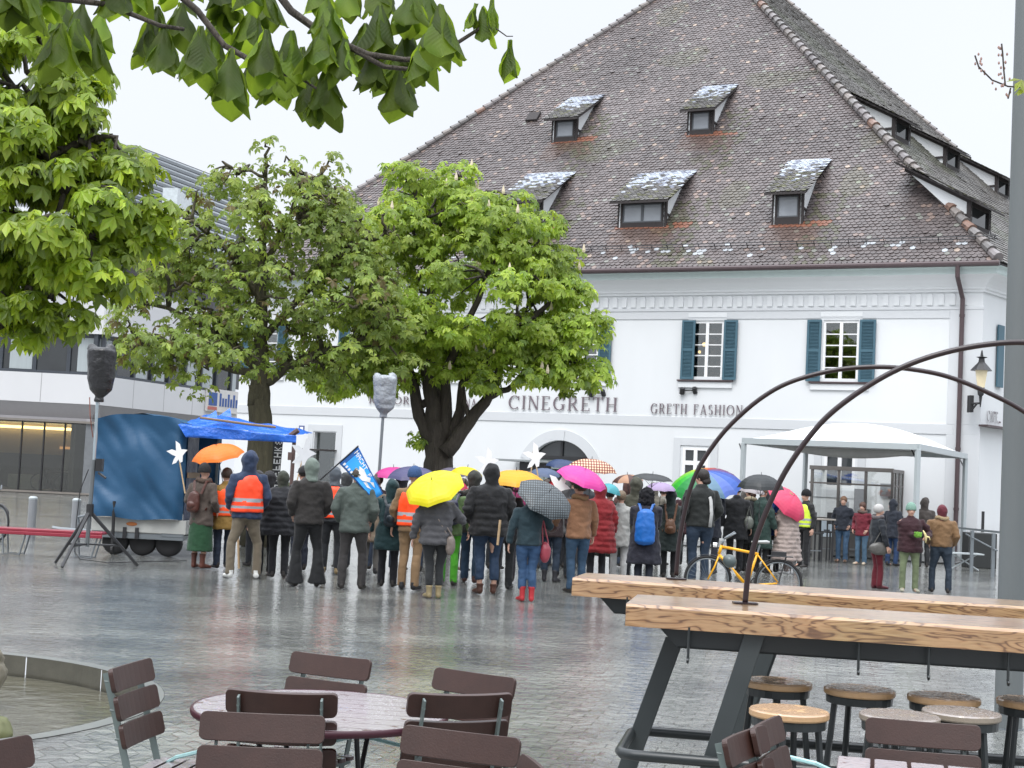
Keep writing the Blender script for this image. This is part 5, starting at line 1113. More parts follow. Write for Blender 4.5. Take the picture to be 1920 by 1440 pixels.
pp('redwoman', 1614, 1059, 115, 'woman in crimson jacket and blue jeans beside the navy man', yaw=math.pi-.2, tc='7c1c30', hem=.82, hair='4a3024', hairlong=.1, scarf='6b5a52', lc='54738c', shoe='a39684', arms='pocket', group=G2)
pp('greyhair', 1642, 1104, 155, 'grey haired person in dark jacket and red trousers with a grey shoulder bag, looking right', yaw=-1.35, tc='1b222c', hem=.86, hair='a8a6a4', scarf='6d6668', lc='6e0f24', lk='cloth', shoe='4a1620', arms='relax', stance=.06, group=G2)
pp('behind1', 1672, 1061, 122, 'person in navy coat seen between the grey hair and the green beanie', tc='252c3a', hem=.75, hood='up', lc='2a4670', yaw=-.4, group=G2)
pp('greenbean', 1703, 1110, 162, 'laughing woman in mint beanie, maroon fleece and sage trousers facing the camera', yaw=math.pi+.1, tc='38101c', hem=.8, hat='beanie', hatc='8fb4a4', lc='7e8b68', lk='cloth', rh=(-.05, .26, 1.16), lh=(-.28, .2, 1.1), shoe='8a8878', arms='front', stance=.13, wide=1.08, puff=.15, group=G2)
pp('behind2', 1730, 1064, 128, 'person in brown grey hood behind the tan fleece jacket', tc='4d4642', hood='up', hem=.8, lc='2a2c30', yaw=.4, group=G2)
pp('tanfleece', 1762, 1112, 162, 'man in tan fleece jacket, maroon hood and dark blue jeans with back turned', yaw=.1, tc='8c6b48', hem=.93, hat='hood', hatc='6e2434', scarf='b09a78', lc='2b3a4a', shoe='2a2624', arms='pocket', stance=.16, wide=1.12, group=G2)
# deeper rows of the crowd
deep = [(700, 1068, 176, '3c2f3c', 'person in plum coat under the far pink umbrella'), (745, 1070, 180, '2b2f38', 'person in slate coat under the purple navy umbrella'), (795, 1072, 172, '7a2030', 'person in wine red coat behind the yellow umbrella'), (860, 1071, 170, '3a3a30', 'person in olive coat under the far yellow umbrella'),
        (925, 1068, 178, '3f4438', 'person in moss green coat behind the big black hood'), (1000, 1066, 165, '28303a', 'person in blue grey coat under the grey blue umbrella'), (1064, 1066, 170, '1f242e', 'person in dark navy coat under the tartan umbrella'), (1095, 1062, 165, '30343a', 'person in charcoal coat under the navy umbrella'),
        (1170, 1063, 156, '5a3a34', 'person in russet coat near the brown umbrella'), (1220, 1061, 152, '817c70', 'person in stone coloured coat under the black folding umbrella'), (1238, 1060, 146, 'a09a90', 'person in pale coat under the lilac umbrella'), (1283, 1060, 146, '3c1a22', 'person in dark wine coat left of the man with white strap'), (1330, 1058, 142, '2c2c36', 'person in dark coat behind the rainbow umbrella'), (1392, 1057, 136, '6a6460', 'person in taupe coat under the silver umbrella'), (1430, 1057, 134, '23262c', 'person in black coat under the black umbrella'), (640, 1066, 176, '44484a', 'person in grey coat behind the blue flag'), (1018, 1062, 160, '5a5450', 'person in grey brown coat behind the white doves'), (475, 1062, 175, '2f2c2e', 'person in dark coat standing near the trailer awning')]
for i, (x, y, h, c, lb) in enumerate(deep):
    pp('d%d' % i, x, y, h, lb, tc=c, hem=.7, lc=random.choice(['1c1f26', '262a30', '2a3a50']), lk='cloth', hood=random.choice(['up', None]), hair='3a2c24', yaw=random.uniform(-.4, .4), rh=(.08, .26, 1.28), group='people deeper in the crowd')
# ---------------------------------------------------------------- what they wear and hold
def bp(key, *a, **k): t_, kk, J, g, rz = T_[key]; return backpack(t_, kk, *a, **k)
bp('skirt', '5a2f24', 'brown leather rucksack on the wool coat beside the trailer', w=.24, h=.34, z=1.14, xo=-.05)
bp('teal', '1a2a34', 'small dark rucksack on the teal hooded coat', w=.22, h=.36)
bp('green', '1c2140', 'navy rucksack on the pale green jacket', w=.28, h=.4)
bp('bluepack', '1272d0', 'bright blue rucksack on the long navy coat', w=.36, h=.6, z=1.1, dp=.2)
bp('parka', '6e4526', 'small tan leather rucksack on the dark green parka', w=.22, h=.27, z=1.05)
bp('bluecoat', '2a6ac8', 'blue rucksack hidden behind the leaning arch', w=.26, h=.4)
def hold(key, i=1):
    t_, k, J, g, rz = T_[key]; d_ = (J[i][2]-J[i][1]).normalized(); return wp(t_, k, J[i][2]+d_*.09)
def plaid(name, base, line1, line2, sc=14):
    m = mat(name, base, rough=.5); nt = m.node_tree; b = nt.nodes['Principled BSDF']; tc = N(nt, 'ShaderNodeTexCoord'); w1 = N(nt, 'ShaderNodeTexWave', bands_direction='X'); w2 = N(nt, 'ShaderNodeTexWave', bands_direction='Z'); w3 = N(nt, 'ShaderNodeTexWave', bands_direction='Y')
    a = N(nt, 'ShaderNodeMix', data_type='RGBA', blend_type='MULTIPLY'); a.inputs['Factor'].default_value = 1; c = N(nt, 'ShaderNodeMix', data_type='RGBA', blend_type='MULTIPLY'); c.inputs['Factor'].default_value = 1
    for w, ln in ((w1, line1), (w2, line2)):
        w.inputs['Scale'].default_value = sc/6.28; nt.links.new(tc.outputs['Object'], w.inputs[0])
    r1 = N(nt, 'ShaderNodeValToRGB'); r2 = N(nt, 'ShaderNodeValToRGB')
    for r, ln in ((r1, line1), (r2, line2)): r.color_ramp.elements[0].position = .35; r.color_ramp.elements[0].color = rgb(ln); r.color_ramp.elements[1].position = .6; r.color_ramp.elements[1].color = (1, 1, 1, 1)
    nt.links.new(w1.outputs['Fac'], r1.inputs[0]); nt.links.new(w2.outputs['Fac'], r2.inputs[0]); a.inputs['A'].default_value = rgb(base); nt.links.new(r1.outputs[0], a.inputs['B']); nt.links.new(a.outputs['Result'], c.inputs['A']); nt.links.new(r2.outputs[0], c.inputs['B']); nt.links.new(c.outputs['Result'], b.inputs['Base Color'])
    return m
m_tartan = plaid('tartan_cloth', 'd8c0a0', '9a5a50', 'b07a6a', 42); m_patt = plaid('dark_check_cloth', '5a6266', '8a8e90', '8c9092', 60)
random.seed(3)
U = um_px
U(356, 455, 835, 22.0, 0, hold('orange_u'), 'ff8a1e', 'bright orange umbrella above the mustard jacket near the trailer')
U(700, 776, 876, 26.0, -.05, None, 'd8409a', 'pink umbrella half behind the purple navy one', ribs=False)
U(727, 825, 875, 24.5, .0, None, '54527e', 'dusty purple navy umbrella behind the blue beanie', ribs=False)
U(818, 880, 877, 27.0, .0, None, '6c6478', 'speckled grey umbrella left of the far yellow one', ribs=False)
U(752, 868, 900, 20.2, -.15, hold('hoodie'), 'f6ea10', 'bright yellow umbrella tilted over the grey hoodie', curve=.36, back=.2)
U(848, 906, 876, 25.5, .1, None, 'f2dc10', 'lemon yellow umbrella behind the big black hood', ribs=False)
U(912, 1025, 882, 22.5, .0, None, 'f7b814', 'warm yellow umbrella right of the big black hood')
U(800, 880, 893, 23.5, .1, None, 'd83c5e', 'coral red umbrella between the two yellow ones', ribs=False)
t_, k_, J_, g_, rz_ = T_['redboots']; gp = hold('redboots'); ap = gp+V((.26, -.22, .42)); ap = P(1030, 922, gp.y-.3)
umbrella(ap, gp, .43, '4a5054', 'dark checked umbrella tipped to the right over the teal jacket', pattern=m_patt, curve=.36)
U(1025, 1090, 862, 27.5, .1, None, '2c4472', 'navy umbrella left of the tartan one', ribs=False)
U(990, 1052, 878, 25.0, .0, None, '56688a', 'grey blue umbrella behind the white doves', ribs=False)
U(1062, 1158, 861, 26.0, .03, None, 'c8a090', 'brown and cream tartan umbrella highest in the crowd', pattern=m_tartan)
apx = P(1098, 880, 22.85); umbrella(apx, P(1072, 945, 23.0), .41, 'f04ab0', 'magenta umbrella leaning right over the red coat', curve=.45)
U(1148, 1205, 890, 27.0, -.1, None, '6e4a3c', 'brown umbrella with pale seam left of the black folding one', ribs=False, cols=['5c3a34', 'c89a7a'])
U(1186, 1262, 889, 26.5, .05, None, '3c3e40', 'black folding umbrella with its dark underside showing', curve=.25)
U(1128, 1168, 908, 25.5, .3, None, '54b4be', 'turquoise umbrella beside the olive hood', ribs=False, curve=.7)
U(1210, 1268, 905, 27.5, .0, None, 'b8a2c8', 'lilac umbrella left of the rainbow one', ribs=False)
RBC = ['6a4a8c', '8a3c58', 'b8402c', 'e07a24', 'ecc428', 'c8d42c', '9cd034', '6cd038', '3cc23c', '2fa04c', '3f8a5a', '5a9080', '7096b0', '6a86d8', '4670cc', '3a5ab8']
U(1250, 1393, 883, 24.8, .0, hold('rainbow'), '3cc23c', 'large rainbow umbrella turning from green to blue', cols=RBC, n=16, curve=.5)
U(1385, 1470, 890, 27.5, .0, None, '34383a', 'black dome umbrella with small white emblem left of the cafe canopy', curve=.6)
U(1388, 1436, 912, 29.0, .1, None, 'b0a8aa', 'silver grey umbrella under the black dome one', ribs=False)
gp = hold('palepink'); umbrella(P(1488, 930, gp.y-.25), gp, .5, 'f05078', 'hot pink umbrella tipped far to the right over the pale pink coat', curve=.5)
# doves, flag, placards
m_dove = mat('white_card', (.8, .8, .8), rough=.6, var=.03); m_stick = mat('pale_wood_stick', 'b49a78', rough=.7, var=.2)
DV = [(.06, -.2), (.1, -.06), (.17, 0), (.25, .05), (.16, .09), (.1, .1), (.1, .24), (.02, .34), (-.01, .2), (-.03, .1), (-.12, .16), (-.26, .15), (-.16, .04), (-.07, -.03), (-.14, -.1), (-.2, -.2), (-.1, -.19), (-.02, -.12), (0, -.21)]
def dove(x, y, Y, s_, xs, ys, label, rot=0, mt=m_dove, spin=0):
    c = P(x, y, Y); g = P(xs, ys, Y); t_ = thing('dove_placard', label, 'placard', tuple(g)); q = M()
    pl = [((a*math.cos(rot)-b_*math.sin(rot))*s_, (a*math.sin(rot)+b_*math.cos(rot))*s_) for a, b_ in DV]
    q.prism(pl, c, V((math.cos(spin), math.sin(spin), 0)), V((0, 0, 1)), V((0, .012, 0))); q.build('dove', mt, t_, world=True); q = M(); q.tube([g, c+V((0, .02, 0))], .011, 6); q.build('stick', m_stick, t_, world=True)
dove(334, 852, 22.6, .62, 347, 925, 'white card dove on a thin stick in front of the blue tarpaulin', .3)
dove(569, 852, 26.0, .9, 556, 905, 'faint pale dove on a stick beside the awning post', -.1, mat('pale_card', (.62, .64, .66), rough=.6))
dove(1003, 858, 24.0, .75, 1014, 925, 'white dove cut-out on a stick in front of the arched door', .2)
dove(1000, 846, 24.6, .0001, 991, 930, 'bare wooden stick left of the white dove cut-out', 0)
dove(914, 868, 25.0, .8, 913, 905, 'pale open winged dove card above the warm yellow umbrella', .1)
dove(1047, 912, 22.8, .75, 1052, 960, 'white dove card in front of the light grey hood', -.35)
fl = thing('flag', 'bright blue flag with a white dove and white capitals on a thin black pole', 'flag', tuple(P(602, 905, 21.5)))
a_, b_ = P(600, 900, 21.3), P(672, 836, 21.3); q = M(); q.tube([a_, b_], .011, 6); q.build('pole', m_black, fl, world=True)
c1, c2, c3, c4 = P(636, 869, 21.3), P(672, 838, 21.3), P(718, 926, 21.35), P(700, 937, 21.35)
m_fb = mat('flag_blue', '38a6f8', rough=.6, var=.08); m_fd = mat('flag_border_blue', '1c5aa0', rough=.6)
def fpt(u, v):
    p = c1.lerp(c2, u).lerp(c4.lerp(c3, u), v); return p+V((0, .05*math.sin(v*7+u*2)*v, 0))
q = M(); n_ = 12
for i in range(n_+1):
    for j in range(n_+1): q.v.append(fpt(i/n_, j/n_))
for i in range(n_):
    for j in range(n_): a0 = i*(n_+1)+j; q.f.append((a0, a0+1, a0+n_+2, a0+n_+1)); q.m.append(1 if i in (0, n_-1) or j == 0 else 0)
o = q.build('cloth', [m_fb, m_fd], fl, world=True, smooth=True); so_ = o.modifiers.new('s', 'SOLIDIFY'); so_.thickness = .004
def fpoly(m, pts): # small polygons lying on the flag, a hair in front
    k = len(m.v); m.v += [fpt(u, v)+V((0, -.008, 0)) for u, v in pts]; m.f.append(tuple(range(k, k+len(pts)))); m.m.append(0)
q = M()
for poly in ([(.25, .42), (.4, .3), (.5, .36), (.62, .3), (.72, .42), (.66, .56), (.8, .62), (.6, .68), (.45, .62), (.3, .56)], [(.3, .6), (.45, .64), (.4, .8), (.28, .72)], [(.6, .66), (.8, .72), (.66, .82)]): fpoly(q, poly)
q.build('dove_emblem', m_dove, fl, world=True)
GL = {'M': ['10001', '11011', '10101', '10001', '10001'], 'A': ['01110', '10001', '11111', '10001', '10001'], 'C': ['01111', '10000', '10000', '10000', '01111'], 'H': ['10001', '10001', '11111', '10001', '10001'], 'T': ['11111', '00100', '00100', '00100', '00100'], ' ': ['00000']*5, 'F': ['11111', '10000', '11110', '10000', '10000'], 'K': ['10010', '10100', '11000', '10100', '10010'], 'E': ['11111', '10000', '11110', '10000', '11111'], 'I': ['01110', '00100', '00100', '00100', '01110'], '&': ['01100', '10010', '01101', '10010', '01101']}
def ftext(m, s_, u0, u1, v0, v1):  # reads along v
    n = len(s_); dv = (v1-v0)/n
    for k, ch in enumerate(s_):
        for r in range(5):
            row = GL[ch][r]; c = 0
            while c < 5:
                if row[c] == '1':
                    e = c
                    while e < 5 and row[e] == '1': e += 1
                    va, vb = v0+dv*(k+c/6), v0+dv*(k+e/6); ua, ub = u1-(u1-u0)*r/5, u1-(u1-u0)*(r+1)/5; fpoly(m, [(ua, va), (ua, vb), (ub, vb), (ub, va)]); c = e
                else: c += 1
q = M(); ftext(q, 'MACHT F', .72, .93, .04, .62); q.build('flag_lettering', m_dove, fl, world=True)
q = M(); 
for k in range(5): fpoly(q, [(.08, .06+.07*k), (.08, .1+.07*k), (.2, .1+.07*k), (.2, .06+.07*k)])
q.build('small_print', m_dove, fl, world=True)
# bags and small things in hands
def bag(c, r, col, label, kind='handbag', strap=None):
    t_ = thing(kind, label, 'bag', tuple(c-V((0, 0, r[2])))); m = M(); m.ell(c, r, 12, 8); vs, fs = remesh(m, .016, 1, .006, 10, 1); q = M(); q.v = vs; q.f = fs; q.m = [0]*len(fs); q.build('bag_body', cloth(col, 'wet'), t_, world=True, smooth=True)
    q = M(); q.tube([c+V((-r[0]*.5, 0, r[2]*.8))]+[V(s_) for s_ in (strap or [c+V((0, 0, r[2]+.2))])]+[c+V((r[0]*.5, 0, r[2]*.8))], .01, 6); q.build('strap', cloth(col, 'wet'), t_, world=True); return t_
def wq(key, *loc): t_, k, J, g, rz = T_[key]; return wp(t_, k, loc)
bag(wq('redboots', .27, .0, .78), (.08, .09, .15), 'b84a5a', 'rose red shoulder bag hanging on the teal jacket', strap=[wq('redboots', .2, 0, 1.25), wq('redboots', .16, 0, 1.48)])
bag(wq('hoodie', .2, -.16, .82), (.07, .05, .14), '8c8078', 'beige cloth bag slung behind the grey hoodie', strap=[wq('hoodie', .0, -.18, 1.2), wq('hoodie', -.12, -.1, 1.46)])
bag(wq('greyhair', -.0, -.0, .85)+V((0, -.17, 0)), (.2, .06, .12), '6c6a66', 'flat grey shoulder bag in front of the red trousers', strap=[wq('greyhair', 0, 0, 1.3)+V((.05, -.2, 0))])
bag(wq('greencoat', -.25, .05, .72), (.1, .08, .14), '4a1420', 'dark red handbag held beside the bottle green coat')
bag(wq('blk3', .25, -.1, 1.0), (.1, .08, .14), '7c8078', 'grey satchel on the black coat by the bicycle')
bag(wq('tanjacket', -.34, .3, 1.0), (.1, .12, .08), '4a2a26', 'brown leather bag in the hand of the tan jacket', 'leather_bag')
# green glove and banana in the laughing woman's hands
c = hold('greenbean', 1); q = M()
for i in range(4): q.tube([c+V((.03*i-.05, -.02, .0)), c+V((.04*i-.08, -.05, .06)), c+V((.045*i-.11, -.06, .02-.02*i))], [.014, .014, .01], 6)
q.ell(c+V((-.02, -.02, 0)), (.08, .035, .05)); vs, fs = remesh(q, .012, 1); q = M(); q.v = vs; q.f = fs; q.m = [0]*len(fs); q.build('glove', cloth('7ab83c'), label='lime green glove held before the maroon fleece', cat='glove', smooth=True)
c = hold('greenbean', 0); q = M(); q.tube([c+V((0, -.02, -.05)), c+V((.0, -.04, .02)), c+V((-.02, -.05, .1)), c+V((-.06, -.05, .17))], [.012, .02, .02, .008], 8); q.tube([c+V((0, -.04, .06)), c+V((.05, -.06, .05)), c+V((.07, -.06, .0))], [.016, .014, .006], 6); q.build('banana', mat('peeled_banana', 'd8c890'), label='peeled banana in the hand of the laughing woman', cat='fruit', smooth=True)
# walking sticks
for (x0, y0, x1, y1, Y, lb) in ((446, 995, 448, 1066, 23.2, 'pale wooden stick held upright beside the khaki trousers'), (938, 975, 933, 1022, 21.0, 'short pale wooden stick beside the big black coat')):
    q = M(); q.tube([P(x0, y0, Y), P(x1, y1, Y)], .018, 6); q.build('wooden_stick', m_stick, label=lb, cat='stick')
# ================================================================ trailer
random.seed(21)
TY = 26.4; X0, X1 = P(178, 900, TY).x, P(346, 900, TY).x; TL = 3.2
m_tarp = mat('blue_tarpaulin', '1a4a6c', rough=.5, var=.12, nscale=1.6, bump=.35, bscale=2.2, dist=.06); m_navy = mat('navy_tarpaulin', '18284e', rough=.4, var=.3, nscale=2, bump=.6, bscale=5, dist=.05)
m_aw = mat('bright_blue_awning', '2a66c8', rough=.25, var=.25, nscale=3, bump=.9, bscale=5, dist=.08); m_galv = mat('galvanised_steel', '7c8286', rough=.4, var=.15, metal=.5); m_tyre = mat('rubber', (.015, .015, .016), rough=.7)
m_tw = mat('dirty_white_board', 'a9aaa6', rough=.5, var=.2, nscale=2.5)
tr = thing('market_trailer', 'blue tarpaulin covered trailer with grey white drop sides and a raised side awning', 'trailer', ((X0+X1)/2, TY, 0))
def sheet(m, a, b_, c, d, n=14, amp=.03, sc=2.2, nrm=None):
    a, b_, c, d = V(a), V(b_), V(c), V(d); k = len(m.v); nn = nrm or (b_-a).cross(d-a).normalized()
    for i in range(n+1):
        for j in range(n+1):
            u, v = i/n, j/n; p = a.lerp(b_, u).lerp(d.lerp(c, u), v); e = min(1, 6*min(u, 1-u, v, 1-v)+.25)
            cr = abs(noise.noise(V((p.x*sc+p.z*1.5, p.y*sc, p.z*sc*.6))));  m.v.append(p+nn*((.5-cr)*amp*2*e))
    for i in range(n):
        for j in range(n): q = k+i*(n+1)+j; m.f.append((q, q+1, q+n+2, q+n+1)); m.m.append(0)
zb, ze, zp = .66, 2.40, 2.53; xm = (X0+X1)/2
q = M(); n = 36; k = 0
for i in range(n+1):
    for j in range(n+1):
        u, v = i/n, j/n; x = X0+(X1-X0)*u; zt = ze+(zp-ze)*(1-abs(2*u-1)**1.5)-.05*max(0, u-.9)*10
        z = zb+.02*math.sin(u*9)+(zt-zb)*v; cr = noise.noise(V((x*1.1-z*.9, 0, z*1.2+x*.7))); c2 = abs(noise.noise(V((x*2.6+z*2.0, 3, z*.9)))); rd = .12*max(0, (u-.92)/.08)**2
        q.v.append(V((x, TY-.07+cr*.1-c2*.13+rd, z)))
for i in range(n):
    for j in range(n): a = i*(n+1)+j; q.f.append((a, a+n+1, a+n+2, a+1)); q.m.append(0)
sheet(q, (X0, TY, zb), (X0, TY+TL, zb), (X0, TY+TL, ze), (X0, TY, ze)); sheet(q, (X0, TY+TL, zb), (X1, TY+TL, zb), (X1, TY+TL, ze), (X0, TY+TL, ze))
sheet(q, (X0-.02, TY-.06, ze), (xm, TY-.06, zp+.01), (xm, TY+TL, zp), (X0-.02, TY+TL, ze)); sheet(q, (xm, TY-.06, zp+.01), (X1+.02, TY-.06, ze-.02), (X1+.02, TY+TL, ze-.02), (xm, TY+TL, zp))
o = q.build('tarpaulin', m_tarp, tr, world=True, smooth=True)
q = M(); sheet(q, (X1, TY+.1, zb), (X1, TY+1.0, zb), (X1, TY+1.0, ze-.1), (X1, TY+.1, ze-.05)); q.build('side_curtain', m_navy, tr, world=True, smooth=True)
q = M(); q.para((X1+.02, TY+.1, 1.42), (.02, 0, 0), (0, 1.0, 0), (0, 0, .1)); q.build('webbing_strap', mat('tan_webbing', '8a7258'), tr, world=True)
q = M(); q.para((X0, TY-.02, .42), (X1-X0+.08, 0, 0), (0, .03, 0), (0, 0, .24)); q.para((X1+.05, TY, .42), (.03, 0, 0), (0, TL, 0), (0, 0, .24)); q.para((X0, TY, .4), (X1-X0, 0, 0), (0, TL, 0), (0, 0, .05)); q.build('drop_side', m_tw, tr, world=True)
q = M(); q.ell(V((P(247, 992, TY).x, TY-.025, .56)), (.1, .01, .035), 16, 6); q.build('oval_badge', mat('orange_badge', 'b8703c'), tr, world=True)
q = M(); q.para((X0-.05, TY+.0, .3), (X1-X0+.1, 0, 0), (0, .08, 0), (0, 0, .11)); q.para((X1-.35, TY-.01, .36), (.4, 0, 0), (0, .05, 0), (0, 0, .06)); q.para((X0, TY+.2, .3), (.08, 0, 0), (0, TL, 0), (0, 0, .08)); q.para((X1-.08, TY+.2, .3), (.08, 0, 0), (0, TL, 0), (0, 0, .08)); q.build('chassis', m_galv, tr, world=True, bev=.006)
for x in (234, 257): q = M(); c = P(x, 1003, TY); q.para((c.x-.03, TY-.05, .3), (.06, 0, 0), (0, .05, 0), (0, 0, .2)); q.build('latch', m_black, tr, world=True)
for x in (218, 269, 318):
    c = P(x, 1027, TY+.25); q = M(); T_m = Matrix.Translation((c.x, TY+.2, .235)) @ Matrix.Rotation(R_(90), 4, 'X'); q.lathe([(.12, -.09), (.21, -.09), (.235, -.06), (.235, .06), (.21, .09), (.12, .09)], 24, T_m); w_ = q.build('wheel', m_tyre, tr, world=True, smooth=True); q = M(); q.lathe([(.11, .05), (.125, .085), (.05, .07), (.02, .075)], 16, T_m); q.build('rim', m_galv, w_, world=True)
q = M(); c = P(213, 1012, TY-.1); q.tube([V((c.x-.02, TY-.15, .95)), V((c.x, TY-.15, .1))], .03, 8); q.lathe([(.03, -.02), (.08, -.02), (.08, .02), (.03, .02)], 12, Matrix.Translation((c.x, TY-.15, .09)) @ Matrix.Rotation(R_(90), 4, 'Y')); q.build('jockey_wheel', m_tyre, tr, world=True)
q = M(); q.tube([V((X0-.05, TY+.4, .36)), V((X0-.7, TY+.5, .38)), V((X0-.85, TY+.5, .4))], .035, 8); q.tube([V((X0-.05, TY+.7, .36)), V((X0-.7, TY+.5, .38))], .035, 8); q.tube([V((X0-.3, TY+.3, .4)), V((X0-.35, TY+.3, .62)), V((X0-.1, TY+.3, .68))], .025, 6); q.build('drawbar', m_galv, tr, world=True)
for i, (a, b_) in enumerate(((X1-.05, TY+1.1), (X1-.05, TY+TL-.05), (X1-.05, TY+.02))): q = M(); q.box((a, b_, 1.5), (.05, .05, 1.75)); q.build('post', m_galv, tr, world=True)
# awning
ax1 = P(557, 812, TY-.1); zo = 2.27; q = M(); yb0 = TY-.35; yb1 = TY+2.0
sheet(q, (X1-.1, yb0, 2.34), (ax1.x, yb0+.2, zo), (ax1.x, yb1, zo+.1), (X1-.1, yb1, 2.62), n=18, amp=.08, sc=1.6)
sheet(q, (X1+.05, yb0, 2.14), (ax1.x, yb0+.2, zo-.13), (ax1.x, yb0+.2, zo), (X1-.1, yb0, 2.36), n=12, amp=.05, sc=2.2)
q.build('awning', m_aw, tr, world=True, smooth=True)
q = M(); q.tube([P(375, 783, TY-.4), P(470, 796, TY-.4), P(517, 801, TY-.35)], .022, 6); q.build('wooden_bar', mat('old_wood_bar', '7d6a5a', rough=.7), tr, world=True)
for (x, y) in ((402, 771), (428, 767)):
    c = P(x, y, TY+.1); q = M(); q.add([c+V((-.1, -.3, -.14)), c+V((.12, -.3, -.14)), c+V((.03, 0, .02)), c+V((0, .3, -.1))], [(0, 1, 2), (1, 3, 2), (3, 0, 2), (0, 3, 1)]); q.build('awning_fold', m_aw, tr, world=True)
pp_ = P(552, 822, TY-.1); q = M(); q.tube([V((pp_.x, TY-.1, zo)), V((pp_.x-.02, TY-.1, 0))], .035, 8); q.box((pp_.x-.05, TY-.12, 1.9), (.08, .08, .14)); q.tube([V((pp_.x-.1, TY-.1, zo-.03)), V((ax1.x+.02, TY-.12, zo+.1))], .05, 7); q.build('awning_post', mat('brown_post', '5a4844', rough=.6), tr, world=True)
q = M(); q.para((X0+.2, TY+.4, zb), (.9, 0, 0), (0, .7, 0), (0, 0, .5)); q.build('equipment_box', m_black, tr, world=True, bev=.02)
# ================================================================ loudspeakers on stands
def wrapped(c, w, h, d, mt, par, seed):
    m = M(); m.tube([c+V((0, 0, h*.5)), c+V((0, 0, h*.44)), c+V((0, 0, -.1*h)), c+V((.02, 0, -.32*h)), c+V((0, 0, -.46*h)), c+V((0, 0, -.56*h))], [(w*.42, d*.42), (w*.54, d*.54), (w*.5, d*.5), (w*.4, d*.42), (w*.14, d*.14), (w*.18, d*.18)], 16, ref=(1, 0, 0))
    m.tube([c+V((-w*.4, 0, h*.5)), c+V((-w*.45, 0, h*.57))], [.08, .03], 6); m.tube([c+V((w*.3, 0, h*.48)), c+V((w*.42, 0, h*.55))], [.1, .05], 6)
    vs, fs = remesh(m, .02, 1, .016, 3.4, seed); q = M(); q.v = vs; q.f = fs; q.m = [0]*len(fs); return q.build('wrapped_speaker', mt, par, world=True, smooth=True)
SY = 23.4; st = thing('speaker_stand', 'tall tripod stand with a loudspeaker wrapped in a black bag left of the trailer', 'speaker stand', tuple(G(170, 1058)))
c = P(189, 700, SY); q = M(); q.tube([P(183, 742, SY), P(176, 868, SY)], .025, 8); q.build('upper_pole', mat('pale_aluminium', 'a8b4ba', rough=.3, metal=.6), st, world=True); q = M(); q.tube([P(176, 862, SY), P(163, 1025, SY)], .034, 8); q.build('lower_pole', mat('grey_steel_pole', '6e7274', rough=.4, metal=.5), st, world=True)
wrapped(c, .42, .8, .38, mat('black_plastic_bag', (.018, .018, .02), rough=.3, bump=.8, bscale=12, dist=.03), st, 2.0)
co_ = P(168, 958, SY); q = M(); q.tube([P(169, 945, SY), P(168, 968, SY)], .06, 8); q.build('collar', m_black, st, world=True)
for (x, y) in ((103, 1058), (116, 1066), (258, 1063)):
    g = G(x, y); q = M(); q.tube([co_, g+V((0, 0, .02))], [.03, .024], 6); q.build('leg', m_black, st, world=True); q = M(); q.tube([P(164, 1020, SY), co_.lerp(g, .62)], .016, 6); q.build('brace', m_black, st, world=True)
q = M(); c = P(187, 872, SY); q.box(tuple(c), (.1, .12, .2)); q.tube([c+V((0, -.05, -.12)), c+V((.13, -.08, -.2))], .02, 6); q.build('winch', m_black, st, world=True)
q = M(); q.tube([P(168, 745, SY), P(169, 780, SY-.1), P(174, 820, SY)], .008, 5); q.build('red_cable', mat('reddish_cable', '7a4638'), st, world=True)
q = M(); q.tube([P(166, 880, SY+.1), P(150, 920, SY+.1), P(143, 980, SY+.1), P(140, 1035, SY), G(150, 1050)+V((0, 0, .01)), G(200, 1056)+V((0, 0, .01)), G(350, 1052)+V((0, 0, .01))], .008, 5); q.build('cable', m_black, label='thin black cable hanging from the tripod and running along the wet paving', cat='cable')
st = thing('speaker_stand', 'thin pole with a loudspeaker wrapped in silver grey plastic rising behind the crowd', 'speaker stand', tuple(V((P(708, 900, 27).x, 27, 0))))
q = M(); q.tube([P(718, 782, 27), P(711, 885, 27), V((P(706, 900, 27).x, 27, .02))], .028, 8); q.build('pole', m_galv, st, world=True)
wrapped(P(721, 742, 27), .4, .72, .36, mat('silver_plastic', '8d9298', rough=.25, var=.3, nscale=6, bump=.9, bscale=9, dist=.05), st, 5.0)
# ================================================================ cafe canopy and kiosk
FR_ = V((10.1, 36.5, 0)); dF, nI = B.d, -B.n; FLp = FR_+dF*4.47; BRp = FR_+nI*6.6; BLp = FLp+nI*5.9
cv = thing('cafe_canopy', 'white domed cafe canopy on slim aluminium posts against the white building', 'canopy', tuple((FR_+BLp)/2))
m_alu = mat('white_aluminium', 'a9b0b2', rough=.35, var=.05)
zt_ = {0: 2.98, 1: 2.98, 2: 3.0, 3: 3.0}
for p in (FR_, FLp, BRp, BLp): q = M(); q.box((p.x, p.y, 1.46), (.11, .11, 2.92), R_(27)); q.build('post', m_alu, cv, world=True, bev=.01)
q = M(); cs = [FR_, FLp, BLp, BRp]
for i in range(4):
    a, b_ = cs[i], cs[(i+1) % 4]; dd_ = (b_-a).normalized(); sd_ = V((-dd_.y, dd_.x, 0))*.06; q.para(a-sd_+V((0, 0, 2.9)), b_-a, sd_*2, V((0, 0, .15)))
q.build('eaves_beam', m_alu, cv, world=True)
q = M(); n = 22
for sg in (0, 1):
    for i in range(n+1):
        for j in range(n+1):
            u, v = i/n, j/n; p = FR_.lerp(FLp, u).lerp(BRp.lerp(BLp, u), v); s_ = math.sin(math.pi*u)*math.sin(math.pi*v)
            q.v.append(p+V((0, 0, 3.04+.62*s_**.75-sg*.006)))
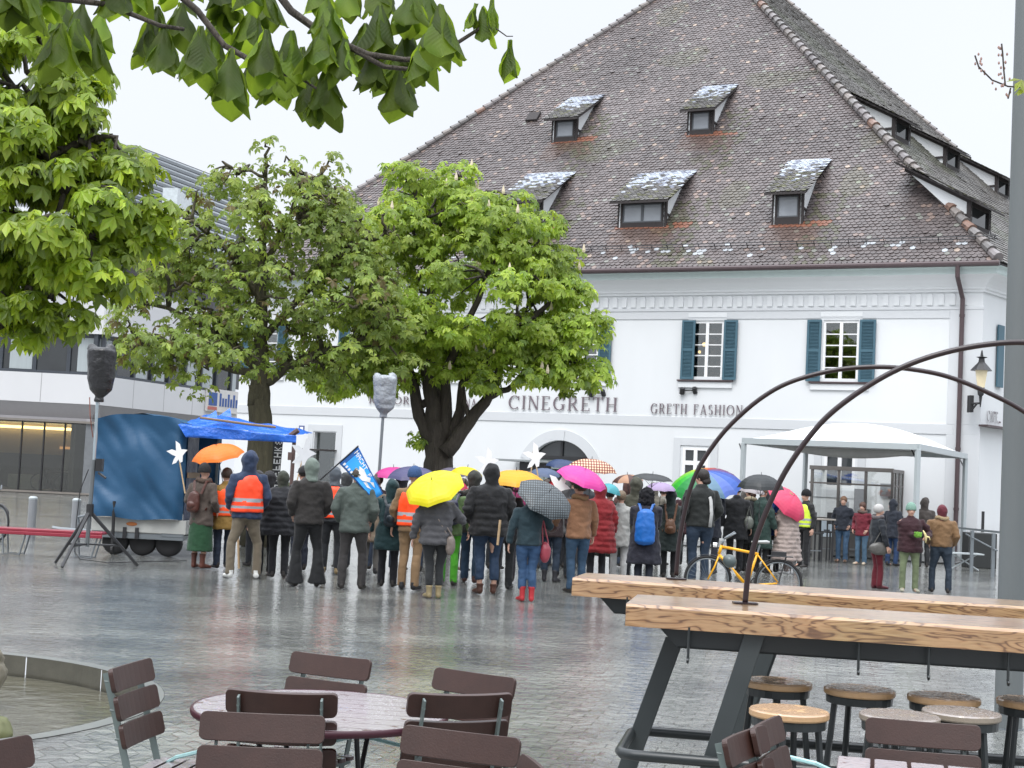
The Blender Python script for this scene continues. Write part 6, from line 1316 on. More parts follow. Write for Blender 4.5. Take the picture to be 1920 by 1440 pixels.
for sg in (0, 1):
    for i in range(n):
        for j in range(n): a = sg*(n+1)**2+i*(n+1)+j; q.f.append((a, a+1, a+n+2, a+n+1)); q.m.append(0)
mc = mat('white_membrane', (.8, .8, .8), rough=.35, var=.04, nscale=2, bump=.2, bscale=3)
q.build('membrane', mc, cv, world=True, smooth=True)
q = M()
for i in range(n+1):
    for j, (dz) in enumerate((2.95, 2.66)): u = i/n; p = BRp.lerp(BLp, u)*.35+FR_.lerp(FLp, u)*.65; q.v.append(p+V((0, 0, 2.94-(.0 if j == 0 else .26*math.sin(math.pi*u)))))
for i in range(n): q.f.append((2*i, 2*i+1, 2*i+3, 2*i+2)); q.m.append(0)
o = q.build('sagging_liner', mat('grey_liner', (.42, .42, .41), rough=.6), cv, world=True, smooth=True); sm_ = o.modifiers.new('s', 'SOLIDIFY'); sm_.thickness = .01
for p, s_ in ((FR_, 1), (BRp, 1), (FLp, -1)): q = M(); q.tube([p+V((0, 0, 2.6)), p+(cs[2]-cs[0]).normalized()*.35+V((0, 0, 2.9))], .02, 6); q.build('strut', m_black, cv, world=True)
kio = thing('glass_kiosk', 'grey framed glass kiosk under the white canopy', 'kiosk', tuple(B.W(3.5, 1.2, 0)))
KO = 1.5; ku0, kz1 = B.F(1518, 882, KO); ku1, _ = B.F(1675, 888, KO); m_kf = mat('kiosk_grey_frame', '66625f', rough=.45)
q = M(); kz1 = 2.42
def kb(u0, u1, o0, o1, z0, z1): B.box(q, u0, u1, o0, o1, z0, z1)
for px in (1521, 1571, 1622, 1672): u, _ = B.F(px, 930, KO); kb(u-.04, u+.04, KO-.08, KO, .95, kz1)
kb(ku1, ku0, KO-.1, KO+.02, kz1, kz1+.12); kb(ku1, ku0, KO-.07, KO-.01, kz1-.42, kz1-.37); kb(ku1, ku0, KO-.12, KO+.05, .9, 1.0)
for o_ in (.03, KO*.36, KO*.68): kb(ku1, ku1+.06, o_, o_+.07, .0, kz1)
kb(ku1, ku1+.06, 0, KO-.1, kz1, kz1+.1); kb(ku0-.06, ku0, 0, KO-.1, kz1, kz1+.1); kb(ku1+.01, ku1+.05, 0, KO-.1, kz1-.42, kz1-.37)
q.build('frame', m_kf, kio, world=True)
q = M(); kb(ku1+.06, ku0-.06, KO-.05, KO-.04, 1.0, kz1); kb(ku1+.02, ku1+.03, .03, KO-.1, .1, kz1); q.build('pane', thin_glass('kiosk_glass', (.93, .94, .93), .1), kio, world=True)
q = M(); kb(ku1, ku0, KO-.1, KO-.02, 0, .9); q.build('counter', mat('kiosk_base', '5e5b58', rough=.5), kio, world=True)
q = M(); kb(ku1+.9, ku1+1.3, .3, .5, .9, 1.3); kb(ku1+1.6, ku1+1.9, .2, .6, .9, 1.5); q.build('coffee_machine', mat('machine_grey', '4e5254', rough=.3), kio, world=True, bev=.02)
q = M(); kb(ku1+.2, ku1+.7, .02, .06, 1.7, 2.1); q.build('menu_board', m_galv, kio, world=True)
q = M(); kb((ku0+ku1)/2-.1, (ku0+ku1)/2+.2, .05, .2, .9, 1.9); q.build('dark_cabinet', mat('cabinet', (.05, .05, .055)), kio, world=True)
q = M(); a = B.F(1800, 930, .05)[0]; 
# bar furniture in front of the kiosk
m_ctop = mat('light_counter_top', '9a948c', rough=.3); m_dfur = mat('dark_furniture', '2e2e30', rough=.6)
def high_table(c, w, d_, h, rz, label, top=m_dfur, solid=False):
    t_ = thing('high_table', label, 'table', tuple(c), rz); q = M(); q.box((0, 0, h-.02), (w, d_, .04)); q.build('tabletop', top, t_, bev=.008)
    if solid: q = M(); q.box((0, 0, h/2-.03), (w*.8, d_*.7, h-.06)); q.build('base', m_dfur, t_, bev=.01)
    else:
        for sx_ in (-1, 1):
            for sy_ in (-1, 1): q = M(); q.box((sx_*(w/2-.05), sy_*(d_/2-.05), (h-.04)/2), (.04, .04, h-.04)); q.build('leg', m_dfur, t_)
    return t_
def bar_chair(c, h, rz, label, par_group):
    t_ = thing('bar_chair', label, 'chair', tuple(c), rz, par_group); q = M(); q.box((0, 0, h), (.4, .38, .04)); q.build('seat', m_dfur, t_)
    q = M(); q.box((0, -.18, h+.36), (.4, .03, .3)); q.build('backrest', m_dfur, t_)
    for sx_ in (-1, 1):
        for sy_ in (-1, 1): q = M(); q.box((sx_*.17, sy_*.16, h/2+(.25 if sy_ < 0 else 0)), (.03, .03, h+(.5 if sy_ < 0 else 0))); q.build('leg', m_dfur, t_)
    q = M(); q.box((0, .16, .28), (.34, .02, .02)); q.build('footrest', m_galv, t_); return t_
kg = 'dark bar chairs in front of the kiosk'
c = G(1512, 1052); high_table(c, 1.3, .6, 1.08, R_(27), 'dark high table with light top right of the pink umbrella', m_ctop)
for (x, y, rz, lb) in ((1496, 1056, 20, 'dark bar chair nearest the pale pink coat'), (1522, 1053, 200, 'dark bar chair in front of the white notice'), (1552, 1050, 25, 'dark bar chair left of the man in the navy jacket'), (1597, 1049, 190, 'dark bar chair between the navy man and the crimson jacket'), (1640, 1050, 15, 'dark bar chair behind the grey haired person')): bar_chair(G(x, y), .72, R_(rz), lb, kg)
c = G(1540, 1046); t_ = thing('notice_board', 'white notice on a grey stand between the bar chairs', 'sign', tuple(c), R_(27)); q = M(); q.box((0, 0, .3), (.4, .3, .6)); q.build('stand', mat('grey_stand', '6a6a68'), t_); q = M(); q.box((0, -.17, .78), (.42, .02, .42)); q.build('panel', mat('white_notice', 'c0ccd4'), t_); q = M(); q.box((0, -.183, .72), (.2, .004, .08)); q.build('print', m_dkf, t_)
# raised deck edge under the kiosk furniture
q = M(); q.para(B.W(-.2, .2, .012), B.d*8.2, B.n*5.0, V((0, 0, .03))); q.build('terrace_deck', mat('dark_wet_deck', (.06, .062, .062), rough=.25, var=.4, bump=.2), kind='structure')
# railing, table and planter at the right
rl = thing('terrace_railing', 'grey steel railing of the terrace beside the lamp post', 'railing', tuple(G(1830, 1072)))
a, b_ = G(1786, 1066), G(1868, 1084); q = M(); 
for f in (0, .45, .92): p = a.lerp(b_, f); q = M(); q.box((p.x, p.y, .5), (.07, .07, 1.0)); q.build('post', m_galv, rl, world=True)
q = M(); q.para(a+V((0, 0, 1.0)), b_-a+V((.2, 0, 0)), V((0, .08, 0)), V((0, 0, .05))); q.build('top_rail', m_galv, rl, world=True)
q = M(); q.tube([a.lerp(b_, .3)+V((0, 0, .9)), b_+V((0, 0, .62))], .02, 6); q.build('diagonal_brace', m_galv, rl, world=True)
c = G(1842, 1066); q = M(); q.box((c.x, c.y+.3, .45), (.75, .5, .9)); q.build('planter_box', mat('black_planter', (.02, .022, .022), rough=.5), label='black box planter behind the railing', cat='planter', bev=.02)
c = G(1838, 1050); q = M(); q.box((c.x, c.y+1, 1.1), (.8, .06, .62)); q.build('black_screen_panel', m_black, label='black panel standing behind the railing', cat='panel')
c = G(1808, 1070); t_ = thing('folding_table', 'pale folding table with crossed legs by the railing', 'table', tuple(c)); q = M(); q.box((0, 0, .42), (.8, .5, .03)); q.build('tabletop', m_alu, t_)
for sg in (-1, 1): q = M(); q.tube([(-sg*.35, 0, .02), (sg*.3, 0, .41)], .018, 6); q.build('leg', m_alu, t_)
# ================================================================ bicycles
def bicycle(g, dirv, label, fcol, r=.34, wb=1.05, bars='flat', extra=True):
    rz = math.atan2(dirv.y, dirv.x); t_ = thing('bicycle', label, 'bicycle', tuple(g), rz)
    fm = mat('bike_frame_'+fcol, fcol, rough=.3, var=.05); 
    for i, x in enumerate((-wb/2, wb/2)):
        w_ = thing('wheel', None, None, (0, 0, 0)); bpy.data.objects.remove(w_)
        q = M(); q.tube([V((x+math.cos(a)*r, 0, r+math.sin(a)*r*1.0)) for a in [2*math.pi*k/40 for k in range(41)]], .021, 8, cap=False); w_ = q.build('wheel', m_tyre, t_, smooth=True)
        q = M(); q.tube([V((x+math.cos(a)*(r-.03), 0, r+math.sin(a)*(r-.03))) for a in [2*math.pi*k/40 for k in range(41)]], .011, 6, cap=False); q.build('rim', m_galv, w_, smooth=True)
        q = M()
        for k in range(28): a = 2*math.pi*k/28; q.tube([V((x, (.02 if k % 2 else -.02), r)), V((x+math.cos(a)*(r-.03), 0, r+math.sin(a)*(r-.03)))], .0018, 4)
        q.tube([V((x, -.05, r)), V((x, .05, r))], .022, 8); q.build('spokes', m_galv, w_)
        q = M(); q.tube([V((x+math.cos(a)*(r+.035), 0, r+math.sin(a)*(r+.035))) for a in [R_(d) for d in (range(20, 175, 12) if i == 0 else range(30, 150, 12))]], (.004, .028) if False else [(.004, .026)]*len([R_(d) for d in (range(20, 175, 12) if i == 0 else range(30, 150, 12))]), 6); q.build('mudguard', m_black, t_)
    hd0, hd1 = V((wb/2-.19, 0, .86)), V((wb/2-.15, 0, .72)); bb = V((-.06, 0, .28)); stp = V((-.2, 0, .78)); rx = V((-wb/2, 0, r)); fx = V((wb/2, 0, r))
    q = M(); q.tube([hd0, hd1], .024, 8); q.tube([hd0+V((.0, 0, -.02)), stp+V((0, 0, -.02))], .021, 8); q.tube([hd1, bb], .024, 8); q.tube([stp, bb], .019, 8)
    for s_ in (-.04, .04): q.tube([stp+V((0, s_*.3, -.03)), rx+V((0, s_, 0))], .011, 6); q.tube([bb+V((0, s_*.5, 0)), rx+V((0, s_, 0))], .012, 6)
    q.build('frame', fm, t_, smooth=True)
    q = M()
    for s_ in (-.05, .05): q.tube([hd1+V((0, s_, -.02)), hd1+V((.06, s_, -.2)), fx+V((0, s_, 0))], .012, 6)
    q.build('fork', fm, t_, smooth=True)
    q = M(); q.tube([stp, stp+V((-.03, 0, .12))], .014, 6); q.build('seat_post', m_galv, t_)
    q = M(); s0 = stp+V((-.04, 0, .15)); q.tube([s0+V((-.13, 0, .01)), s0+V((-.08, 0, .015)), s0+V((.02, 0, .01)), s0+V((.14, 0, .005))], [(.02, .06), (.028, .08), (.022, .045), (.012, .018)], 10, ref=(0, 0, 1)); q.build('saddle', mat('grey_saddle', '9a9c9a', rough=.35) if extra else m_black, t_, smooth=True)
    q = M(); q.tube([hd0, hd0+V((-.03, 0, .1))], .015, 6); b0 = hd0+V((-.03, 0, .1)); q.tube([b0+V((-.16, -.28, .1)), b0+V((-.05, -.2, .03)), b0, b0+V((-.05, .2, .03)), b0+V((-.16, .28, .1))], .013, 6); q.build('handlebar', m_galv, t_, smooth=True)
    q = M(); q.tube([b0+V((.1, 0, -.1)), b0+V((.16, 0, -.1))], .035, 8); q.build('headlight', mat('lamp_lens', (.8, .8, .8), rough=.2), t_)
    q = M(); q.lathe([(.09, -.008), (.095, 0), (.09, .008)], 20, Matrix.Translation(bb+V((0, -.06, 0))) @ Matrix.Rotation(R_(90), 4, 'X')); q.tube([bb+V((0, -.07, 0)), bb+V((.1, -.08, -.13)), bb+V((.1, -.16, -.13))], .01, 6); q.tube([bb+V((0, .07, 0)), bb+V((-.1, .08, .13)), bb+V((-.1, .16, .13))], .01, 6); q.build('crank', m_black, t_)
    if extra: 
        q = M()
        for s_ in (-.07, .07): q.tube([V((-wb/2+.18, s_, .74)), V((-wb/2-.2, s_, .74))], .007, 5); q.tube([V((-wb/2-.1, s_, .74)), rx+V((0, s_, 0))], .006, 5)
        q.para((-wb/2-.1, -.06, .75), (.22, 0, 0), (0, .12, 0), (0, 0, .06)); q.build('carrier', m_black, t_)
    return t_
gb = G(1393, 1130); gb = V((P(1393, 1090, 22.3).x, 22.3, 0)); bicycle(gb, V((-1, .12, 0)), 'yellow bicycle with black mudguards standing behind the long wooden tables', 'e8a818')
c = P(1368, 1052, 22.1); hl = thing('bicycle_helmet', 'dark grey helmet hanging from the yellow bicycle frame', 'helmet', tuple(c)); q = M(); q.ell((0, 0, 0), (.11, .13, .1), 14, 8, mx=Matrix.Rotation(.6, 3, 'Y')); q.build('shell', mat('helmet_grey', '4a5454', rough=.3), hl, smooth=True); q = M(); q.tube([(0, -.05, -.08), (.08, -.08, -.2), (.03, 0, -.3)], .008, 5); q.build('chin_strap', m_alu, hl)
bicycle(V((P(-38, 900, 28.9).x, 29.2, 0)), V((.8, -.6, 0)), 'black bicycle cut off by the left edge beyond the red bench', '1a1a1c', extra=False)
for (x, lb) in ((96, 'dark parked bicycle seen through the glass front, left one'), (130, 'dark parked bicycle seen through the glass front, right one')): bicycle(V((P(x, 900, 66.8).x, 66.8, .1)), V((.9, .44, 0)), lb, '202022', extra=False, r=.36)
# ================================================================ bench, bollards
bn = thing('bench', 'long dark red bench on bent steel legs at the left edge', 'bench', tuple(V((P(90, 990, 24.9).x, 24.9, 0))))
xa, xb = P(-30, 990, 24.9).x, P(197, 990, 24.9).x; q = M(); q.para((xa, 24.75, .42), (xb-xa, 0, 0), (0, .4, 0), (0, 0, .045)); q.para((xa, 24.74, .36), (xb-xa, 0, 0), (0, .03, 0), (0, 0, .06)); q.build('seat', mat('crimson_bench', '8a2838', rough=.25, var=.15), bn, world=True, bev=.01)
for x in (5, 140): a = P(x, 1000, 24.8).x; q = M(); q.tube([V((a, 24.8, .36)), V((a+.03, 24.8, .04)), V((a+.3, 24.8, .03)), V((a+.38, 24.8, .36))], .016, 6); q.build('leg_frame', m_galv, bn, world=True); q = M(); q.tube([V((a, 25.05, .36)), V((a+.03, 25.05, .04)), V((a+.3, 25.05, .03)), V((a+.38, 25.05, .36))], .016, 6); q.build('leg_frame', m_galv, bn, world=True)
m_bol = mat('bollard_grey', '85878a', rough=.4, var=.08)
for (x, yb_, lb) in ((57, 1011, 'grey steel bollard left of the red bench middle'), (139, 1014, 'grey steel bollard just left of the tripod stand')):
    g = G(x, yb_); t_ = thing('bollard', lb, 'bollard', tuple(g), 0, 'grey bollards on the square'); q = M(); q.lathe([(.085, 0), (.085, .8)], 14); q.build('shaft', m_bol, t_, smooth=False); q = M(); q.lathe([(.088, .8), (.09, .83), (.06, .86), (.01, .865)], 14); q.build('cap', m_alu, t_)
# tall black banner sign
bs_ = thing('banner_sign', 'narrow black vertical banner with white rotated letters behind the camouflage hood', 'sign', tuple(V((P(503, 900, 33).x, 33, 0))))
pt, pb_ = P(511, 818, 33), P(498, 960, 33); q = M(); w_ = .24; q.prism([(0, 0), (w_, 0), (w_, 1), (0, 1)], pb_, V((1, 0, 0)), pt-pb_, V((0, .03, 0))); q.build('panel', mat('banner_black', '2c2c2e', rough=.5), bs_, world=True)
q = M(); ax_ = (pt-pb_); L0 = ax_.length; ax_.normalize()
for k, ch in enumerate('HIEFEHK&'):
    for r in range(5):
        for c_ in range(5):
            if GL.get(ch, GL['H'])[r][c_] == '1': o_ = pb_+ax_*(L0*(.3+.085*k)+c_*.022)+V((.2-r*.032, -.006, 0)); q.para(o_, V((.03, 0, 0)), V((0, .006, 0)), ax_*.02)
q.build('banner_lettering', m_dove, bs_, world=True)
# small hedges in tubs
for (x, lb) in ((548, 'clipped green shrub behind the sage beanie'), (645, 'clipped green shrub behind the striped bucket hat')):
    c = P(x, 905, 47); t_ = thing('potted_shrub', lb, 'shrub', (c.x, 47, 0)); q = M(); cl = []
    for _ in range(420):
        d_ = V((random.gauss(0, 1), random.gauss(0, 1), random.gauss(0, 1))).normalized()*random.uniform(.6, 1); cluster(q, cl, V((d_.x*.38, d_.y*.38, .85+d_.z*.42)), .1, d_+V((0, 0, .5)), (.07, .11, .03), 4)
    o = q.build('foliage', m_leaf, t_); set_tint(o, cl); q = M(); q.lathe([(.22, 0), (.28, .45), (.24, .46)], 14); q.build('tub', m_dfur, t_)
# ================================================================ lamp post
g = G(1890, 1366); lpz = thing('lamp_post', 'thick grey steel lamp post along the right edge of the picture', 'lamp post', tuple(g)); q = M(); q.lathe([(.104, .0), (.102, 2.0), (.1, 4.4), (.097, 6.5)], 36); q.build('shaft', mat('lamp_post_grey', '656a6b', rough=.5, var=.1, nscale=1.5, bump=.15, bscale=20, stretch=(3, 3, .4)), lpz, smooth=False)
q = M(); q.lathe([(.115, 0), (.115, .01)], 28); q.build('base_plate', m_galv, lpz)
q = M(); q.lathe([(.05, 6.5), (.05, 7.2), (.35, 7.25), (.35, 7.35), (.05, 7.45)], 20); q.build('lamp_head', m_galv, lpz)
# ================================================================ foreground
random.seed(33)
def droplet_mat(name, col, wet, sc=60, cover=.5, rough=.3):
    """painted slats with beads and films of water: glossy where water stands, its pale sparkle painted into the colour"""
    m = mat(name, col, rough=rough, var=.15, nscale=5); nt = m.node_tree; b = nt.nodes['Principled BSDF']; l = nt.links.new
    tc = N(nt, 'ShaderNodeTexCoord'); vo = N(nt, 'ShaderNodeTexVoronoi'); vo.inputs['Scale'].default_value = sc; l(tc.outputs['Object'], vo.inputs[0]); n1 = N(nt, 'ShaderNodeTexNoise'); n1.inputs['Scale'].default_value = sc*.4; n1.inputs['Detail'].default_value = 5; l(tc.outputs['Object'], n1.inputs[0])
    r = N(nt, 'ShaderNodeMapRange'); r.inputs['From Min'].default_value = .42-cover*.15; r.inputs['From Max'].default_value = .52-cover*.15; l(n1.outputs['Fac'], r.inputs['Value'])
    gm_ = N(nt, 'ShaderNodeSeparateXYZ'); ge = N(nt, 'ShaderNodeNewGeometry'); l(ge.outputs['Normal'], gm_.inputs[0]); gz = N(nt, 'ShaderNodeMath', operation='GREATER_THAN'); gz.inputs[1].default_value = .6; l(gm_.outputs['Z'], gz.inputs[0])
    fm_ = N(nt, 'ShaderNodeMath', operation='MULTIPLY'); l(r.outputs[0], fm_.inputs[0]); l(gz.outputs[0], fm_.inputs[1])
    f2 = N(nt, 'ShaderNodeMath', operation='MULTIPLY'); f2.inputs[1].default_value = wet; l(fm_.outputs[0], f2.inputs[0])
    mx0 = [n_ for n_ in nt.nodes if n_.type == 'MIX'][0]; mx = N(nt, 'ShaderNodeMix', data_type='RGBA'); l(f2.outputs[0], mx.inputs['Factor']); l(mx0.outputs['Result'], mx.inputs['A']); mx.inputs['B'].default_value = (.42, .39, .41, 1); l(mx.outputs['Result'], b.inputs['Base Color'])  # sparkle of standing water painted as a pale tint on upward faces
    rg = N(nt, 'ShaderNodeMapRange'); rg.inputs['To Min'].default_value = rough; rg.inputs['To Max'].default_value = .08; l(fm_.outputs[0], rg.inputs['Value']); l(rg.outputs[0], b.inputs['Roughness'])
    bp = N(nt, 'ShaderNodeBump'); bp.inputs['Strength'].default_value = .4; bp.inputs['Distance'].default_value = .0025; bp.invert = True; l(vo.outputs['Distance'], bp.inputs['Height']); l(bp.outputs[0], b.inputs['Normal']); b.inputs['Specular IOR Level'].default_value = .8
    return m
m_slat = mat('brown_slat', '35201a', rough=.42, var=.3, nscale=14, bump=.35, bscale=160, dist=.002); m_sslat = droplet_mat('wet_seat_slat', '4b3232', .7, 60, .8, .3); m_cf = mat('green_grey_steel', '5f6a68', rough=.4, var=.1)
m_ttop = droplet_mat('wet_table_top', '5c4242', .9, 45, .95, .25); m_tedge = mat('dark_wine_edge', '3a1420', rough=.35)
# fountain basin
bn_ = thing('fountain_basin', 'round shallow stone fountain basin sunk into the paving at the lower left', 'fountain', tuple(POOL))
m_st = mat('basin_granite', '4a483f', rough=.45, var=.35, nscale=7, bump=.3, bscale=30); m_bei = mat('beige_basin_floor', (.42, .4, .33), rough=.3, var=.25, nscale=1.5); m_rim = mat('pale_rim_stone', '6d6f6c', rough=.3, var=.15, nscale=5, bump=.2)
rq = M(); q = M(); NS = 16; rq.lathe([(PR, .005), (PR+.13, .005)], 72, Matrix.Translation((POOL.x, POOL.y, 0)), cap=False)
for i in range(NS):
    a0, a1 = 2*math.pi*(i+.006)/NS, 2*math.pi*(i+.994)/NS; k = 5; q = M(); pt = lambda r, a, z: V((POOL.x+r*math.cos(a), POOL.y+r*math.sin(a), z))
    for s_ in range(k+1): b0 = a0+(a1-a0)*s_/k; q.v += [pt(PR, b0, .006), pt(PR, b0, -.2)]
    for s_ in range(k): q.f.append((2*s_, 2*s_+2, 2*s_+3, 2*s_+1)); q.m.append(0)
    q.build('wall_stone', m_st, bn_, world=True)
rq.build('rim', m_rim, bn_, world=True)
q = M(); ring = [V((POOL.x+PR*math.cos(2*math.pi*i/48), POOL.y+PR*math.sin(2*math.pi*i/48), -.17)) for i in range(48)]; q.add(ring+[V((POOL.x, POOL.y, -.24))], [(i, (i+1) % 48, 48) for i in range(48)]); q.build('basin_floor', m_bei, bn_, world=True)
wm = bpy.data.materials.new('rippled_water'); wm.use_nodes = True; nt = wm.node_tree; nt.nodes.clear(); l = nt.links.new
o_ = N(nt, 'ShaderNodeOutputMaterial'); g1_ = N(nt, 'ShaderNodeBsdfGlossy'); g1_.inputs['Roughness'].default_value = .05; t1_ = N(nt, 'ShaderNodeBsdfTransparent'); t1_.inputs[0].default_value = (.95, .95, .9, 1); mx = N(nt, 'ShaderNodeMixShader'); fz = N(nt, 'ShaderNodeFresnel'); fz.inputs[0].default_value = 2.2
tc = N(nt, 'ShaderNodeTexCoord'); mp = N(nt, 'ShaderNodeMapping'); l(tc.outputs['Object'], mp.inputs[0]); nz = N(nt, 'ShaderNodeTexNoise'); nz.inputs['Scale'].default_value = 6; nz.inputs['Detail'].default_value = 4; l(mp.outputs[0], nz.inputs[0]); bp = N(nt, 'ShaderNodeBump'); bp.inputs['Strength'].default_value = .5; bp.inputs['Distance'].default_value = .03; l(nz.outputs['Fac'], bp.inputs['Height'])
l(bp.outputs[0], g1_.inputs['Normal']); l(bp.outputs[0], fz.inputs['Normal']); l(fz.outputs[0], mx.inputs[0]); l(t1_.outputs[0], mx.inputs[1]); l(g1_.outputs[0], mx.inputs[2]); l(mx.outputs[0], o_.inputs[0])
q = M(); ring = [V((POOL.x+(PR-.01)*math.cos(2*math.pi*i/48), POOL.y+(PR-.01)*math.sin(2*math.pi*i/48), -.145)) for i in range(48)]; q.add(ring, [tuple(range(48))]); o = q.build('water', wm, kind='structure')
# stone figure at the left edge
fg = thing('stone_figure', 'weathered stone fish shaped fountain figure at the left edge of the basin', 'statue', tuple(P(-12, 1300, 11.2)*1.0))
c = P(-24, 1262, 11.2); q = M(); q.tube([V((c.x-.05, c.y, -.2)), V((c.x-.03, c.y, .0)), c+V((-.02, 0, .05)), c+V((.05, 0, .12)), c+V((.09, -.05, .18))], [.1, .14, .13, .07, .02], 12); q.ell(c+V((.0, 0, 0)), (.14, .13, .13)); q.tube([c+V((-.1, 0, .05)), c+V((-.12, 0, .2))], [.06, .02], 8)
vs, fs = remesh(q, .018, 1, .02, 14, 3); q = M(); q.v = vs; q.f = fs; q.m = [0]*len(fs); q.build('carved_stone', mat('mossy_sandstone', '6f6a5c', rough=.7, var=.4, nscale=9, bump=.5), fg, world=True, smooth=True)
c = P(0, 1345, 9.8); q = M(); q.ell(V((c.x-.08, c.y, -.12)), (.16, .16, .12)); vs, fs = remesh(q, .02, 1, .02, 9, 1); q = M(); q.v = vs; q.f = fs; q.m = [0]*len(fs); q.build('mossy_stone', mat('algae_stone', '5c5f3c', rough=.6, var=.4), label='rounded yellow green mossy stone in the basin below the figure', cat='stone', smooth=True)
# garden chairs
def rounded_slat(m, w, h, t, fr_o, ux, uz, un, r=.022, curve=0.0, n=10):
    """slat centred at fr_o; ux width direction, uz up, un thickness; gently bowed"""
    xs_ = [-w/2+r*(1-math.cos(R_(t)))*1.0 for t in (0, 25, 45, 65, 90)]; xs_ = xs_+[-w/2+r+(w-2*r)*t/8 for t in range(1, 8)]+[-x for x in xs_[::-1]]; N_ = len(xs_)-1; sec = []
    for i in range(N_+1):
        x = xs_[i]; e = min(x+w/2, w/2-x); hh = h/2 if e > r else h/2-r+math.sqrt(max(0, r*r-(r-e)**2)); bow = curve*((2*x/w)**2)
        for sg in (0, 1): 
            for sz_ in (-1, 1): sec.append(fr_o+ux*x+uz*(hh*sz_)+un*(bow+(t/2 if sg else -t/2)))
    k = len(m.v); m.v += sec
    for i in range(N_):
        a = k+4*i; b_ = a+4
        m.f += [(a, a+1, b_+1, b_), (a+2, b_+2, b_+3, a+3), (a+1, a+3, b_+3, b_+1), (a, b_, b_+2, a+2)]; m.m += [0]*4
    m.f += [(k, k+2, k+3, k+1), (k+4*N_, k+4*N_+1, k+4*N_+3, k+4*N_+2)]; m.m += [0, 0]
def flatbar(m, a, b_, w, t, side):
    a, b_ = V(a), V(b_); d_ = (b_-a).normalized(); s_ = V(side); s_ = (s_-d_*s_.dot(d_)).normalized(); u_ = d_.cross(s_); m.para(a-s_*t/2-u_*w/2, b_-a, s_*t, u_*w)
def garden_chair(label):
    t_ = thing('garden_chair', label, 'chair', (0, 0, 0), 0, 'folding garden chairs with brown slats'); X_, Z_ = V((1, 0, 0)), V((0, 0, 1)); lean = V((0, -.26, .965)).normalized(); nn = V((0, .965, .26))
    top = V((0, -.26, .87))
    for i in range(3):
        q = M(); c_ = top-lean*(.045+.112*i)+nn*.014; rounded_slat(q, .42, .096, .02, c_, X_, lean, nn, curve=.022); q.build('back_slat', m_slat, t_, bev=.004)
    for s_ in (-1, 1):
        q = M(); x = s_*.155; flatbar(q, (x, -.262, .86), (x, -.14, .46), .028, .008, (1, 0, 0)); flatbar(q, (x, -.14, .46), (x, .26, .0), .028, .008, (1, 0, 0)); 
        for i in range(3): q.lathe([(.006, -.012), (.006, .006)], 6, Matrix.Translation(top-lean*(.045+.116*i)+V((x, -.012, 0))) @ Matrix.Rotation(R_(90), 4, 'X'))
        q.build('long_leg', m_cf, t_)
        q = M(); flatbar(q, (s_*.14, .2, .44), (s_*.14, -.24, .0), .026, .008, (1, 0, 0)); q.build('short_leg', m_cf, t_)
        q = M(); flatbar(q, (s_*.165, -.16, .445), (s_*.165, .24, .45), .025, .008, (1, 0, 0)); q.build('seat_rail', m_cf, t_)
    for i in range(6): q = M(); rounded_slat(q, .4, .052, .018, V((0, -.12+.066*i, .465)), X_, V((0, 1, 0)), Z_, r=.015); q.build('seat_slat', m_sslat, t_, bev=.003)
    q = M(); q.tube([(-.14, -.2, .05), (.14, -.2, .05)], .007, 6); q.tube([(-.155, .22, .06), (.155, .22, .06)], .007, 6); q.build('cross_rod', m_cf, t_)
    return t_
CH = [(234, 1243, -98, 'brown slatted garden chair seen from the side left of the round table'), (628, 1228, 154, 'brown garden chair behind the round table, its back highest in the group'), (527, 1296, 0, 'brown garden chair tucked in at the near side of the round table'),
      (496, 1334, 183, 'nearest large garden chair back in front of the round table'), (898, 1260, 146, 'garden chair at the far right of the round table'), (868, 1300, 18, 'garden chair with curved slats at the right side of the round table, seen from behind'),
      (872, 1368, 158, 'garden chair lowest right of the round table, facing the camera'), (-50, 1392, -112, 'garden chair cut off by the lower left corner'), (1022, 1436, 100, 'garden chair of which only a slat corner shows at the bottom middle'),
      (1383, 1370, -118, 'left one of two garden chairs leaning together under the tall table'), (1424, 1352, -113, 'garden chair close behind the leaning pair at the tall table leg'), (1729, 1350, 170, 'garden chair pushed against the wet slatted table at the lower right')]
ch0 = garden_chair(CH[0][3])
for i, (x, y, a, lb) in enumerate(CH):
    Yc = .85*FPX/(y-hor(x)); p = P(x, y, Yc); rz = R_(a); off = Matrix.Rotation(rz, 3, 'Z') @ V((0, -.25, 0)); loc = (p.x-off.x, p.y-off.y, 0)
    if i == 0: ch0.location = loc; ch0.rotation_euler.z = rz
    else: dup(ch0, loc, rz, lb)
# round table
p = P(602, 1322, 6.1); rt = thing('round_table', 'round garden table with wet pinkish top among the brown chairs', 'table', (p.x, 6.1, 0), R_(-4)); q = M(); R0 = .515
nb = 9
for i in range(nb):
    y0, y1 = -R0+2*R0*i/nb+.004, -R0+2*R0*(i+1)/nb-.0; yy = [y0+(y1-y0)*j/6 for j in range(7)]
    xs = [math.sqrt(max(0, R0*R0-y*y)) for y in yy]; poly = [(x, y) for x, y in zip(xs, yy)]+[(-x, y) for x, y in list(zip(xs, yy))[::-1]]
    q.prism(poly, (0, 0, .722), (1, 0, 0), (0, 1, 0), (0, 0, .018))
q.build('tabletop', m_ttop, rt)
q = M(); n = 48; q.lathe([(R0+.002, .712), (R0+.008, .722), (R0+.008, .738), (R0+.001, .742), (R0-.012, .738), (R0-.012, .715)], n, cap=False); q.build('rim', m_tedge, rt, smooth=True)
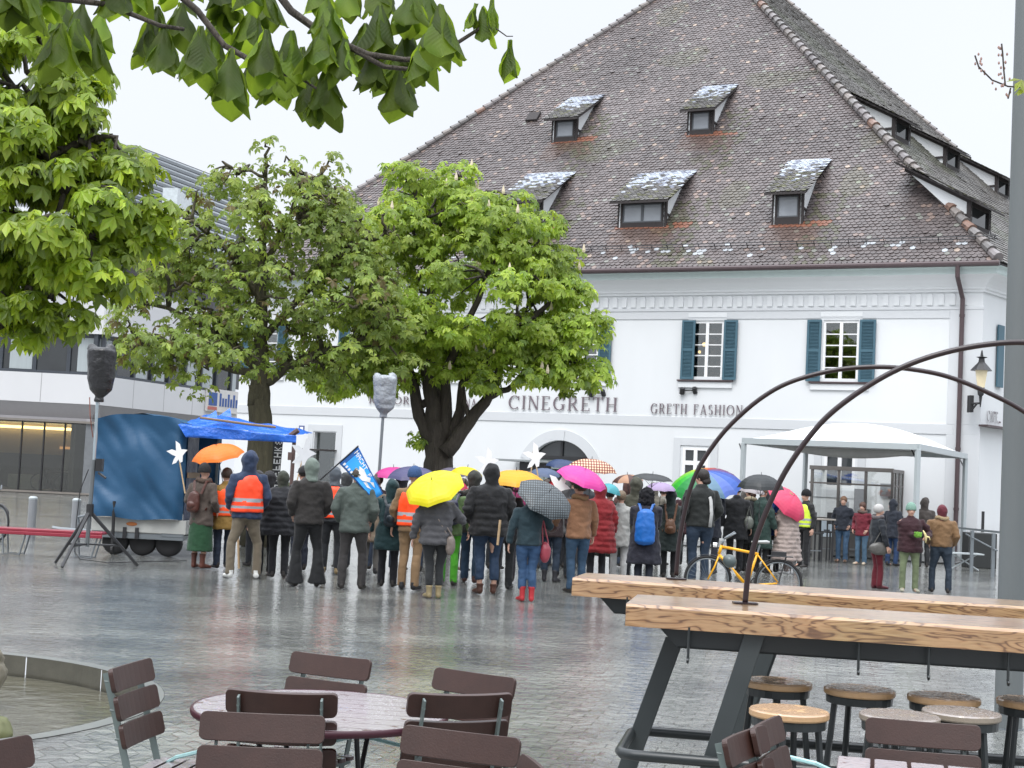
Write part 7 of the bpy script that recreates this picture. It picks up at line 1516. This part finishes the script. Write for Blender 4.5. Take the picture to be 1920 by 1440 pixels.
for s_ in (-1, 1): q = M(); q.tube([(s_*.2, -.3, .71), (s_*.18, 0, .38), (s_*.2, .33, .0)], .011, 6); q.build('leg', m_black, rt); q = M(); q.tube([(s_*.17, .3, .71), (s_*.16, 0, .38), (s_*.17, -.35, .0)], .011, 6); q.build('leg', m_black, rt)
q = M(); q.box((0, -.3, .705), (.45, .03, .02)); q.box((0, .3, .705), (.4, .03, .02)); q.tube([(-.19, 0, .38), (.19, 0, .38)], .009, 6); q.build('underframe', m_black, rt)
# slatted table lower right
A_ = P(1572, 1408, 5.57); A_.z = .75; Bd = P(1920, 1440, 5.41); Bd.z = .75; dx = (Bd-A_).normalized(); dy = V((dx.y, -dx.x, 0)); st_ = thing('slatted_table', 'wet slatted wooden table cut off by the lower right corner', 'table', (A_.x, A_.y, 0))
for i in range(9): q = M(); q.para(A_+dx*(.13*i+.0)+V((0, 0, -.025)), dx*.118, dy*.8, V((0, 0, .025))); q.build('plank', m_ttop, st_, world=True, bev=.006)
q = M(); q.para(A_+dx*.02+dy*.05+V((0, 0, -.065)), dx*1.1, dy*.03, V((0, 0, .039))); q.para(A_+dx*.02+dy*.72+V((0, 0, -.065)), dx*1.1, dy*.03, V((0, 0, .039))); q.build('batten', m_tedge, st_, world=True)
for a, b_ in ((.06, .06), (1.1, .06), (.06, .74), (1.1, .74)): q = M(); c = A_+dx*a+dy*b_; q.box((c.x, c.y, .34), (.03, .03, .68)); q.build('leg', m_black, st_, world=True)
# security cable looping through the chairs
q = M(); q.tube([P(290, 1444, 6.3), P(330, 1420, 6.2), P(380, 1408, 6.1), P(440, 1416, 6.0), P(480, 1440, 6.0)], .009, 6); q.tube([P(618, 1392, 6.4), P(660, 1381, 6.5), P(700, 1385, 6.5), P(760, 1400, 6.4), P(800, 1420, 6.3)], .009, 6); q.build('security_cable', mat('pale_teal_cable', '9cc4c4', rough=.3), label='pale turquoise cable looping between the garden chairs', cat='cable')
q = M(); q.tube([P(1440, 1412, 5.9), P(1480, 1420, 5.9), P(1530, 1432, 5.8), P(1560, 1446, 5.8)], .009, 6); q.build('security_cable', mat('pale_teal_cable', '9cc4c4'), label='pale turquoise cable under the stools at the lower right', cat='cable')
# ---------------------------------------------------------------- tall tables
wm_ = bpy.data.materials.new('oak_grain'); wm_.use_nodes = True; nt = wm_.node_tree; b = nt.nodes['Principled BSDF']; l = nt.links.new
tc = N(nt, 'ShaderNodeTexCoord'); mp = N(nt, 'ShaderNodeMapping'); mp.inputs['Scale'].default_value = (1.0, 4, 7); l(tc.outputs['Object'], mp.inputs[0]); n1 = N(nt, 'ShaderNodeTexNoise'); n1.inputs['Scale'].default_value = 1.6; n1.inputs['Detail'].default_value = 3; n1.inputs['Distortion'].default_value = .8; l(mp.outputs[0], n1.inputs[0])
wv = N(nt, 'ShaderNodeMath', operation='MULTIPLY'); wv.inputs[1].default_value = 60; l(n1.outputs['Fac'], wv.inputs[0]); sn = N(nt, 'ShaderNodeMath', operation='SINE'); l(wv.outputs[0], sn.inputs[0]); n2 = N(nt, 'ShaderNodeTexNoise'); n2.inputs['Scale'].default_value = 2.2; l(tc.outputs['Object'], n2.inputs[0]); n4 = N(nt, 'ShaderNodeTexNoise'); n4.inputs['Scale'].default_value = 60; mp4 = N(nt, 'ShaderNodeMapping'); mp4.inputs['Scale'].default_value = (.15, 1, 1); l(tc.outputs['Object'], mp4.inputs[0]); l(mp4.outputs[0], n4.inputs[0])
cr = N(nt, 'ShaderNodeValToRGB'); cr.color_ramp.elements[0].position = 0; cr.color_ramp.elements[0].color = rgb('6a4a30'); cr.color_ramp.elements[1].position = .22; cr.color_ramp.elements[1].color = rgb('a07a52'); e = cr.color_ramp.elements.new(.9); e.color = rgb('ad8a62')
mr = N(nt, 'ShaderNodeMapRange'); mr.inputs['From Min'].default_value = -1; mr.inputs['From Max'].default_value = 1; l(sn.outputs[0], mr.inputs['Value']); l(mr.outputs[0], cr.inputs[0]); mx = N(nt, 'ShaderNodeMix', data_type='RGBA', blend_type='OVERLAY'); mx.inputs['Factor'].default_value = .12; l(cr.outputs[0], mx.inputs['A']); l(n2.outputs['Color'], mx.inputs['B']); mx2 = N(nt, 'ShaderNodeMix', data_type='RGBA', blend_type='MULTIPLY'); mx2.inputs['Factor'].default_value = .5; l(mx.outputs['Result'], mx2.inputs['A']); l(n4.outputs['Fac'], mx2.inputs['B']); hs_ = N(nt, 'ShaderNodeHueSaturation'); hs_.inputs['Saturation'].default_value = 1.0; hs_.inputs['Value'].default_value = 1.1; l(mx2.outputs['Result'], hs_.inputs['Color']); l(hs_.outputs[0], b.inputs['Base Color'])
b.inputs['Roughness'].default_value = .3; b.inputs['Coat Weight'].default_value = 1; b.inputs['Coat Roughness'].default_value = .25; bp = N(nt, 'ShaderNodeBump'); bp.inputs['Strength'].default_value = .4; bp.inputs['Distance'].default_value = .004; l(n4.outputs['Fac'], bp.inputs['Height']); l(bp.outputs[0], b.inputs['Normal'])
m_steel = mat('dark_green_black_steel', (.022, .026, .027), rough=.3, var=.3, nscale=3); m_leg = mat('dark_grey_steel', '3a3f40', rough=.35, var=.15); m_arch = mat('dark_wine_tube', '241619', rough=.3)
def tall_table(pl, pr, label, depth, th=.115, length=4.4, legs=True, hooks=(), front=True):
    a = P(*pl); b2 = P(*pr); a.z = b2.z = 1.10; d_ = (b2-a).normalized(); n_ = V((-d_.y, d_.x, 0)); rz = math.atan2(d_.y, d_.x); t_ = thing('tall_table', label, 'table', (a.x, a.y, 0), rz)
    # local: x along, y away from the camera, z up; live edge gently uneven
    q = M(); K = 40; ns = 4
    for i in range(K+1):
        x = length*i/K; w1 = .012*math.sin(x*2.1+a.x)+.006*math.sin(x*5.3); w2 = .01*math.sin(x*1.7+2); w3 = .006*math.sin(x*3.3+1)
        ch_ = .02 if i in (0, K) else 0
        q.v += [V((x, w1+ch_, -th)), V((x, w1+.004+ch_, -.015)), V((x, w1+.02+ch_, 0)), V((x, depth+w2-.02-ch_, 0+w3*.2)), V((x, depth+w2, -.02)), V((x, depth+w2, -th))]
    for i in range(K):
        for j in range(6): aa, bb_ = i*6+j, i*6+(j+1) % 6; q.f.append((aa, aa+6, bb_+6, bb_)); q.m.append(0)
    q.f += [tuple(range(6))[::1], tuple(K*6+j for j in range(6))[::-1]]; q.m += [0, 0]
    for i in range(len(q.v)): q.v[i] = q.v[i]+V((0, 0, 1.10))
    q.build('tabletop', wm_, t_)
    q = M(); y0, y1 = .1, depth-.12; z1 = 1.10-th-.002; z0 = z1-.1
    q.prism([(.17, z1), (length-.17, z1), (length-.27, z0), (.27, z0)], (0, y0, 0), (1, 0, 0), (0, 0, 1), (0, .012, 0)); q.prism([(.17, z1), (length-.17, z1), (length-.27, z0), (.27, z0)], (0, y1, 0), (1, 0, 0), (0, 0, 1), (0, .012, 0)); q.para((.27, y0, z0), (length-.54, 0, 0), (0, y1-y0, 0), (0, 0, .01)); q.build('steel_channel', m_steel, t_)
    if legs:
        for (x, y, sg) in ((.61, .06, -1), (.17, depth-.1, -1), (length-.7, .06, 1), (length-.4, depth-.1, 1)) if front else ((1.24, .1, -1), (1.26, depth-.15, -1), (length-.7, .06, 1), (length-.4, depth-.1, 1)):
            q = M(); w_ = .105; zt_ = z0+(.1 if y < .1 else 0); q.prism([(x, zt_), (x+w_, zt_), (x+w_+sg*.28, 0), (x+sg*.28, 0)], (0, y, 0), (1, 0, 0), (0, 0, 1), (0, .03, 0)); q.build('leg', m_leg, t_, bev=.004)
        q = M(); zr = .34
        if front:
         q = M(); xs0, xs1 = .0, length-.1; ya, yb_ = -.03, depth+.02; pts = [V((xs1, ya, zr)), V((xs0+.08, ya, zr)), V((xs0+.02, ya+.03, zr)), V((xs0, ya+.1, zr)), V((xs0, yb_-.1, zr)), V((xs0+.02, yb_-.03, zr)), V((xs0+.08, yb_, zr)), V((xs1, yb_, zr))]; q.tube(pts, .028, 10, ref=(0, 0, 1)); q.build('foot_rail', m_steel, t_, smooth=True)
    for hx in hooks:
        q = M(); q.tube([(hx, .02, 1.0-.0), (hx, .02, .84), (hx+.0, .0, .825), (hx, -.015, .84)], .007, 6); q.build('hook', m_steel, t_)
    return t_
tall_table((1173, 1129.5, 7.67), (1920, 1177.6, 7.32), 'nearer tall oak table with thick wavy top on slanted steel legs', .72, hooks=(.33, 1.18, 1.52, 1.9))
tall_table((1072, 1080, 9.5), (1920, 1135.5, 8.92), 'farther tall oak table partly hidden by the nearer one', .62, length=5.0, hooks=(.36,), front=False)
def arch(pts, Y0, X0_, k, label, r=.0155):
    t_ = thing('arch_tube', label, 'arch', tuple(P(pts[0][0], pts[0][1], Y0))); ps = []
    for x, y in pts:
        yy = Y0
        for _ in range(3): xx = P(x, y, yy).x; yy = Y0+k*(xx-X0_)
        ps.append(P(x, y, yy))
    # Catmull-Rom smoothing
    out = []
    for i in range(len(ps)-1):
        p0, p1, p2, p3 = ps[max(i-1, 0)], ps[i], ps[i+1], ps[min(i+2, len(ps)-1)]
        for j in range(6): t = j/6; out.append(.5*((2*p1)+(p2-p0)*t+(2*p0-5*p1+4*p2-p3)*t*t+(3*p1-p0-3*p2+p3)*t**3))
    out.append(ps[-1]); q = M(); q.tube(out, r, 10); q.build('tube', m_arch, t_, world=True, smooth=True)
    b0 = ps[0]; q = M(); q.box((b0.x, b0.y, 1.106), (.13, .08, .008)); q.build('foot_plate', m_arch, t_, world=True); return t_
arch([(1268, 1079), (1276, 1000), (1300, 900), (1345, 825), (1400, 768), (1455, 729), (1510, 707), (1580, 692), (1655, 688), (1720, 694), (1780, 707), (1850, 735), (1920, 772), (1990, 830), (2050, 910), (2085, 1000), (2100, 1130)], 9.85, 1.1, -.2, 'dark arched tube rising from the farther tall table')
arch([(1397, 1131), (1405, 1060), (1420, 1003), (1445, 940), (1475, 880), (1515, 822), (1560, 773), (1630, 722), (1700, 685), (1775, 660), (1850, 646), (1920, 642), (2000, 650), (2100, 690), (2200, 790), (2260, 920), (2290, 1160)], 8.06, 1.27, -.18, 'dark arched tube rising from the nearer tall table')
# ---------------------------------------------------------------- bar stools
m_seat = droplet_mat('pale_wood_seat', 'b8946c', .2, 40, .3, .4); m_seat2 = droplet_mat('weathered_wood_seat', '857a6c', .35, 40, .4, .4)
def stool(label, ms):
    t_ = thing('bar_stool', label, 'stool', (0, 0, 0), 0, 'round bar stools under the tall tables'); q = M(); q.lathe([(.17, .665), (.182, .668), (.186, .675), (.186, .695), (.18, .702), (.16, .703), (.02, .703)], 36); q.build('seat', ms, t_)
    q = M(); q.lathe([(.15, .625), (.172, .625), (.174, .664), (.15, .664)], 28); q.build('seat_ring', m_steel, t_)
    for i in range(4):
        a = R_(45+90*i); q = M(); q.tube([(.135*math.cos(a), .135*math.sin(a), .64), (.2*math.cos(a), .2*math.sin(a), 0)], .017, 6); q.build('leg', m_steel, t_)
    q = M(); q.tube([V((.172*math.cos(a), .172*math.sin(a), .25)) for a in [2*math.pi*k/28 for k in range(29)]], .009, 6, cap=False); q.build('foot_ring', m_steel, t_, smooth=True)
    return t_
ST = [(1458, 1272, 0, 'bar stool partly behind the slanted table leg, farthest left'), (1612, 1286, 0, 'bar stool with clean pale seat, second along the far row'), (1770, 1300, 0, 'bar stool with pale seat in the far row right of the middle'), (1480, 1325, 0, 'nearest left bar stool with split pale wooden seat'), (1687, 1334, 1, 'bar stool with grey weathered seat right behind the garden chair'), (1803, 1328, 1, 'bar stool with grey weathered seat next to the lamp post'), (1938, 1308, 0, 'bar stool cut off by the right edge')]
s0 = [stool(ST[0][3], m_seat), stool(ST[4][3], m_seat2)]; used_ = [0, 0]
for (x, y, k, lb) in ST:
    Ys = 1.02*FPX/(y-hor(x)); p = P(x, y, Ys)
    if not used_[k]: s0[k].location = (p.x, p.y, 0); s0[k].rotation_euler.z = random.random(); used_[k] = 1
    else: dup(s0[k], (p.x, p.y, 0), random.random()*1.5, lb)
